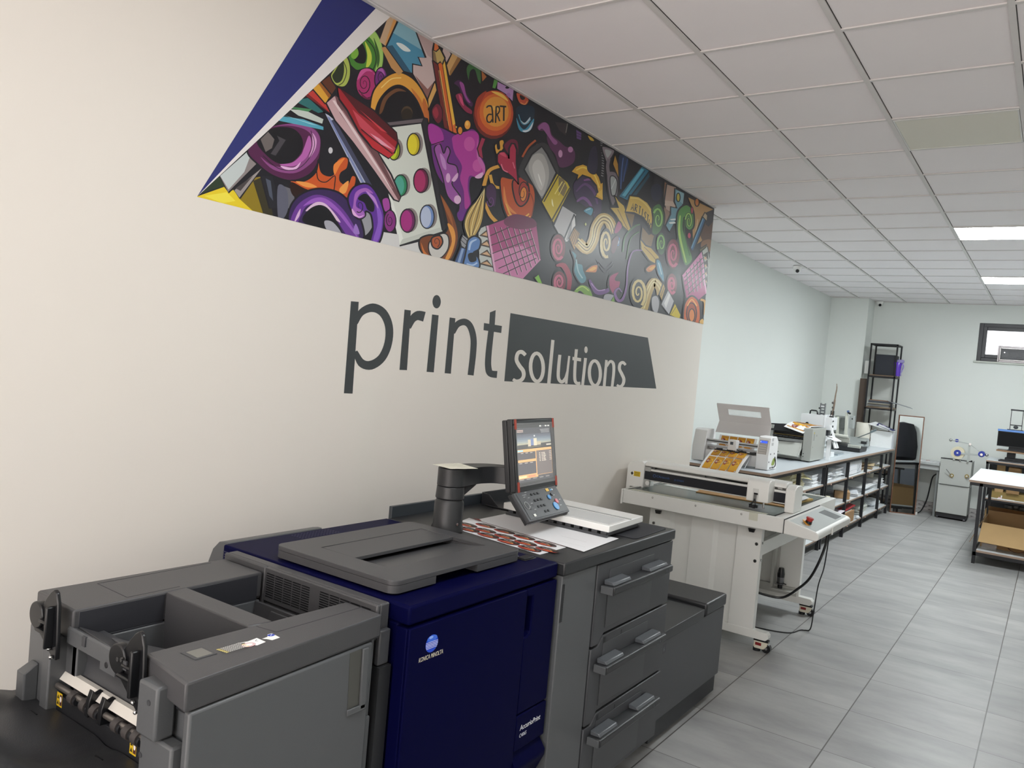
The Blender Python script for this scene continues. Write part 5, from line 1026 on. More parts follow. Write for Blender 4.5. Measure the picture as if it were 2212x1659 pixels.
m=MB(WH); m.prism([(.036,.79),(.066,.79),(.066,.885),(.168,.885),(.168,1.058),(.150,1.078),(.060,1.062),(.044,1.05),(.036,1.03)],1,5.200,5.39); lc=m.out('end_cap',fc,bevel=.004)
a=Art(lambda u,v:Vector((u,5.1995,v)),(0,-1,0),PAPER,step=1e-4); a.p([.062,.962,.141,.962,.141,.998,.062,.998],'#d8b822'); a.p([.062,.962,.090,.962,.090,.998,.062,.998],'#e8e8e0'); a.e(.076,.98,.009,.010,'#222226'); a.p([.074,.966,.078,.966,.078,.994,.074,.994],'#222226'); a.p([.066,.978,.086,.978,.086,.982,.066,.982],'#222226'); a.p([.095,.988,.136,.988,.136,.991,.095,.991],'#5a4c18'); 
for k in range(4): a.p([.095,.967+k*.005,.134,.967+k*.005,.134,.969+k*.005,.095,.969+k*.005],'#8a7620')
a.out('warning_label',lc,label='yellow and white warning label')
m=MB(mt('#a8a8a4',.45)); m.box(.1685,.21,5.215,5.23,.900,1.04); m.cyl((.195,5.213,.925),(.195,5.215,.925),.016,n=20,m=WH); m.out('end_bracket',lc)
m=MB(WH); m.prism([(5.20,.8945),(5.39,.8945),(5.39,1.055),(5.33,1.066),(5.25,1.066),(5.20,1.044)],0,1.167,1.228); m.out('end_cap',fc,bevel=.005)
hd=MB(WH); hd.prism([(5.095,.945),(5.095,1.055),(5.105,1.078),(5.13,1.090),(5.215,1.090),(5.235,1.075),(5.235,.945)],0,.948,1.090); h=hd.out('cutting_head',fc,bevel=.006,seg=3)
m=MB(mt('#d4d4d0',.4)); m.box(.990,1.028,5.0925,5.095,.95,1.03); m.box(.998,1.018,5.086,5.093,.945,.99,mt('#8a8a88',.3,.6)); m.out('tool_cover',h,bevel=.001)
m=MB(BK); m.box(1.0,1.024,5.085,5.093,.992,1.003); m.tube([(1.008,5.085,.965),(1.0,5.075,.94),(.985,5.08,.915)],.003); m.tube([(1.01,5.085,.965),(1.018,5.075,.935),(1.025,5.08,.91)],.003); m.tube([(1.004,5.08,.95),(.99,5.07,.93),(.978,5.08,.925)],.004)
m.box(.978,.995,5.075,5.10,.905,.925); m.box(1.0,1.016,5.075,5.10,.903,.925); m.box(1.02,1.03,5.08,5.10,.908,.925); m.cyl((1.055,5.13,.905),(1.055,5.13,.946),.006,m=CH); m.out('knife_holder',h)
# control console on the right flank
def cz(x): return .8852-(x-1.262)*.2356
m=MB(WP); m.prism([(1.2425,.80),(1.425,.790),(1.446,.797),(1.452,.812),(1.450,.832),(1.436,.844),(1.262,.885),(1.2425,.887)],1,4.952,5.845); cs=m.out('console',fc,bevel=.006,seg=3)
m=MB(mt('#c9cfce',.3,noise=0)); 
def onc(x0,x1,y0,y1,h,m,mat=None): m.hexa([(x0,y0,cz(x0)),(x1,y0,cz(x1)),(x1,y1,cz(x1)),(x0,y1,cz(x0)),(x0,y0,cz(x0)+h),(x1,y0,cz(x1)+h),(x1,y1,cz(x1)+h),(x0,y1,cz(x0)+h)],mat)
onc(1.268,1.428,4.975,5.81,.0012,m); m.out('console_top_panel',cs)
m=MB(mt('#84888a',.2,noise=0)); onc(1.300,1.412,5.56,5.73,.0022,m); m.out('display',cs)
m=MB(BK2); m.box(1.2385,1.2425,4.955,5.84,.80,.889); m.out('console_seam',cs)
ex_,ey_=1.352,5.085; ez=cz(ex_)
m=MB(mt('#c98a28',.5)); m.cyl((ex_,ey_,ez+.0015),(ex_+.003,ey_,ez+.006),.040,n=28); m.cyl((ex_,ey_,ez+.005),(ex_+.004,ey_,ez+.022),.020,m=BK); es=m.out('emergency_stop_base',cs,label='yellow plate of the emergency stop')
m=MB(RED); m.cyl((ex_+.004,ey_,ez+.020),(ex_+.008,ey_,ez+.036),.017,.021,n=24); m.cyl((ex_+.008,ey_,ez+.036),(ex_+.010,ey_,ez+.044),.024,.021,n=24); m.out('emergency_stop_button',cs,bevel=.001,label='red mushroom button')
a=Art(lambda u,v:Vector((u,v,cz(u))),(.226,0,.974),INK,base=.0025); a.p([1.33,5.108,1.34,5.112,1.345,5.104,1.335,5.100],K)
m=MB(WP); m.box(1.4525,1.4585,5.28,5.30,.792,.838); m.box(1.4525,1.4545,5.30,5.80,.80,.838,mt('#cfcfcb',.4)); m.out('console_drawer_front',cs,bevel=.001)
# cardboard and offcuts on the bed
m=MB(mt('#a9814f',.7,noise=.06)); m.plate([(.486,5.415,.8897),(.455,5.60,.8897),(1.10,5.66,.8897),(1.12,5.44,.8897)],(0,0,.006)); m.out('cardboard_offcut',bevel=.001,label='brown cardboard piece lying on the cutter bed under the beam',cat='cardboard')
m=MB(mt('#c9a65a',.55)); m.plate([(.98,5.75,.890),(1.12,5.72,.890),(1.15,6.02,.890),(1.0,6.06,.890)],(0,0,.012)); m.out('yellow_print',label='golden round print lying at the back right of the cutter bed',cat='print')
m=MB(mt('#d8d8da',.35)); m.plate([(1.0,5.50,.903),(1.13,5.52,.903),(1.14,5.95,.912),(1.03,5.97,.915)],(0,0,.002)); m.plate([(1.04,5.55,.908),(1.12,5.46,.905),(1.15,5.9,.918),(1.10,5.98,.918)],(0,0,.002)); m.out('loose_print_sheet',label='crumpled white sheets piled at the right end of the cutter bed',cat='paper')
# pneumatic filter bottle on the rear shelf
fl=thing('filter_cylinder','black and silver filter cylinder standing on the shelf between the cutter legs','filter',(.955,6.10,.178))
m=MB(BK); m.lathe([(.018,0),(.018,.025),(.022,.03)],(.955,6.10,.178)); m.lathe([(.026,.085),(.027,.11),(.020,.148),(.018,.155)],(.955,6.10,.178)); m.cyl((.93,6.10,.222),(1.0,6.10,.215),.004); m.out('cap',fl)
m=MB(mt('#77777a',.3,.8)); m.lathe([(.024,.03),(.026,.034),(.026,.085)],(.955,6.10,.178)); m.lathe([(.0275,.038),(.0275,.045)],(.955,6.10,.178),m=BK); m.out('body',fl)
# cables of the cutter
m=MB(BK); m.tube([(1.38,5.50,.79),(1.38,5.50,.70),(1.36,5.46,.58),(1.30,5.5,.44),(1.22,5.55,.34),(1.12,5.58,.25),(1.02,5.55,.245),(.93,5.5,.27),(.86,5.45,.32)],.0085,n=8); m.out('power_cable',label='thick black cable hanging under the cutter console',cat='cable')
m=MB(BK); m.tube([(1.39,5.52,.79),(1.385,5.53,.66),(1.36,5.6,.50),(1.31,5.72,.35),(1.285,5.78,.15),(1.27,5.80,.02),(1.24,5.78,.005),(1.213,5.76,.004),(1.18,5.64,.004),(1.10,5.585,.004),(.97,5.555,.004),(.85,5.55,.004),(.7,5.6,.004)],.0042,n=8); m.out('data_cable',label='thin black cable running down from the cutter console and across the floor',cat='cable')
# ------------------------------------------------------------ long steel-framed benches
ST=mt('#1b1c20',.45,.2,noise=0); TOP=mt('#c9d0d6',.28,noise=.01); EDGE=mt('#9a8474',.6,noise=.04); SHF=mt('#d2d6d8',.4,noise=.01); TOPW=mt('#dfe5ea',.3,noise=.01)
def bxf(y): return .577+.0145*(y-6.7)
def bench(y0,y1,back,posts,label):
    t=thing('workbench',label,'workbench',(.3,(y0+y1)/2,0),'black framed benches along the left wall')
    e0,e1=bxf(y0)+.02,bxf(y1)+.02; b0=back
    def pl(name,z0,z1,inset,mat,edge):
        m=MB(mat); m.hexa([(b0,y0,z0),(e0-inset,y0,z0),(e1-inset,y1,z0),(b0,y1,z0),(b0,y0,z1),(e0-inset,y0,z1),(e1-inset,y1,z1),(b0,y1,z1)]); o=m.out(name,t)
        m=MB(EDGE); m.hexa([(e0-inset,y0-.001,z0),(e0-inset+.003,y0-.001,z0),(e1-inset+.003,y1,z0),(e1-inset,y1,z0),(e0-inset,y0-.001,z1-.003),(e0-inset+.003,y0-.001,z1-.003),(e1-inset+.003,y1,z1-.003),(e1-inset,y1,z1-.003)]); m.box(b0,e0-inset,y0-.003,y0,z0,z1-.003); m.out('edge_band',o); return o
    pl('bench_top',.920,.945,0,TOP,1)
    m=MB(ST); m.hexa([(e0-.05,y0+.01,.885),(e0-.02,y0+.01,.885),(e1-.02,y1-.01,.885),(e1-.05,y1-.01,.885),(e0-.05,y0+.01,.92),(e0-.02,y0+.01,.92),(e1-.02,y1-.01,.92),(e1-.05,y1-.01,.92)])
    m.box(b0+.02,e0-.02,y0+.01,y0+.04,.885,.92); m.box(b0+.02,b0+.05,y0,y1,.885,.92)
    for z in (.66,.37,.08):
        m.hexa([(e0-.055,y0+.03,z),(e0-.028,y0+.03,z),(e1-.028,y1-.03,z),(e1-.055,y1-.03,z),(e0-.055,y0+.03,z+.027),(e0-.028,y0+.03,z+.027),(e1-.028,y1-.03,z+.027),(e1-.055,y1-.03,z+.027)])
    m.out('steel_frame',t)
    for z in (.687,.397,.107): pl('shelf',z,z+.018,.022,SHF,1)
    for p in posts[:-1]:
        for z in (.68,.39,.10): m=MB(mt('#d8b4a8',.4,noise=0)); m.sph((bxf(p+.25)-.004,p+.25,z),.009,8); m.out('shelf_clip',t)
    for p in posts:
        x=bxf(p)+.02
        for xx in (x-.04,b0+.02):
            m=MB(ST); m.box(xx-.005,xx+.03,p-.016,p+.016,0,.885); m.out('leg',t)
    return t
bench(6.80,8.795,-.19,[6.83,7.80,8.76],'nearer black framed bench, carrying the white plotter and the grey creasing machine')
bench(8.80,12.56,-.44,[8.84,9.84,10.84,11.84,12.5],'longer black framed bench farther back, carrying the binding machine and the paper roll')
BT=.945
# ------------------------------------------------------------ sticker art used on two sheets
def sticker(S,F,u0,v0,u1,v1,n=4):
    """one golden label; F maps (u,v) to the sheet, cut into n bands so that it follows the curl"""
    for k in range(n):
        a,b=v0+(v1-v0)*k/n,v0+(v1-v0)*(k+1)/n; c=('#b9821c','#d09c22','#c8931f','#bb7c1c')[k*4//n]
        S._poly([(u0,a),(u1,a),(u1,b),(u0,b)],c)
    S.nx(); cu,cv=(u0+u1)/2,v0+(v1-v0)*.36; w,h=(u1-u0),(v1-v0)
    P=[]
    for k in range(14):
        r=(1 if k%2 else .78); P+=[cu-w*.22+w*.26*r*math.cos(k*PI/7),cv+h*.18*r*math.sin(k*PI/7)]
    S.p(P,'#7c1a1c'); S.p([cu-w*.1,cv-h*.1,cu+w*.05,cv-h*.14,cu+w*.12,cv+h*.12,cu-w*.06,cv+h*.17],'#8c2c1e')
    S.c([cu-.02*w,cv-h*.13,cu+w*.28,cv-h*.14,cu+w*.36,cv+h*.02,cu+w*.28,cv+h*.16,cu,cv+h*.14],'#d8a62c')
    S.s([cu+w*.02,cv-h*.1,cu+w*.03,cv+h*.1],w*.045,'#6e2a18',sm=False); S.s([cu+w*.03,cv-h*.1,cu+w*.12,cv-h*.05,cu+w*.04,cv],w*.035,'#6e2a18'); S.s([cu+w*.03,cv,cu+w*.14,cv+h*.05,cu+w*.03,cv+h*.1],w*.035,'#6e2a18'); S.e(cu+w*.23,cv+h*.02,w*.055,h*.05,'#6e2a18'); S.e(cu+w*.23,cv+h*.02,w*.025,h*.025,'#d8a62c')
    S.text('85',cu-w*.36,cv+h*.06,h*.13,'#e8e0dc',wdt=w*.22)
    S.p([u1-w*.16,v1-h*.16,u1-w*.07,v1-h*.16,u1-w*.05,v1-h*.03,u1-w*.18,v1-h*.03],'#d8d8d8'); S.p([u1-w*.13,v1-h*.13,u1-w*.10,v1-h*.13,u1-w*.09,v1-h*.05,u1-w*.14,v1-h*.05],'#3a3a40')
# ------------------------------------------------------------ vinyl cutter
vc=thing('vinyl_cutter','white vinyl cutting plotter with its lid raised, feeding a golden label sheet','plotter',(.15,7.15,BT))
def bodyL(x0,x1,name,mat):
    m=MB(mat); m.prism([(7.032,BT+.004),(7.028,1.078),(7.07,1.232),(7.10,1.243),(7.24,1.243),(7.30,1.20),(7.30,BT+.004)],0,x0,x1); return m.out(name,vc,bevel=.004)
VW=mt('#dcdad9',.42,noise=0)
bodyL(-.207,-.088,'left_housing',VW)
rb=bodyL(.395,.503,'right_housing',mt('#e8e8e8',.4,noise=0))
m=MB(VW); m.box(-.088,.395,7.06,7.28,BT+.015,1.06); m.box(-.088,.395,7.15,7.28,1.06,1.085); m.out('bed_housing',vc,bevel=.003)
m=MB(mt('#b9b9bb',.3,.3)); m.box(-.088,.395,7.075,7.10,1.125,1.16); m.box(-.088,.395,7.10,7.2,1.085,1.10); rr=m.out('rail',vc,bevel=.002)
m=MB(BK); m.box(-.085,.392,7.072,7.075,1.138,1.147); m.box(0.0,.36,7.05,7.075,1.062,1.075); m.out('guide_slot',rr)
for x in (0.02,.12,.24,.33): m=MB(BK2); m.box(x,x+.05,7.045,7.075,1.069,1.085); m.out('pinch_roller',vc)
lp=[(-.078,7.25,1.215),(.430,7.25,1.228),(.440,7.245,1.338),(.415,7.22,1.481),(-.078,7.22,1.479),(-.05,7.245,1.324)]
m=MB(mt('#c6c2c1',.4,noise=0))
def lidp(u,v): # u 0..1 across, v 0..1 up, slightly folded
    xl=(-.078+( .028*v/.42 if v<.42 else .028-.028*(v-.42)/.58)); xr=(.428+(.012*v/.42 if v<.42 else .012-.025*(v-.42)/.58)); z=1.215+v*.264+u*.006; y=7.25-(0 if v<.42 else (v-.42)*.06); return Vector((xl*(1-u)+xr*u,y,z))
U0,U1,V0,V1=.21,.83,.66,.86
outer=[(0,0),(1,0),(1,.42),(1,1),(0,1),(0,.42)]
def band(u0,u1,v0,v1,nu=1):
    for (a,b) in ((v0,min(v1,.42)),(max(v0,.42),v1)):
        if b>a: m.hexa([lidp(u0,a),lidp(u1,a),lidp(u1,a)+Vector((0,.006,0)),lidp(u0,a)+Vector((0,.006,0)),lidp(u0,b),lidp(u1,b),lidp(u1,b)+Vector((0,.006,0)),lidp(u0,b)+Vector((0,.006,0))])
band(0,1,0,V0); band(0,1,V1,1); band(0,U0,V0,V1); band(U1,1,V0,V1)
cap_=[lidp(0,1),lidp(1,1)]; m.hexa([cap_[0],cap_[1],cap_[1]+Vector((0,.03,0)),cap_[0]+Vector((0,.03,0)),cap_[0]+Vector((0,0,.012)),cap_[1]+Vector((0,0,.012)),cap_[1]+Vector((0,.03,.008)),cap_[0]+Vector((0,.03,.008))])
ld=m.out('lid',vc)
m=MB(mt('#eef2f4',.05,noise=0,alpha=.35)); m.hexa([lidp(U0,V0)+Vector((0,.002,0)),lidp(U1,V0)+Vector((0,.002,0)),lidp(U1,V0)+Vector((0,.004,0)),lidp(U0,V0)+Vector((0,.004,0)),lidp(U0,V1)+Vector((0,.002,0)),lidp(U1,V1)+Vector((0,.002,0)),lidp(U1,V1)+Vector((0,.004,0)),lidp(U0,V1)+Vector((0,.004,0))]); m.out('lid_window',ld)
m=MB(mt('#d8d8d8',.35,noise=0)); m.box(.140,.218,6.995,7.075,1.085,1.178); hh=m.out('carriage',vc,bevel=.005)
m=MB(mt('#4c5258',.2,noise=0)); m.box(.162,.19,6.993,6.995,1.135,1.162); m.out('carriage_display',hh)
m=MB(BK2); m.tube([(.215,7.03,1.10),(.24,7.02,1.085),(.27,7.03,1.09)],.005); m.tube([(.2,7.02,1.085),(.21,7.01,1.07),(.24,7.02,1.07)],.004); m.out('carriage_cable',hh)
# control panel: on the sloping front of the right housing
S=Art(lambda u,v:Vector((u,7.0275+(v-1.078)*(.042/.154),v)),(0,-.965,.263),INKS,step=1e-4,base=4e-4)
S.p([.405,1.085,.482,1.085,.482,1.21,.405,1.21],'#6f6b66'); S.p([.412,1.183,.476,1.183,.476,1.203,.412,1.203],'#3a5ce0'); S.p([.414,1.189,.42,1.189,.42,1.198,.414,1.198],'#b8d0ff')
for r in range(4):
    for q in range(5): S.p([.415+q*.012,1.095+r*.02,.421+q*.012,1.095+r*.02,.421+q*.012,1.100+r*.02,.415+q*.012,1.100+r*.02],'#9a968f')
S.out('control_panel',rb,label='grey keypad with a lit blue display')
S=Art(lambda u,v:Vector((.503,u,v)),(1,0,0),PAPER,step=1e-4,base=4e-4)
for r in range(2):
    for q in range(2): S.p([7.10+q*.03,1.165+r*.04,7.112+q*.03,1.165+r*.04,7.112+q*.03,1.19+r*.04,7.10+q*.03,1.19+r*.04],'#55524f')
for (y,z) in ((7.09,1.09),(7.20,1.09),(7.06,1.02),(7.10,.965),(7.13,.965)): S.e(y,z,.012,.008,'#4a4a4c')
S.c([7.14,1.0,7.19,1.05,7.24,1.03,7.22,.99,7.16,.985],'#8a9a4a',0); S.p([7.15,.97,7.2,.97,7.2,.974,7.15,.974],'#4a4a4c'); S.out('side_sockets',rb)
m=MB(BK); m.tube([(.506,7.22,1.06),(.512,7.24,1.0),(.51,7.22,.97),(.508,7.16,.966)],.004); m.out('plug_lead',rb)
for x in (-.15,.42):
    m=MB(BK); m.cyl((x,7.08,BT),(x,7.08,BT+.016),.014); m.cyl((x,7.26,BT),(x,7.26,BT+.016),.014); m.out('foot',vc)
# label sheet through the plotter
def sheet_thing(name,label,cat,F,nu,nv,mat,normal):
    m=MB(mat); vs=[F(i/nu,j/nv) for j in range(nv+1) for i in range(nu+1)]; n=len(vs); vs+= [v-Vector(normal)*.0006 for v in vs]; fs=[]
    for j in range(nv):
        for i in range(nu):
            a=j*(nu+1)+i; fs.append((a,a+1,a+nu+2,a+nu+1)); fs.append((n+a+nu+1,n+a+nu+2,n+a+1,n+a))
    m.add(vs,fs); return m.out(name,label=label,cat=cat,sharp=80)
vp=cat_smooth([(0,7.20,1.20),(.18,7.16,1.13),(.42,7.08,1.066),(.50,7.03,1.062),(.62,6.94,1.022),(.80,6.82,.962),(.92,6.75,.915),(1,6.70,.865)],False,4)
def VF(u,v): # v along the sheet
    for a,b in zip(vp[:-1],vp[1:]):
        if a[0]<=v<=b[0]+1e-9:
            t=(v-a[0])/(b[0]-a[0]); return Vector((-.012+.352*u,a[1]+(b[1]-a[1])*t,a[2]+(b[2]-a[2])*t+.0015))
    return Vector((-.012+.352*u,vp[-1][1],vp[-1][2]))
sh=sheet_thing('label_sheet','sheet of golden labels curling down out of the white vinyl plotter','label sheet',VF,2,24,mt('#e4e4e4',.4,noise=0),(0,-.6,.8))
for rows in ((.02,.27,6),),((.485,.625,4),(.65,.955,6)):
    S=Art(VF,(0,-.72,.69),PAPER,step=1.2e-4,base=1.2e-3)
    for q in range(4):
        u0=.06+q*.225; u1=u0+.20
        for r0,r1,nn_ in rows: sticker(S,VF,u0,r0,u1,r1,nn_)
    S.out('golden_label_print',sh)
for s_ in (-.018,.345): m=MB(mt('#c8c8cc',.3)); m.tube([(s_,7.05,1.05),(s_,6.97,1.0),(s_,6.9,BT+.01)],.003); m.out('catch_rod',vc)
# ------------------------------------------------------------ grey creasing machine
cr=thing('creasing_machine','grey creasing machine with open mouth and sloping tray on the bench behind the plotter','creasing machine',(.25,8.6,BT))
CG=mt('#a3a59f',.45,noise=.01)
m=MB(CG); m.box(.440,.529,8.402,8.97,BT+.012,1.293); m.box(.06,.442,8.44,8.97,BT+.012,1.0); m.box(.06,.12,8.44,8.97,BT+.012,1.29); m.out('housing',cr,bevel=.004)
m=MB(mt('#b9bbb5',.4)); m.prism([(8.40,BT+.04),(8.435,BT+.04),(8.435,BT+.09),(8.40,BT+.055)],0,.12,.42) ; m.hexa([(.18,8.30,1.0),(.43,8.30,.995),(.43,8.42,1.13),(.14,8.42,1.12),(.18,8.30,1.006),(.43,8.30,1.001),(.43,8.42,1.136),(.14,8.42,1.126)]); m.hexa([(.425,8.30,.99),(.432,8.30,.99),(.432,8.44,1.09),(.425,8.44,1.09),(.425,8.30,1.012),(.432,8.30,1.012),(.432,8.44,1.165),(.425,8.44,1.165)]); m.box(.20,.23,8.31,8.33,1.005,1.03,mt('#8f8f8a',.3,.4)); m.out('feed_tray',cr,bevel=.001)
m=MB(BK2); m.box(.12,.440,8.50,8.96,1.0,1.285); m.hexa([(.06,8.43,1.23),(.44,8.43,1.24),(.44,8.50,1.24),(.06,8.50,1.23),(.06,8.47,1.30),(.30,8.47,1.315),(.30,8.52,1.315),(.06,8.52,1.30)]); m.out('dark_mouth',cr,bevel=.002)
m=MB(mt('#9c9e9c',.3,.3)); m.box(.12,.44,8.44,8.49,1.135,1.165); m.cyl((.12,8.43,1.185),(.44,8.43,1.185),.007,m=mt('#4a4a4c',.3,.5)); m.box(.12,.44,8.45,8.5,1.195,1.205,mt('#6b5a2a',.4)); m.out('feed_rollers',cr)
for x in (.16,.22,.28,.34,.40):
    m=MB(BK); m.cyl((x,8.43,1.185),(x+.012,8.43,1.185),.012); m.out('roller_ring',cr)
for (x,z) in ((.455,1.03),(.455,1.0),(.415,1.0)): m=MB(BK2); m.sph((x,8.40,z),.005,8); m.out('screw',cr)
S=Art(lambda u,v:Vector((.529,u,v)),(1,0,0),PAPER,step=1e-4); S.p([8.45,1.17,8.50,1.17,8.50,1.26,8.45,1.26],'#8c8e8a'); S.p([8.458,1.24,8.492,1.24,8.475,1.265],'#c9b23a'); S.e(8.58,1.22,.01,.012,'#6a6c68'); S.p([8.44,1.10,8.47,1.10,8.47,1.105,8.44,1.105],'#6a6c68'); S.out('decals',cr)
for (x,y) in ((.1,8.5),(.48,8.5),(.1,8.9),(.48,8.9)):
    m=MB(BK); m.cyl((x,y,BT),(x,y,BT+.014),.016); m.out('foot',cr)
pp=[(0,8.36,1.225),(.12,8.45,1.262),(.35,8.58,1.30),(.6,8.72,1.302),(1,8.95,1.296)]
def CF(u,v):
    P=pp
    for a,b in zip(P[:-1],P[1:]):
        if a[0]<=v<=b[0]+1e-9:
            t=(v-a[0])/(b[0]-a[0]); return Vector((.245+.30*v*.3+.20*u,a[1]+(b[1]-a[1])*t-.10*(0 if u<0 else 1)*0,a[2]+(b[2]-a[2])*t+.05*(1-v)*(1-u)+.012))
    return Vector((.245+.09+.20*u,8.95,1.31))
def CFw(u,v): return CF(v,u) # art runs across the sheet
sh=sheet_thing('label_sheet','short sheet of golden labels draped over the top of the grey creasing machine','label sheet',CF,6,10,mt('#e4e4e4',.4,noise=0),(0,-.2,.97))
S=Art(lambda a,b:CF(b,a),(0,-.25,.97),PAPER,step=1.5e-4,base=1.5e-3)
for q in range(3): sticker(S,None,.05+q*.31,.06,.32+q*.31,.94,4)
S.out('golden_label_print',sh)
# ------------------------------------------------------------ foil stamping machine
fs_=thing('foil_stamping_machine','white foil stamping machine with black top handle and reel, behind the grey creasing machine','stamping machine',(.33,9.4,BT))
WM=mt('#e6e8ea',.35,noise=0)
m=MB(WM); m.box(.165,.430,9.30,9.62,1.12,1.414); m.box(.430,.503,9.31,9.58,1.255,1.398); m.box(.418,.432,9.296,9.6,1.12,1.425); m.box(.17,.50,9.35,9.60,BT+.001,1.0); m.box(.2,.30,9.42,9.58,1.0,1.12); m.out('head_housing',fs_,bevel=.003)
m=MB(BK); m.tube([(.225,9.45,1.414),(.228,9.45,1.448),(.24,9.45,1.456),(.29,9.45,1.456),(.303,9.45,1.448),(.31,9.45,1.414)],.009,smooth=False); m.out('carry_handle',fs_)
m=MB(BK); m.cyl((.242,9.299,1.307),(.242,9.286,1.307),.016); m.out('knob',fs_)
m=MB(mt('#6a6c70',.35,.4)); m.box(.335,.343,9.42,9.46,1.414,1.55); m.box(.383,.391,9.42,9.46,1.414,1.55)
for z in (1.43,1.465,1.50,1.53): m.cyl((.343,9.44,z),(.383,9.44,z),.010,m=mt('#85888c',.3,.5))
m.cyl((.318,9.44,1.49),(.343,9.44,1.49),.009,m=BK); m.cyl((.343,9.44,1.512),(.383,9.44,1.512),.012,m=WM); m.out('reel_bracket',fs_)
m=MB(BK2); m.tube([(.32,9.44,1.415),(.35,9.43,1.43),(.39,9.42,1.42),(.43,9.42,1.415)],.003); m.cyl((.466,9.44,1.398),(.466,9.44,1.414),.024); m.cyl((.466,9.44,1.414),(.466,9.44,1.43),.013,m=CH); m.out('fittings',fs_)
m=MB(mt('#8a7a6c',.4,.3)); m.tube([(.47,9.44,1.43),(.478,9.44,1.50),(.482,9.44,1.58),(.486,9.44,1.66),(.492,9.44,1.73),(.486,9.44,1.785)],[.008,.011,.011,.008,.007,.006,.004],n=10); m.sph((.47,9.42,1.565),.014,10,m=mt('#5b5654',.4)); m.sph((.474,9.42,1.512),.013,10,m=mt('#5b5654',.4)); m.box(.455,.462,9.42,9.45,1.42,1.475,BK); m.box(.483,.49,9.42,9.45,1.42,1.475,BK); m.out('tall_lever',fs_,label='tall brownish upright lever')
m=MB(mt('#3a3b40',.4)); m.box(.44,.475,9.33,9.42,1.19,1.255); m.cyl((.505,9.35,1.30),(.515,9.35,1.30),.012); m.cyl((.505,9.35,1.36),(.515,9.35,1.36),.008); m.out('heater_block',fs_)
m=MB(WM); m.box(.545,.587,8.985,9.02,BT+.001,1.17); m.hexa([(.50,9.2,1.32),(.52,9.2,1.32),(.66,9.02,1.09),(.64,9.02,1.08),(.50,9.23,1.32),(.52,9.23,1.32),(.66,9.05,1.09),(.64,9.05,1.08)]); m.hexa([(.545,8.93,1.20),(.63,8.95,1.16),(.66,9.15,1.155),(.56,9.15,1.205),(.545,8.93,1.206),(.63,8.95,1.166),(.66,9.15,1.161),(.56,9.15,1.211)]); m.cyl((.61,8.99,1.155),(.64,8.97,1.085),.014); m.out('front_arm',fs_,bevel=.001)
m=MB(BK); m.hexa([(.552,8.94,1.201),(.56,8.94,1.197),(.59,9.02,1.186),(.582,9.02,1.19),(.552,8.94,1.209),(.56,8.94,1.205),(.59,9.02,1.194),(.582,9.02,1.198)]); m.cyl((.638,8.968,1.083),(.641,8.966,1.077),.010); m.box(.5875,.589,8.99,9.01,1.0,1.003); m.out('arm_slots',fs_)
# ------------------------------------------------------------ comb binding machine
cb=thing('comb_binding_machine','black comb binding machine with cream roller and ribbed front, middle of the far bench','binding machine',(.36,10.95,BT))
m=MB(BK2); m.prism([(.15,BT+.006),(.555,BT+.006),(.555,BT+.055),(.40,BT+.065),(.30,1.02),(.16,1.065),(.14,1.05)],1,10.76,11.2); m.box(.20,.50,10.80,11.15,BT+.001,BT+.008); m.out('base',cb,bevel=.005)
m=MB(mt('#c9c9bf',.4)); m.cyl((.20,10.84,1.135),(.385,10.84,1.125),.018,n=20); m.box(.195,.39,10.90,10.96,1.04,1.06); m.box(.22,.40,10.86,10.88,1.05,1.115,mt('#b5b5ac',.4)); m.out('roller_cover',cb,bevel=.002)
m=MB(mt('#bfc1b8',.4)); m.box(.405,.556,10.755,10.80,1.0,1.035); h=m.out('front_comb',cb,bevel=.003)
m=MB(mt('#8a8c86',.4))
for k in range(14): m.box(.41+k*.0103,.414+k*.0103,10.7525,10.756,1.003,1.022)
m.out('comb_teeth',h)
m=MB(BK2); m.tube([(.19,10.85,1.15),(.175,10.84,1.12),(.20,10.83,1.10)],.008); m.sph((.275,10.84,1.055),.010,8); m.out('side_knob',cb)
# upright punch with two tall cream arms
pm=thing('eyelet_press','grey upright press with two tall cream arms at the rear of the far bench','press',(.13,11.65,BT))
CREAM=mt('#cfd0c4',.4)
for x0,x1,zt in ((.055,.10,1.345),(.165,.215,1.42)):
    m=MB(CREAM); m.hexa([(x0+.02,11.60,BT),(x1+.012,11.60,BT),(x1+.012,11.64,BT),(x0+.02,11.64,BT),(x0,11.60,zt),(x0+.028,11.60,zt),(x0+.028,11.64,zt),(x0,11.64,zt)]); m.out('arm',pm,bevel=.003)
m=MB(mt('#8f938f',.45)); m.box(.015,.15,11.70,11.80,BT,1.36); m.box(.10,.17,11.66,11.72,1.18,1.34,mt('#6c706e',.4)); m.box(.205,.262,11.70,11.8,1.20,1.378,mt('#a8adab',.4)); m.out('body',pm,bevel=.004)
m=MB(mt('#55688e',.4)); m.cyl((.185,11.62,1.425),(.21,11.62,1.43),.022); m.cyl((.20,11.60,1.418),(.235,11.60,1.405),.013,m=BK); m.out('grip',pm)
m=MB(BK2); m.lathe([(.02,0),(.026,.003),(.026,.018),(.02,.02)],(.06,11.55,1.10),ax=1); m.box(.235,.25,11.698,11.70,1.325,1.345); m.out('dial',pm)
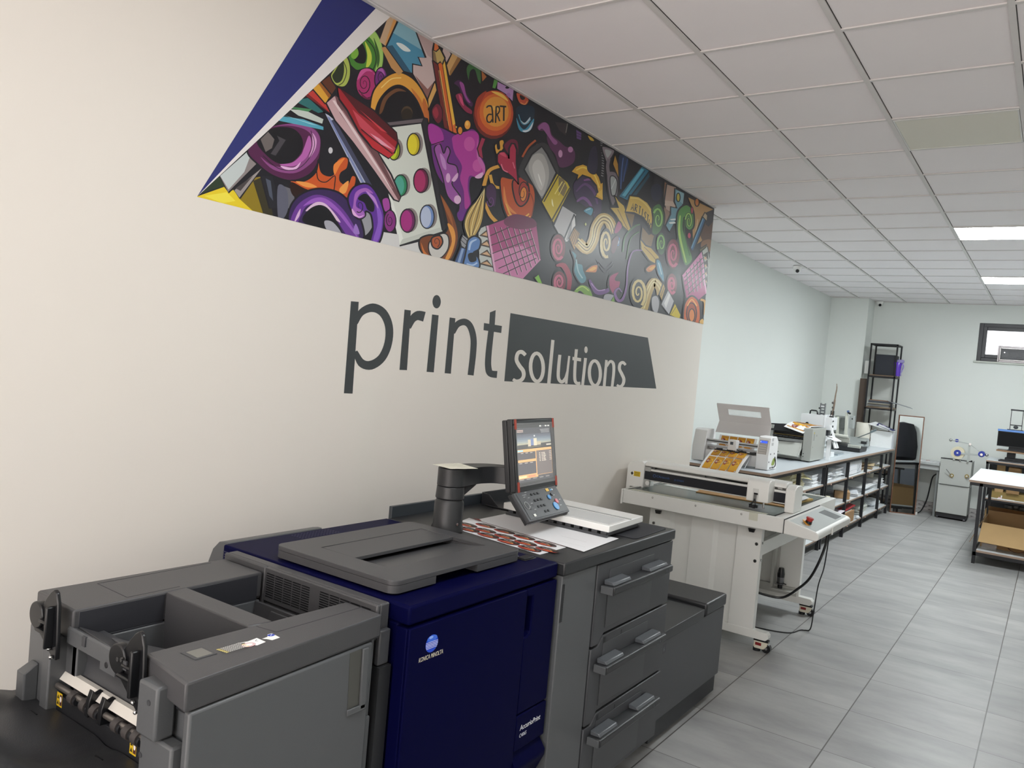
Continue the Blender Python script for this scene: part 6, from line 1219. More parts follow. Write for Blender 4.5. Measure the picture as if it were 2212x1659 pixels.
# lever guillotine
lg=thing('lever_cutter','grey lever paper cutter with long raised handle, right of the binding machine','paper cutter',(.30,12.05,BT))
m=MB(mt('#9da3a2',.4)); m.prism([(11.78,BT+.004),(12.2,BT+.004),(12.2,1.06),(12.12,1.07),(11.80,.99)],0,.13,.40); m.hexa([(.36,11.82,.975),(.455,11.90,.965),(.43,12.05,.965),(.33,12.0,.975),(.36,11.82,.995),(.455,11.90,1.0),(.43,12.05,1.03),(.33,12.0,1.05)]); m.out('body',lg,bevel=.004)
m=MB(mt('#7d8484',.35,.4)); m.tube([(.255,12.1,1.06),(.40,12.08,1.14),(.46,12.07,1.18)],.007,smooth=False); m.tube([(.43,12.075,1.163),(.50,12.065,1.205)],.014,smooth=False,m=mt('#78858a',.45)); m.out('handle',lg)
m=MB(BK2); m.box(.36,.43,11.83,11.87,1.0,1.035); m.sph((.42,11.9,1.03),.010,8); m.out('lock',lg)
# paper roll and boxes
m=MB(mt('#d9d5ca',.5)); m.lathe([(.095,0),(.098,.01),(.098,.325),(.095,.33)],(.262,12.43,BT),n=36); m.lathe([(.03,.33),(.035,.331),(.035,.332)],(.262,12.43,BT),m=mt('#8a7a62',.7)); m.out('paper_roll',label='thick cream paper roll standing at the end of the bench',cat='paper roll')
m=MB(mt('#e6e8e8',.5)); m.box(.372,.655,12.43,12.55,BT,1.183); wbx=m.out('white_box',bevel=.002,label='white box with flap at the end of the far bench',cat='box')
m=MB(mt('#b9bcc0',.5)); m.box(.6551,.672,12.435,12.55,BT,1.186); m.box(.3,.655,12.445,12.555,1.1835,1.187,mt('#8a7466',.7)); m.out('box_side',wbx)
lb=thing('leaflet_box','open box lid with navy and lilac print resting on top of the white box','printed board',(.53,12.45,1.187))
m=MB(mt('#dadcdc',.5)); m.hexa([(.33,12.36,1.262),(.68,12.36,1.192),(.68,12.55,1.2),(.40,12.55,1.30),(.33,12.36,1.267),(.68,12.36,1.198),(.68,12.55,1.206),(.40,12.55,1.306)]); m.box(.35,.36,12.52,12.54,1.1875,1.27,mt('#6a584c',.7)); m.out('board',lb)
def bf(u,v): 
    a=Vector((.33,12.36,1.268))*(1-u)+Vector((.68,12.36,1.199))*u; b=Vector((.40,12.55,1.307))*(1-u)+Vector((.68,12.55,1.207))*u; return a*(1-v)+b*v
S=Art(bf,(.2,-.3,.93),PAPER,step=2e-4,base=1e-3); S.p([.25,.3,.98,.0,1,1,.15,1],'#24285a'); S.p([.32,.55,.5,.45,.55,.85,.4,.95],'#b4a8cc'); S.p([.55,.3,.7,.2,.75,.45,.6,.55],'#9a94c0'); S.text('Premium',.78,.55,.09,'#7a7ab0',wdt=.16); S.out('navy_print',lb)
m=MB(mt('#b8bfc4',.3)); m.plate([(.35,9.25,BT),(.52,9.35,BT),(.50,10.5,BT),(.3,10.45,BT)],(0,0,.004)); m.out('clear_folder',label='grey transparent folder lying flat on the bench before the binding machine',cat='folder')
m=MB(mt('#8f9aa2',.3)); m.plate([(.42,9.75,BT+.0045),(.50,9.8,BT+.0045),(.49,10.15,BT+.0045),(.40,10.1,BT+.0045)],(0,0,.012)); m.out('comb_bundle',label='small grey bundle of binding combs on the bench',cat='binding combs')
# ------------------------------------------------------------ contents of the bench shelves
SH1,SH2,SH3=.706,.416,.126
def stack(name,label,cat,x0,x1,y0,y1,z,n,th,cols,jit=.012,group=None,rot=0):
    m=MB(); r=random.Random(hash((round(x0*100),round(y0*100),round(z*100)))&0xffff)
    cx,cy=(x0+x1)/2,(y0+y1)/2
    for k in range(n):
        c=cols[r.randrange(len(cols))]; a=rot+r.uniform(-.06,.06)
        m.rbox((cx+r.uniform(-jit,jit),cy+r.uniform(-jit,jit),z+th*(k+.5)),((x1-x0)*r.uniform(.9,1),(y1-y0)*r.uniform(.9,1),th*.93),a,mt(c,.6,noise=.02))
    return m.out(name,label=label,cat=cat,group=group)
CR=['#dcd6b8','#d2c9a4','#e4dec8']; WT=['#e2e4e6','#d6d9dc','#e8e8e8','#cdd1d6']; MX=['#dcdad2','#c9c5ba','#e6e4de','#b9a98c']
def hinge_sheet(name,label,cat,pts,col,th=.004):
    m=MB(mt(col,.6,noise=.02)); m.plate(pts,(0,0,th)); return m.out(name,label=label,cat=cat)
stack('card_stack','cream card stack on the top shelf at the left end bay, above the cutter beam',"card stack",.0,.50,7.0,7.70,SH1,8,.012,CR)
stack('card_stack','tall pale cream card stack on the top shelf, second bay of the nearer bench','card stack',.10,.52,7.86,8.30,SH1,11,.013,CR,.015)
stack('paper_stack','narrow stack of white cards beside the cream card, by the bench seam','paper stack',.42,.56,8.42,8.68,SH1,10,.011,WT,.01)
hinge_sheet('card_sheet','pale yellow card sheet slipping off the front of the cream stack','card',[(.40,7.95,SH1+.145),(.57,7.98,SH1+.12),(.585,8.30,SH1+.08),(.42,8.3,SH1+.146)],'#d9cf9a')
m=MB(mt('#1d2a7a',.4)); m.box(.35,.555,7.10,7.62,SH1+.098,SH1+.103); m.out('blue_folder',label='flat blue folder on the stack just above the cutter beam',cat='folder')
stack('paper_stack','sagging stack of white bags on the top shelf, first bay past the seam','paper stack',.05,.56,8.95,9.35,SH1,9,.010,WT,.02)
stack('paper_stack','higher stack of grey-white bags on the top shelf beside the wrapped parcel','paper stack',.05,.58,9.40,9.78,SH1,13,.009,WT,.015)
wp=thing('wrapped_parcel','white parcel in crinkled clear film on the top shelf, third bay','parcel',(.36,10.3,SH1))
m=MB(mt('#e2e6ec',.12,noise=.08,scale=60,bump=.8)); m.box(.12,.60,9.95,10.75,SH1+.001,SH1+.165); m.out('film_wrap',wp,bevel=.02,seg=3)
m=MB(mt('#e6e8ec',.5)); m.box(.6001,.602,9.98,10.45,SH1+.01,SH1+.055); m.box(.6001,.602,9.98,10.45,SH1+.06,SH1+.11); m.out('ream_end',wp)
S=Art(lambda u,v:Vector((.602,u,v)),(1,0,0),PAPER); 
for k in range(7): S.p([10.50+.03*k%.2,SH1+.03+k*.017,10.53+.03*k%.2,SH1+.035+k*.017,10.52+.03*k%.2,SH1+.045+k*.017,10.5+.03*k%.2,SH1+.04+k*.017],'#3a3d48')
S.out('film_print',wp)
stack('kraft_bundle','crumpled brown kraft bundle on the top shelf, fourth bay','kraft paper',.25,.56,10.95,11.25,SH1,7,.014,['#a98a66','#8f7350','#b99a74','#d8d2c4'],.03)
stack('kraft_bundle','low heap of kraft offcuts in front of the kraft bundle, fourth bay','kraft paper',.35,.60,11.3,11.7,SH1,5,.012,['#b0966e','#c9b590','#d8d8d8'],.03,rot=.2)
stack('leaflet_stack','yellow and white leaflets on the top shelf in the last bay','leaflets',.25,.60,11.95,12.4,SH1,7,.008,['#d8cf8a','#dcdcd4','#c8c27a','#e2e2e2'],.03,rot=.3)
# second shelf
stack('paper_stack','long low white paper stack on the second shelf, left end bay','paper stack',.0,.5,7.0,7.7,SH2,9,.012,WT)
stack('paper_stack','white cartons lying on the second shelf below the cream card','paper stack',.05,.54,7.9,8.65,SH2,7,.013,WT,.015)
cbx=thing('card_box','cream open-front card box at the front of the second shelf, past the seam','box',(.5,9.1,SH2)); m=MB(mt('#dcd5bd',.6)); m.box(.42,.575,9.0,9.28,SH2,SH2+.11); m.out('body',cbx,bevel=.002)
m=MB(BK2); m.hexa([(.5755,9.10,SH2+.03),(.5765,9.10,SH2+.03),(.5765,9.105,SH2+.03),(.5755,9.105,SH2+.03),(.5755,9.13,SH2+.07),(.5765,9.13,SH2+.07),(.5765,9.135,SH2+.07),(.5755,9.135,SH2+.07)]); m.out('slot_mark',cbx)
stack('paper_stack','white stack behind the cream card box on the second shelf','paper stack',-.1,.40,8.95,9.75,SH2,12,.012,WT,.02)
bx_=thing('carton','small brown carton with raised white flap on the second shelf, third bay','box',(.5,10.2,SH2))
m=MB(mt('#a98760',.7)); m.rbox((.50,10.22,SH2+.045),(.17,.28,.085),.25); m.out('carton_body',bx_,bevel=.002)
m=MB(mt('#ececea',.5)); m.hexa([(.42,10.1,SH2+.09),(.56,10.12,SH2+.09),(.55,10.3,SH2+.10),(.41,10.28,SH2+.10),(.43,10.05,SH2+.17),(.56,10.07,SH2+.16),(.55,10.25,SH2+.17),(.42,10.23,SH2+.18)]); m.out('carton_flap',bx_)
stack('paper_stack','spread white papers on the second shelf right of the brown carton','paper stack',.20,.60,10.42,10.78,SH2,5,.010,WT,.03,rot=.2)
stack('paper_stack','fanned white sheets filling the fourth bay of the second shelf','paper stack',.05,.60,10.95,11.75,SH2,7,.010,WT,.03)
m=MB(mt('#c9c5ac',.6)); m.box(-.05,.30,11.0,11.75,SH2+.075,SH2+.20); m.out('cream_carton',bevel=.003,label='large cream carton at the back of the fourth bay, second shelf',cat='box')
stack('paper_stack','white ring-like paper pile on the second shelf in the last bay','paper stack',.2,.61,11.95,12.45,SH2,9,.010,WT,.02)
m=MB(mt('#b9b5a6',.5)); m.lathe([(.05,0),(.075,.0),(.075,.10),(.05,.10)],(.42,12.25,SH2+.095),n=28); m.out('tape_roll',label='grey beige tape roll on top of the pile in the last bay',cat='tape roll')
# bottom shelf
stack('paper_stack','white paper on the bottom shelf below the cutter console','paper stack',.0,.52,7.0,7.7,SH3,8,.012,WT)
stack('paper_stack','white boards on the bottom shelf, second bay','paper stack',.05,.54,7.9,8.65,SH3,6,.012,WT)
pk=thing('pink_box','white and pink printed gift box with open lid on the bottom shelf','box',(.5,9.75,SH3))
m=MB(mt('#e2dde4',.5)); m.box(.40,.565,9.52,9.79,SH3,SH3+.14); m.hexa([(.40,9.47,SH3+.15),(.62,9.45,SH3+.155),(.64,9.80,SH3+.19),(.42,9.81,SH3+.19),(.40,9.47,SH3+.155),(.62,9.45,SH3+.16),(.64,9.80,SH3+.195),(.42,9.81,SH3+.195)]); m.out('gift_box_body',pk,bevel=.002)
S=Art(lambda u,v:Vector((.565,u,v)),(1,0,0),PAPER,step=1e-4,base=5e-4); S.p([9.71,SH3,9.79,SH3,9.79,SH3+.14,9.67,SH3+.14],'#a83c8c'); S.p([9.62,SH3+.08,9.66,SH3+.08,9.66,SH3+.12,9.62,SH3+.12],'#d8b43c'); 
for k in range(6): S.p([9.57+(k%2)*.06,SH3+.02+k*.016,9.61+(k%2)*.06,SH3+.02+k*.016,9.61+(k%2)*.06,SH3+.026+k*.016,9.57+(k%2)*.06,SH3+.026+k*.016],'#5a4a5e')
S.out('gift_box_print',pk)
m=MB(mt('#9a2c30',.55)); m.hexa([(.40,9.9,SH3+.16),(.60,9.88,SH3+.15),(.62,10.5,SH3+.18),(.42,10.5,SH3+.22),(.40,9.9,SH3+.165),(.60,9.88,SH3+.155),(.62,10.5,SH3+.185),(.42,10.5,SH3+.225)]); m.box(.42,.50,10.0,10.4,SH3+.0,SH3+.155); m.out('red_folder',label='red folded card above the brown carton on the bottom shelf',cat='folder')
kb=thing('carton','brown carton with a white top edge on the bottom shelf beside the pink box','box',(.55,10.2,SH3))
m=MB(mt('#9c7a54',.7)); m.box(.515,.62,9.95,10.45,SH3,SH3+.135); m.out('carton_body',kb,bevel=.002); m=MB(mt('#e6e6e4',.5)); m.box(.54,.60,10.0,10.4,SH3+.136,SH3+.144); m.out('white_lid_strip',kb)
stack('paper_stack','white padded stack on the bottom shelf, fourth bay','paper stack',.05,.58,10.95,11.55,SH3,10,.011,['#cfd2cc','#dcdcda','#c4c6be'],.02)
m=MB(mt('#a58458',.7)); m.box(.56,.60,11.0,11.12,SH3,SH3+.06); m.out('small_carton',bevel=.001,label='tiny brown carton at the front of the bottom shelf, fourth bay',cat='box')
m=MB(mt('#e2e6ea',.15,noise=.08,bump=.8)); 
for k in range(9): m.sph((.45+.04*(k%3),11.95+.05*k,SH3+.045+.01*(k%2)),(.07,.06,.045),10)
m.out('plastic_bag',label='bunch of clear plastic bags drooping from the bottom shelf in the last bay',cat='plastic bag')
stack('paper_stack','white cartons behind the plastic bags on the bottom shelf, last bay','paper stack',0,.40,11.95,12.45,SH3,8,.012,WT)
m=MB(mt('#dde2e6',.1,noise=.05,bump=.6)); m.sph((.63,10.62,.15),(.03,.035,.025),12); m.out('foil_ball',label='small clear crumpled ball at the edge of the bottom shelf by the brown carton',cat='plastic film')
# ------------------------------------------------------------ rear: rack, mirror, laminator, desks
rk=thing('shelf_rack','tall black metal rack with wooden shelves in the corner by the pillar','rack',(.34,13.15,0))
RX0,RX1,RY0,RY1=.150,.535,12.95,13.36
for x in (RX0,RX1-.022):
    for y in (RY0,RY1-.022):
        m=MB(ST); m.box(x,x+.022,y,y+.022,0,2.475); m.out('post',rk)
for z in (2.455,1.965,1.475,.985,.50,.06):
    m=MB(ST)
    for y in (RY0,RY1-.02): m.box(RX0,RX1,y,y+.02,z,z+.022)
    for x in (RX0,RX1-.02): m.box(x,x+.02,RY0,RY1,z,z+.022)
    m.out('shelf_rail',rk)
for z in (1.98,1.49,1.0,.52,.08):
    m=MB(mt('#6e5a48',.55,noise=.1)); m.box(RX0+.004,RX1-.004,RY0+.004,RY1-.004,z+.008,z+.024); m.out('shelf',rk)
m=MB(ST)
for k in range(26): m.box(RX0+.04+k*.012,RX0+.043+k*.012,RY0+.02,RY1-.02,2.462,2.468)
m.out('wire_top',rk)
m=MB(mt('#141a26',.5)); m.box(.235,.505,13.0,13.32,2.005,2.315); m.out('black_case',bevel=.003,label='dark square case on the top shelf of the tall rack',cat='case')
m=MB(mt('#e2e2de',.5)); m.box(.085,.145,13.02,13.06,2.01,2.205); m.out('white_switch_box',bevel=.002,label='small white box on the pillar side left of the tall rack',cat='box')
pb=thing('purple_jug','translucent purple jug on the top shelf edge of the tall rack','jug',(.58,12.99,2.005))
m=MB(mt('#5a35b0',.25)); m.lathe([(.035,0),(.045,.10),(.055,.2),(.05,.21)],(.55,13.0,2.005),n=24); m.out('jug_body',pb)
m=MB(mt('#8f86b8',.15)); m.lathe([(.05,0),(.058,.02),(.05,.045),(.03,.05)],(.575,13.0,2.205),n=20); m.tube([(.60,13.0,2.2),(.625,13.0,2.16),(.61,13.0,2.09),(.595,13.0,2.05),(.60,13.0,2.01)],.010); m.out('jug_lid',pb)
stack('paper_stack','pile of wrapped papers on the middle shelf of the tall rack','paper stack',.175,.51,12.99,13.3,1.514,9,.012,['#6f7072','#8a8478','#a09a8a','#5c6068','#7a5a40'],.012)
hinge_sheet('long_board','long thin dark-edged board sticking out to the right of the tall rack','board',[(.45,12.98,1.625-.0),(.53,12.94,1.60),(.82,12.90,1.535),(.78,12.98,1.55)],'#8f9498',.006)
m=MB(mt('#4b3d33',.6,noise=.1)); m.box(.045,.145,12.99,13.03,0,1.93); m.out('dark_board',label='dark brown tall board standing between pillar and rack',cat='board')
# mirror leaning on the bench end
mi=thing('standing_mirror','narrow full length mirror with thin brown wooden frame standing at the bench end','mirror',(.84,12.78,0))
ma=Vector((.683,12.70,0)); mb_=Vector((1.003,12.83,0)); wv=(mb_-ma); hv=Vector((-.02,.0,1.437)); nn=wv.cross(hv).normalized(); nn=nn if nn.y<0 else -nn
tl=.10*0
def mp(u,v,d=0): return ma+wv*u+Vector((-.018*v,.10*v,1.437*v))+nn*d
def mbox(m,u0,u1,v0,v1,d0,d1): m.hexa([mp(u,v,d) for d in (d0,d1) for u,v in ((u0,v0),(u1,v0),(u1,v1),(u0,v1))])
m=MB(mt('#6e4630',.5,noise=.08)); mbox(m,0,.035,0,1,-.02,.006); mbox(m,.965,1,0,1,-.02,.006); mbox(m,.035,.965,0,.010,-.02,.006); mbox(m,.035,.965,.990,1,-.02,.006); m.out('frame',mi)
m=MB(mt('#eef0f0',.01,1,noise=0)); mbox(m,.035,.965,.010,.990,-.004,.001); m.out('glass',mi)
m=MB(mt('#b09a86',.8)); mbox(m,.01,.99,.003,.997,-.022,-.0201); m.out('backing',mi)
# laminator
lm=thing('label_slitter','grey label slitting cabinet with reel arms on small casters by the rear wall','label machine',(1.44,13.1,0))
LG=mt('#b3b6b2',.45,noise=.01)
m=MB(LG); m.box(1.243,1.640,12.96,13.36,.500,.862); m.box(1.243,1.640,12.965,13.36,.085,.492); m.prism([(12.955,.492),(12.965,.492),(12.965,.502),(12.948,.502)],0,1.26,1.62,mt('#6b6e6c',.5)); m.out('cabinet',lm,bevel=.005)
m=MB(BK2); m.box(1.25,1.635,12.985,13.35,.022,.085); m.box(1.243,1.46,13.0,13.02,.862,.876); m.box(1.618,1.64,12.97,13.0,.862,.885); m.box(1.243,1.64,12.97,12.99,.862,.874); m.out('dark_trim',lm)
for x in (1.27,1.61):
    for y in (13.0,13.33):
        m=MB(mt('#4a4a4e',.3,.5)); m.cyl((x-.012,y,.018),(x+.012,y,.018),.018); m.out('caster_wheel',lm)
AR=mt('#aeb3b0',.4,.1)
m=MB(AR); m.box(1.575,1.60,12.93,12.96,.862,1.125); m.hexa([(1.45,12.925,.955),(1.745,12.925,.965),(1.745,12.935,.965),(1.45,12.935,.955),(1.45,12.925,.985),(1.745,12.925,.992),(1.745,12.935,.992),(1.45,12.935,.985)]); m.hexa([(1.35,12.925,1.135),(1.60,12.925,1.110),(1.60,12.932,1.11),(1.35,12.932,1.135),(1.35,12.925,1.15),(1.60,12.925,1.128),(1.60,12.932,1.128),(1.35,12.932,1.15)]); m.hexa([(1.59,12.94,1.11),(1.74,12.94,1.0),(1.74,12.945,1.0),(1.59,12.945,1.11),(1.59,12.94,1.125),(1.74,12.94,1.015),(1.74,12.945,1.015),(1.59,12.945,1.125)]); m.box(1.40,1.425,12.94,12.96,.862,.97); m.out('reel_arms',lm)
m=MB(CH); m.sph((1.35,12.91,1.146),.022,14); m.sph((1.81,12.93,.991),.022,12); m.cyl((1.595,12.91,1.118),(1.595,12.935,1.118),.016); m.cyl((1.49,12.95,.86),(1.49,12.95,.885),.012); m.out('chrome_knobs',lm)
m=MB(mt('#d8cfb4',.6)); m.cyl((1.449,12.935,.972),(1.449,13.05,.972),.088,n=40); rl_=m.out('label_roll',lm,label='cream label roll')
m=MB(mt('#24399a',.4)); m.cyl((1.449,12.924,.972),(1.449,12.9355,.972),.045,n=28); m.cyl((1.449,12.918,.972),(1.449,12.924,.972),.012,m=WH); m.out('blue_hub',rl_)
m=MB(mt('#24399a',.4)); m.cyl((1.745,12.92,.995),(1.745,13.03,.995),.042,n=28); m.cyl((1.745,12.90,.99),(1.745,12.92,.99),.018,m=CH); m.out('blue_spool',lm); m=MB(mt('#24399a',.4)); m.cyl((1.426,12.92,1.147),(1.426,12.935,1.147),.024,n=20); m.box(1.403,1.449,12.916,12.92,1.142,1.152,LG); m.out('blue_guide',lm)
for x,z,dx,dz in ((1.405,.637,-.075,.085),(1.594,.655,.03,-.03)):
    m=MB(mt('#8f8050',.3,.6)); m.cyl((x,12.945,z),(x,12.96,z),.028,n=24); m.cyl((x,12.935,z),(x,12.945,z),.013,m=mt('#e2e2d6',.3)); m.tube([(x,12.93,z),(x+dx,12.91,z+dz)],.0045,smooth=False,m=CH); m.out('crank',lm)
m=MB(BK); m.tube([(1.24,13.2,.62),(1.19,13.2,.61),(1.14,13.2,.55),(1.12,13.18,.40),(1.10,13.15,.22),(1.05,13.12,.06),(1.01,13.1,.01),(.97,13.08,.008)],.009,n=8); m.out('mains_cable',label='black mains cable from the label cabinet down to the floor by the mirror',cat='cable')
m=MB(YEL); m.rbox((1.215,13.3,.06),(.05,.05,.03),.4); m.out('yellow_clip',label='small yellow plastic clip on the floor left of the label cabinet',cat='clip')
m=MB(WH); m.box(.995,1.02,12.9,12.94,0,.035); m.out('white_plug',bevel=.002,label='small white plug on the floor at the mirror foot',cat='plug')
# low grey side table behind
sd=thing('side_table','grey side table with papers behind the mirror and label cabinet','table',(1.1,13.25,0))
m=MB(mt('#aeb2b2',.5)); m.box(.70,1.235,13.0,13.5,.745,.78); m.box(.70,1.235,13.03,13.045,.675,.745); m.out('table_top',sd,bevel=.002)
for x in (.72,1.20):
    for y in (13.06,13.45):
        m=MB(mt('#8a8e8e',.5)); m.box(x,x+.03,y,y+.03,0,.745); m.out('leg',sd)
m=MB(mt('#d8dadc',.45)); m.box(.85,1.23,13.04,13.30,.7805,.79); o=m.out('panel_board',label='white board with dark recesses lying on the grey side table',cat='board')
m=MB(mt('#75797c',.4)); m.box(.985,1.07,13.045,13.07,.7905,.792); m.box(1.10,1.21,13.045,13.07,.7905,.792); m.box(1.03,1.08,13.18,13.22,.7905,.794,mt('#b88a80',.5)); m.out('recess',o)
# white work table at the right
wt=thing('work_table','white topped work table with black steel frame at the right edge','table',(2.4,10.4,0))
TX,TY0,TY1,TZ=1.855,9.76,11.65,.886; TXR=3.05
m=MB(TOPW); m.hexa([(TX,TY0,TZ-.025),(TXR,TY0-.05,TZ-.025),(TXR,TY1,TZ-.025),(TX-.02,TY1,TZ-.025),(TX,TY0,TZ),(TXR,TY0-.05,TZ),(TXR,TY1,TZ),(TX-.02,TY1,TZ)]); o=m.out('table_top',wt)
m=MB(EDGE); m.hexa([(TX-.002,TY0-.003,TZ-.025),(TXR,TY0-.053,TZ-.025),(TXR,TY0-.05,TZ-.025),(TX-.002,TY0,TZ-.025),(TX-.002,TY0-.003,TZ-.003),(TXR,TY0-.053,TZ-.003),(TXR,TY0-.05,TZ-.003),(TX-.002,TY0,TZ-.003)]); m.out('edge_band',o)
m=MB(ST); m.box(TX+.01,TXR-.02,TY0,TY0+.03,TZ-.058,TZ-.026); m.box(TX+.10,TX+.13,TY0,TY1-.02,TZ-.058,TZ-.026); m.box(TX+.12,TXR-.02,TY0+.0,TY0+.028,.088,.125); m.box(TX+.10,TX+.13,TY0,TY1-.1,.088,.125); m.box(TX+.1,TXR-.1,TY1-.13,TY1-.1,.088,.125); m.out('steel_frame',wt)
for x in (TX+.11,TXR-.12):
    for y in (TY0+.015,TY1-.12):
        m=MB(ST); m.box(x-.015,x+.018,y-.015,y+.018,0,TZ-.058); m.out('leg',wt)
m=MB(SHF); m.box(TX+.13,TXR-.02,TY0+.0,TY1-.1,.1255,.150); o=m.out('lower_shelf',wt); m=MB(EDGE); m.box(TX+.13,TXR-.02,TY0-.003,TY0,.1255,.147); m.out('edge_band',o)
cbw=thing('cardboard_box','big open cardboard box on the lower shelf of the right table','box',(2.4,10.4,.151))
CB=mt('#a8865c',.75,noise=.05,scale=8)
m=MB(CB); m.box(2.0,2.85,10.05,10.058,.151,.40); m.box(2.0,2.006,10.058,10.9,.151,.42); m.box(2.85,2.856,10.058,10.9,.151,.42); m.box(2.0,2.856,10.9,10.906,.151,.46); m.box(2.006,2.85,10.058,10.9,.151,.156); m.out('box_body',cbw)
m=MB(mt('#b8986a',.75,noise=.05,scale=8)); m.hexa([(1.99,9.80,.235),(2.87,9.78,.215),(2.87,9.786,.215),(1.99,9.806,.235),(2.0,10.045,.415),(2.86,10.045,.405),(2.86,10.051,.405),(2.0,10.051,.415)]); m.out('front_flap',cbw)
m=MB(mt('#94724a',.75)); m.hexa([(1.90,9.95,.19),(1.905,9.95,.19),(1.905,10.8,.2),(1.90,10.8,.2),(1.99,10.06,.42),(1.995,10.06,.42),(1.995,10.85,.42),(1.99,10.85,.42)]); m.hexa([(2.0,10.91,.46),(2.86,10.91,.46),(2.86,10.916,.46),(2.0,10.916,.46),(2.0,10.80,.52),(2.86,10.80,.50),(2.86,10.806,.50),(2.0,10.806,.52)]); m.out('side_flap',cbw)
m=MB(mt('#c8c8c8',.1,noise=0,alpha=.35)); m.box(2.02,2.16,9.90,10.02,.151,.21); m.out('clear_case',label='small clear plastic case under the front flap of the big cardboard box',cat='case')
m=MB(mt('#4a2c20',.5)); m.tube([(2.26,9.93,.20),(2.30,9.92,.175),(2.36,9.92,.17),(2.42,9.93,.19)],.004); m.out('brown_cord',label='thin dark cord below the flap of the big cardboard box',cat='cord')
# ------------------------------------------------------------ computer desk behind the table
dk=thing('computer_desk','black framed desk with grey top in front of the rear wall, carrying the monitor','desk',(2.3,13.0,0))
DX,DY0,DY1,DZ=1.828,12.6,13.40,.945
m=MB(TOP); m.box(DX,3.1,DY0,DY1,DZ-.02,DZ); o=m.out('desk_top',dk); m=MB(EDGE); m.box(DX,3.1,DY0-.003,DY0,DZ-.02,DZ-.002); m.out('edge_band',o)
m=MB(ST); m.box(DX+.002,3.08,DY0,DY0+.028,DZ-.05,DZ-.021); m.box(DX+.002,DX+.03,DY0,DY1,DZ-.05,DZ-.021); m.box(DX+.03,3.08,DY0,DY0+.02,.385,.41); m.out('steel_frame',dk)
for x in (DX+.004,3.04):
    for y in (DY0,DY1-.03):
        m=MB(ST); m.box(x,x+.03,y,y+.03,0,DZ-.05); m.out('leg',dk)
m=MB(SHF); m.box(DX+.035,3.04,DY0+.02,DY1-.03,.41,.43); o=m.out('middle_shelf',dk); m=MB(EDGE); m.box(DX+.035,3.04,DY0+.017,DY0+.02,.41,.428); m.out('edge_band',o)
m=MB(mt('#4a4c50',.6)); m.box(DX+.035,3.04,DY1-.04,DY1-.034,.45,DZ-.06); m.box(DX+.035,3.04,DY1-.04,DY1-.034,.05,.40); m.out('back_panel',dk)
m=MB(mt('#8a7442',.7,noise=.1)); m.box(1.90,2.6,12.75,13.1,.431,.515); m.out('flat_carton',label='long flat yellowish carton on the desk middle shelf',cat='box')
pt=thing('pen_tray','white and pink stamp lying on the desk middle shelf front edge','stamp',(2.03,12.66,.431)); m=MB(mt('#e8e8e8',.3)); m.box(2.0,2.20,12.64,12.67,.431,.440); m.out('ruler',pt); m=MB(mt('#d8b8c0',.4)); m.box(2.01,2.05,12.67,12.70,.431,.452); m.cyl((2.045,12.685,.452),(2.045,12.685,.48),.008,m=WH); m.out('stamp_head',pt)
for x0,x1,y0,y1,z1,c,l in ((1.955,2.055,12.75,12.9,.90,'#a98a5e','small brown carton under the desk top, left of the open one'),(2.09,2.24,12.72,12.95,.87,'#8f6f48','small open brown carton under the desk top beside another')):
    t=thing('carton',l,'box',((x0+x1)/2,(y0+y1)/2,.8)); m=MB(mt(c,.7)); m.box(x0,x1,y0,y1,.516,z1-.03 if 'open' in l and 'small open' in l else z1); m.out('carton_body',t,bevel=.001)
    if 'small open' in l:
        m=MB(mt('#b8946a',.7)); ring2=((x0,x0+.006,y0,y1),(x1-.006,x1,y0,y1),(x0,x1,y0,y0+.006),(x0,x1,y1-.006,y1)); [m.box(*r_,z1-.03,z1+.0) for r_ in ring2]; m.out('carton_rim',t)
m=MB(mt('#a98a5e',.7)); m.box(1.87,1.97,12.7,12.9,0,.26); m.out('standing_carton',bevel=.001,label='narrow upright carton on the floor behind the right table',cat='box')
m=MB(mt('#94744c',.7)); m.box(2.05,2.7,12.55,12.95,0,.28); m.box(2.03,2.72,12.53,12.57,.0,.30,mt('#b8986a',.7)); m.out('wide_carton',label='wide carton on the floor under the computer desk',cat='box')
m=MB(mt('#4f5357',.25,noise=.1,bump=.6)); 
for k in range(6): m.sph((2.15+.07*k,12.8,.335+.012*(k%2)),(.07,.09,.05),10)
m.out('film_bundle',label='dark clear film bundle on top of the wide carton under the desk',cat='plastic film')
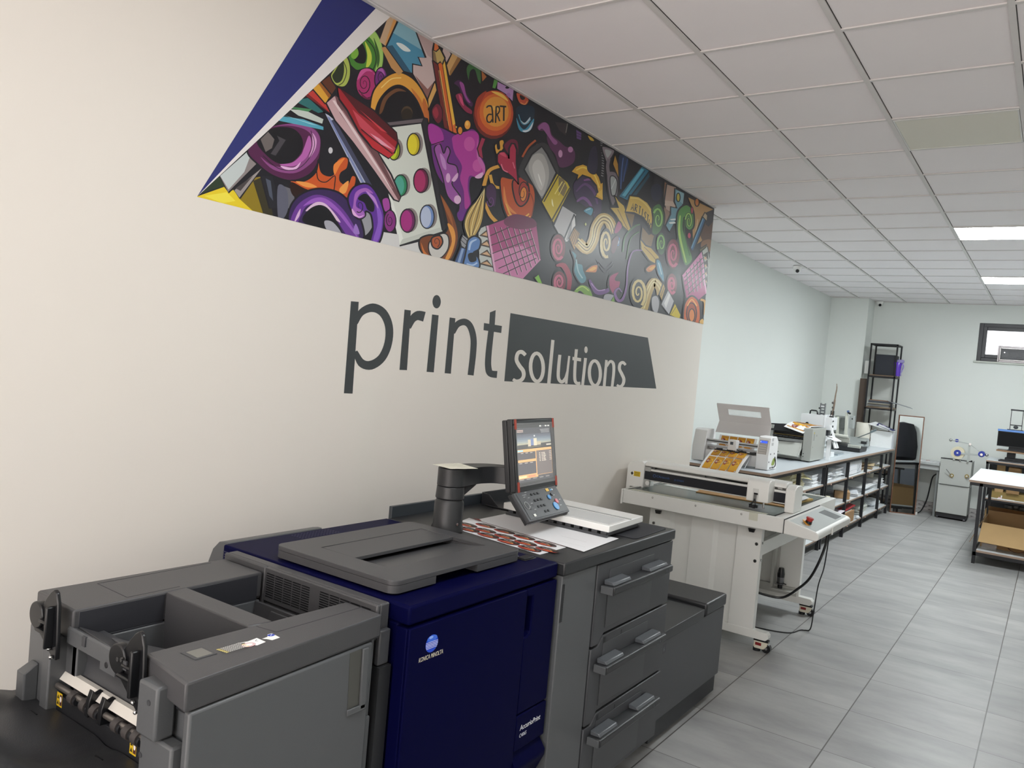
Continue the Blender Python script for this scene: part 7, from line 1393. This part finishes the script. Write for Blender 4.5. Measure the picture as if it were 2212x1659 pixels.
# monitor, riser, tablet frame
rs=thing('monitor_riser','wooden shelf on a black base carrying the monitor on the desk','monitor riser',(2.2,12.85,DZ))
m=MB(mt('#8a6c50',.5,noise=.08)); m.hexa([(1.925,12.72,1.078),(2.60,12.72,1.062),(2.60,13.02,1.062),(1.935,13.02,1.078),(1.925,12.72,1.098),(2.60,12.72,1.082),(2.60,13.02,1.082),(1.935,13.02,1.098)]); m.out('riser_board',rs); m=MB(mt('#5a5048',.4)); m.box(1.935,2.59,12.74,13.0,1.0985,1.1); m.out('riser_top',rs)
m=MB(BK2); m.box(2.03,2.40,12.80,12.98,DZ+.001,.995); m.box(2.05,2.15,12.82,12.95,.995,1.062); m.out('riser_base',rs,bevel=.004)
m=MB(BK2); m.box(1.965,2.45,12.64,12.79,DZ+.001,.965); m.box(1.985,2.05,12.66,12.70,.965,.975); m.out('keyboard',bevel=.003,label='black keyboard on the desk in front of the monitor base',cat='keyboard')
mo=thing('monitor','black flat monitor with light blue strip along its top edge','monitor',(2.2,12.87,1.10))
m=MB(BK2); m.box(1.918,2.50,12.85,12.885,1.145,1.352); m.box(2.06,2.30,12.88,12.93,1.106,1.16); m.box(2.05,2.35,12.80,12.95,1.1005,1.107); m.out('monitor_case',mo,bevel=.002)
m=MB(mt('#08090b',.6,noise=0,spec=.2)); m.box(1.926,2.492,12.8485,12.8499,1.156,1.344); m.out('monitor_screen',mo)
m=MB(mt('#5a86c8',.45)); m.box(1.914,2.505,12.842,12.895,1.3525,1.380); m.out('blue_top_strip',mo,label='light blue strip')
tb=thing('document_frame','black wire document stand clamped above the monitor','stand',(2.12,12.88,1.381))
m=MB(BK2); m.box(2.046,2.054,12.87,12.878,1.381,1.66); m.box(2.183,2.191,12.87,12.878,1.381,1.66); m.box(2.04,2.197,12.866,12.882,1.648,1.668); m.box(2.05,2.19,12.868,12.88,1.443,1.456); m.box(2.02,2.21,12.86,12.885,1.381,1.390); m.out('frame',tb); m=MB(mt('#3a3d40',.3)); m.sph((2.118,12.865,1.422),(.030,.02,.024),14); m.out('webcam',tb)
# ------------------------------------------------------------ things the mirror shows by the right wall
m=MB(mt('#15161c',.9,noise=.1)); m.lathe([(.02,.80),(.20,.76),(.26,.6),(.30,.3),(.28,.05),(.2,0)],(4.0,8.35,1.12),n=20); m.out('hanging_jacket',label='black jacket hanging at the right wall, seen in the mirror',cat='jacket')
sf=thing('grey_chair','dark grey upholstered armchair by the right wall, seen in the mirror','armchair',(3.8,8.4,0)); m=MB(mt('#3c4046',.9,noise=.05)); m.box(3.35,4.1,7.8,9.1,.12,.45); m.box(3.85,4.12,7.8,9.1,.45,1.0); m.out('upholstery',sf,bevel=.04,seg=3)
for x,y in ((3.4,7.85),(4.05,7.85),(3.4,9.05),(4.05,9.05)): m=MB(BK2); m.cyl((x,y,0),(x,y,.12),.02); m.out('foot',sf)
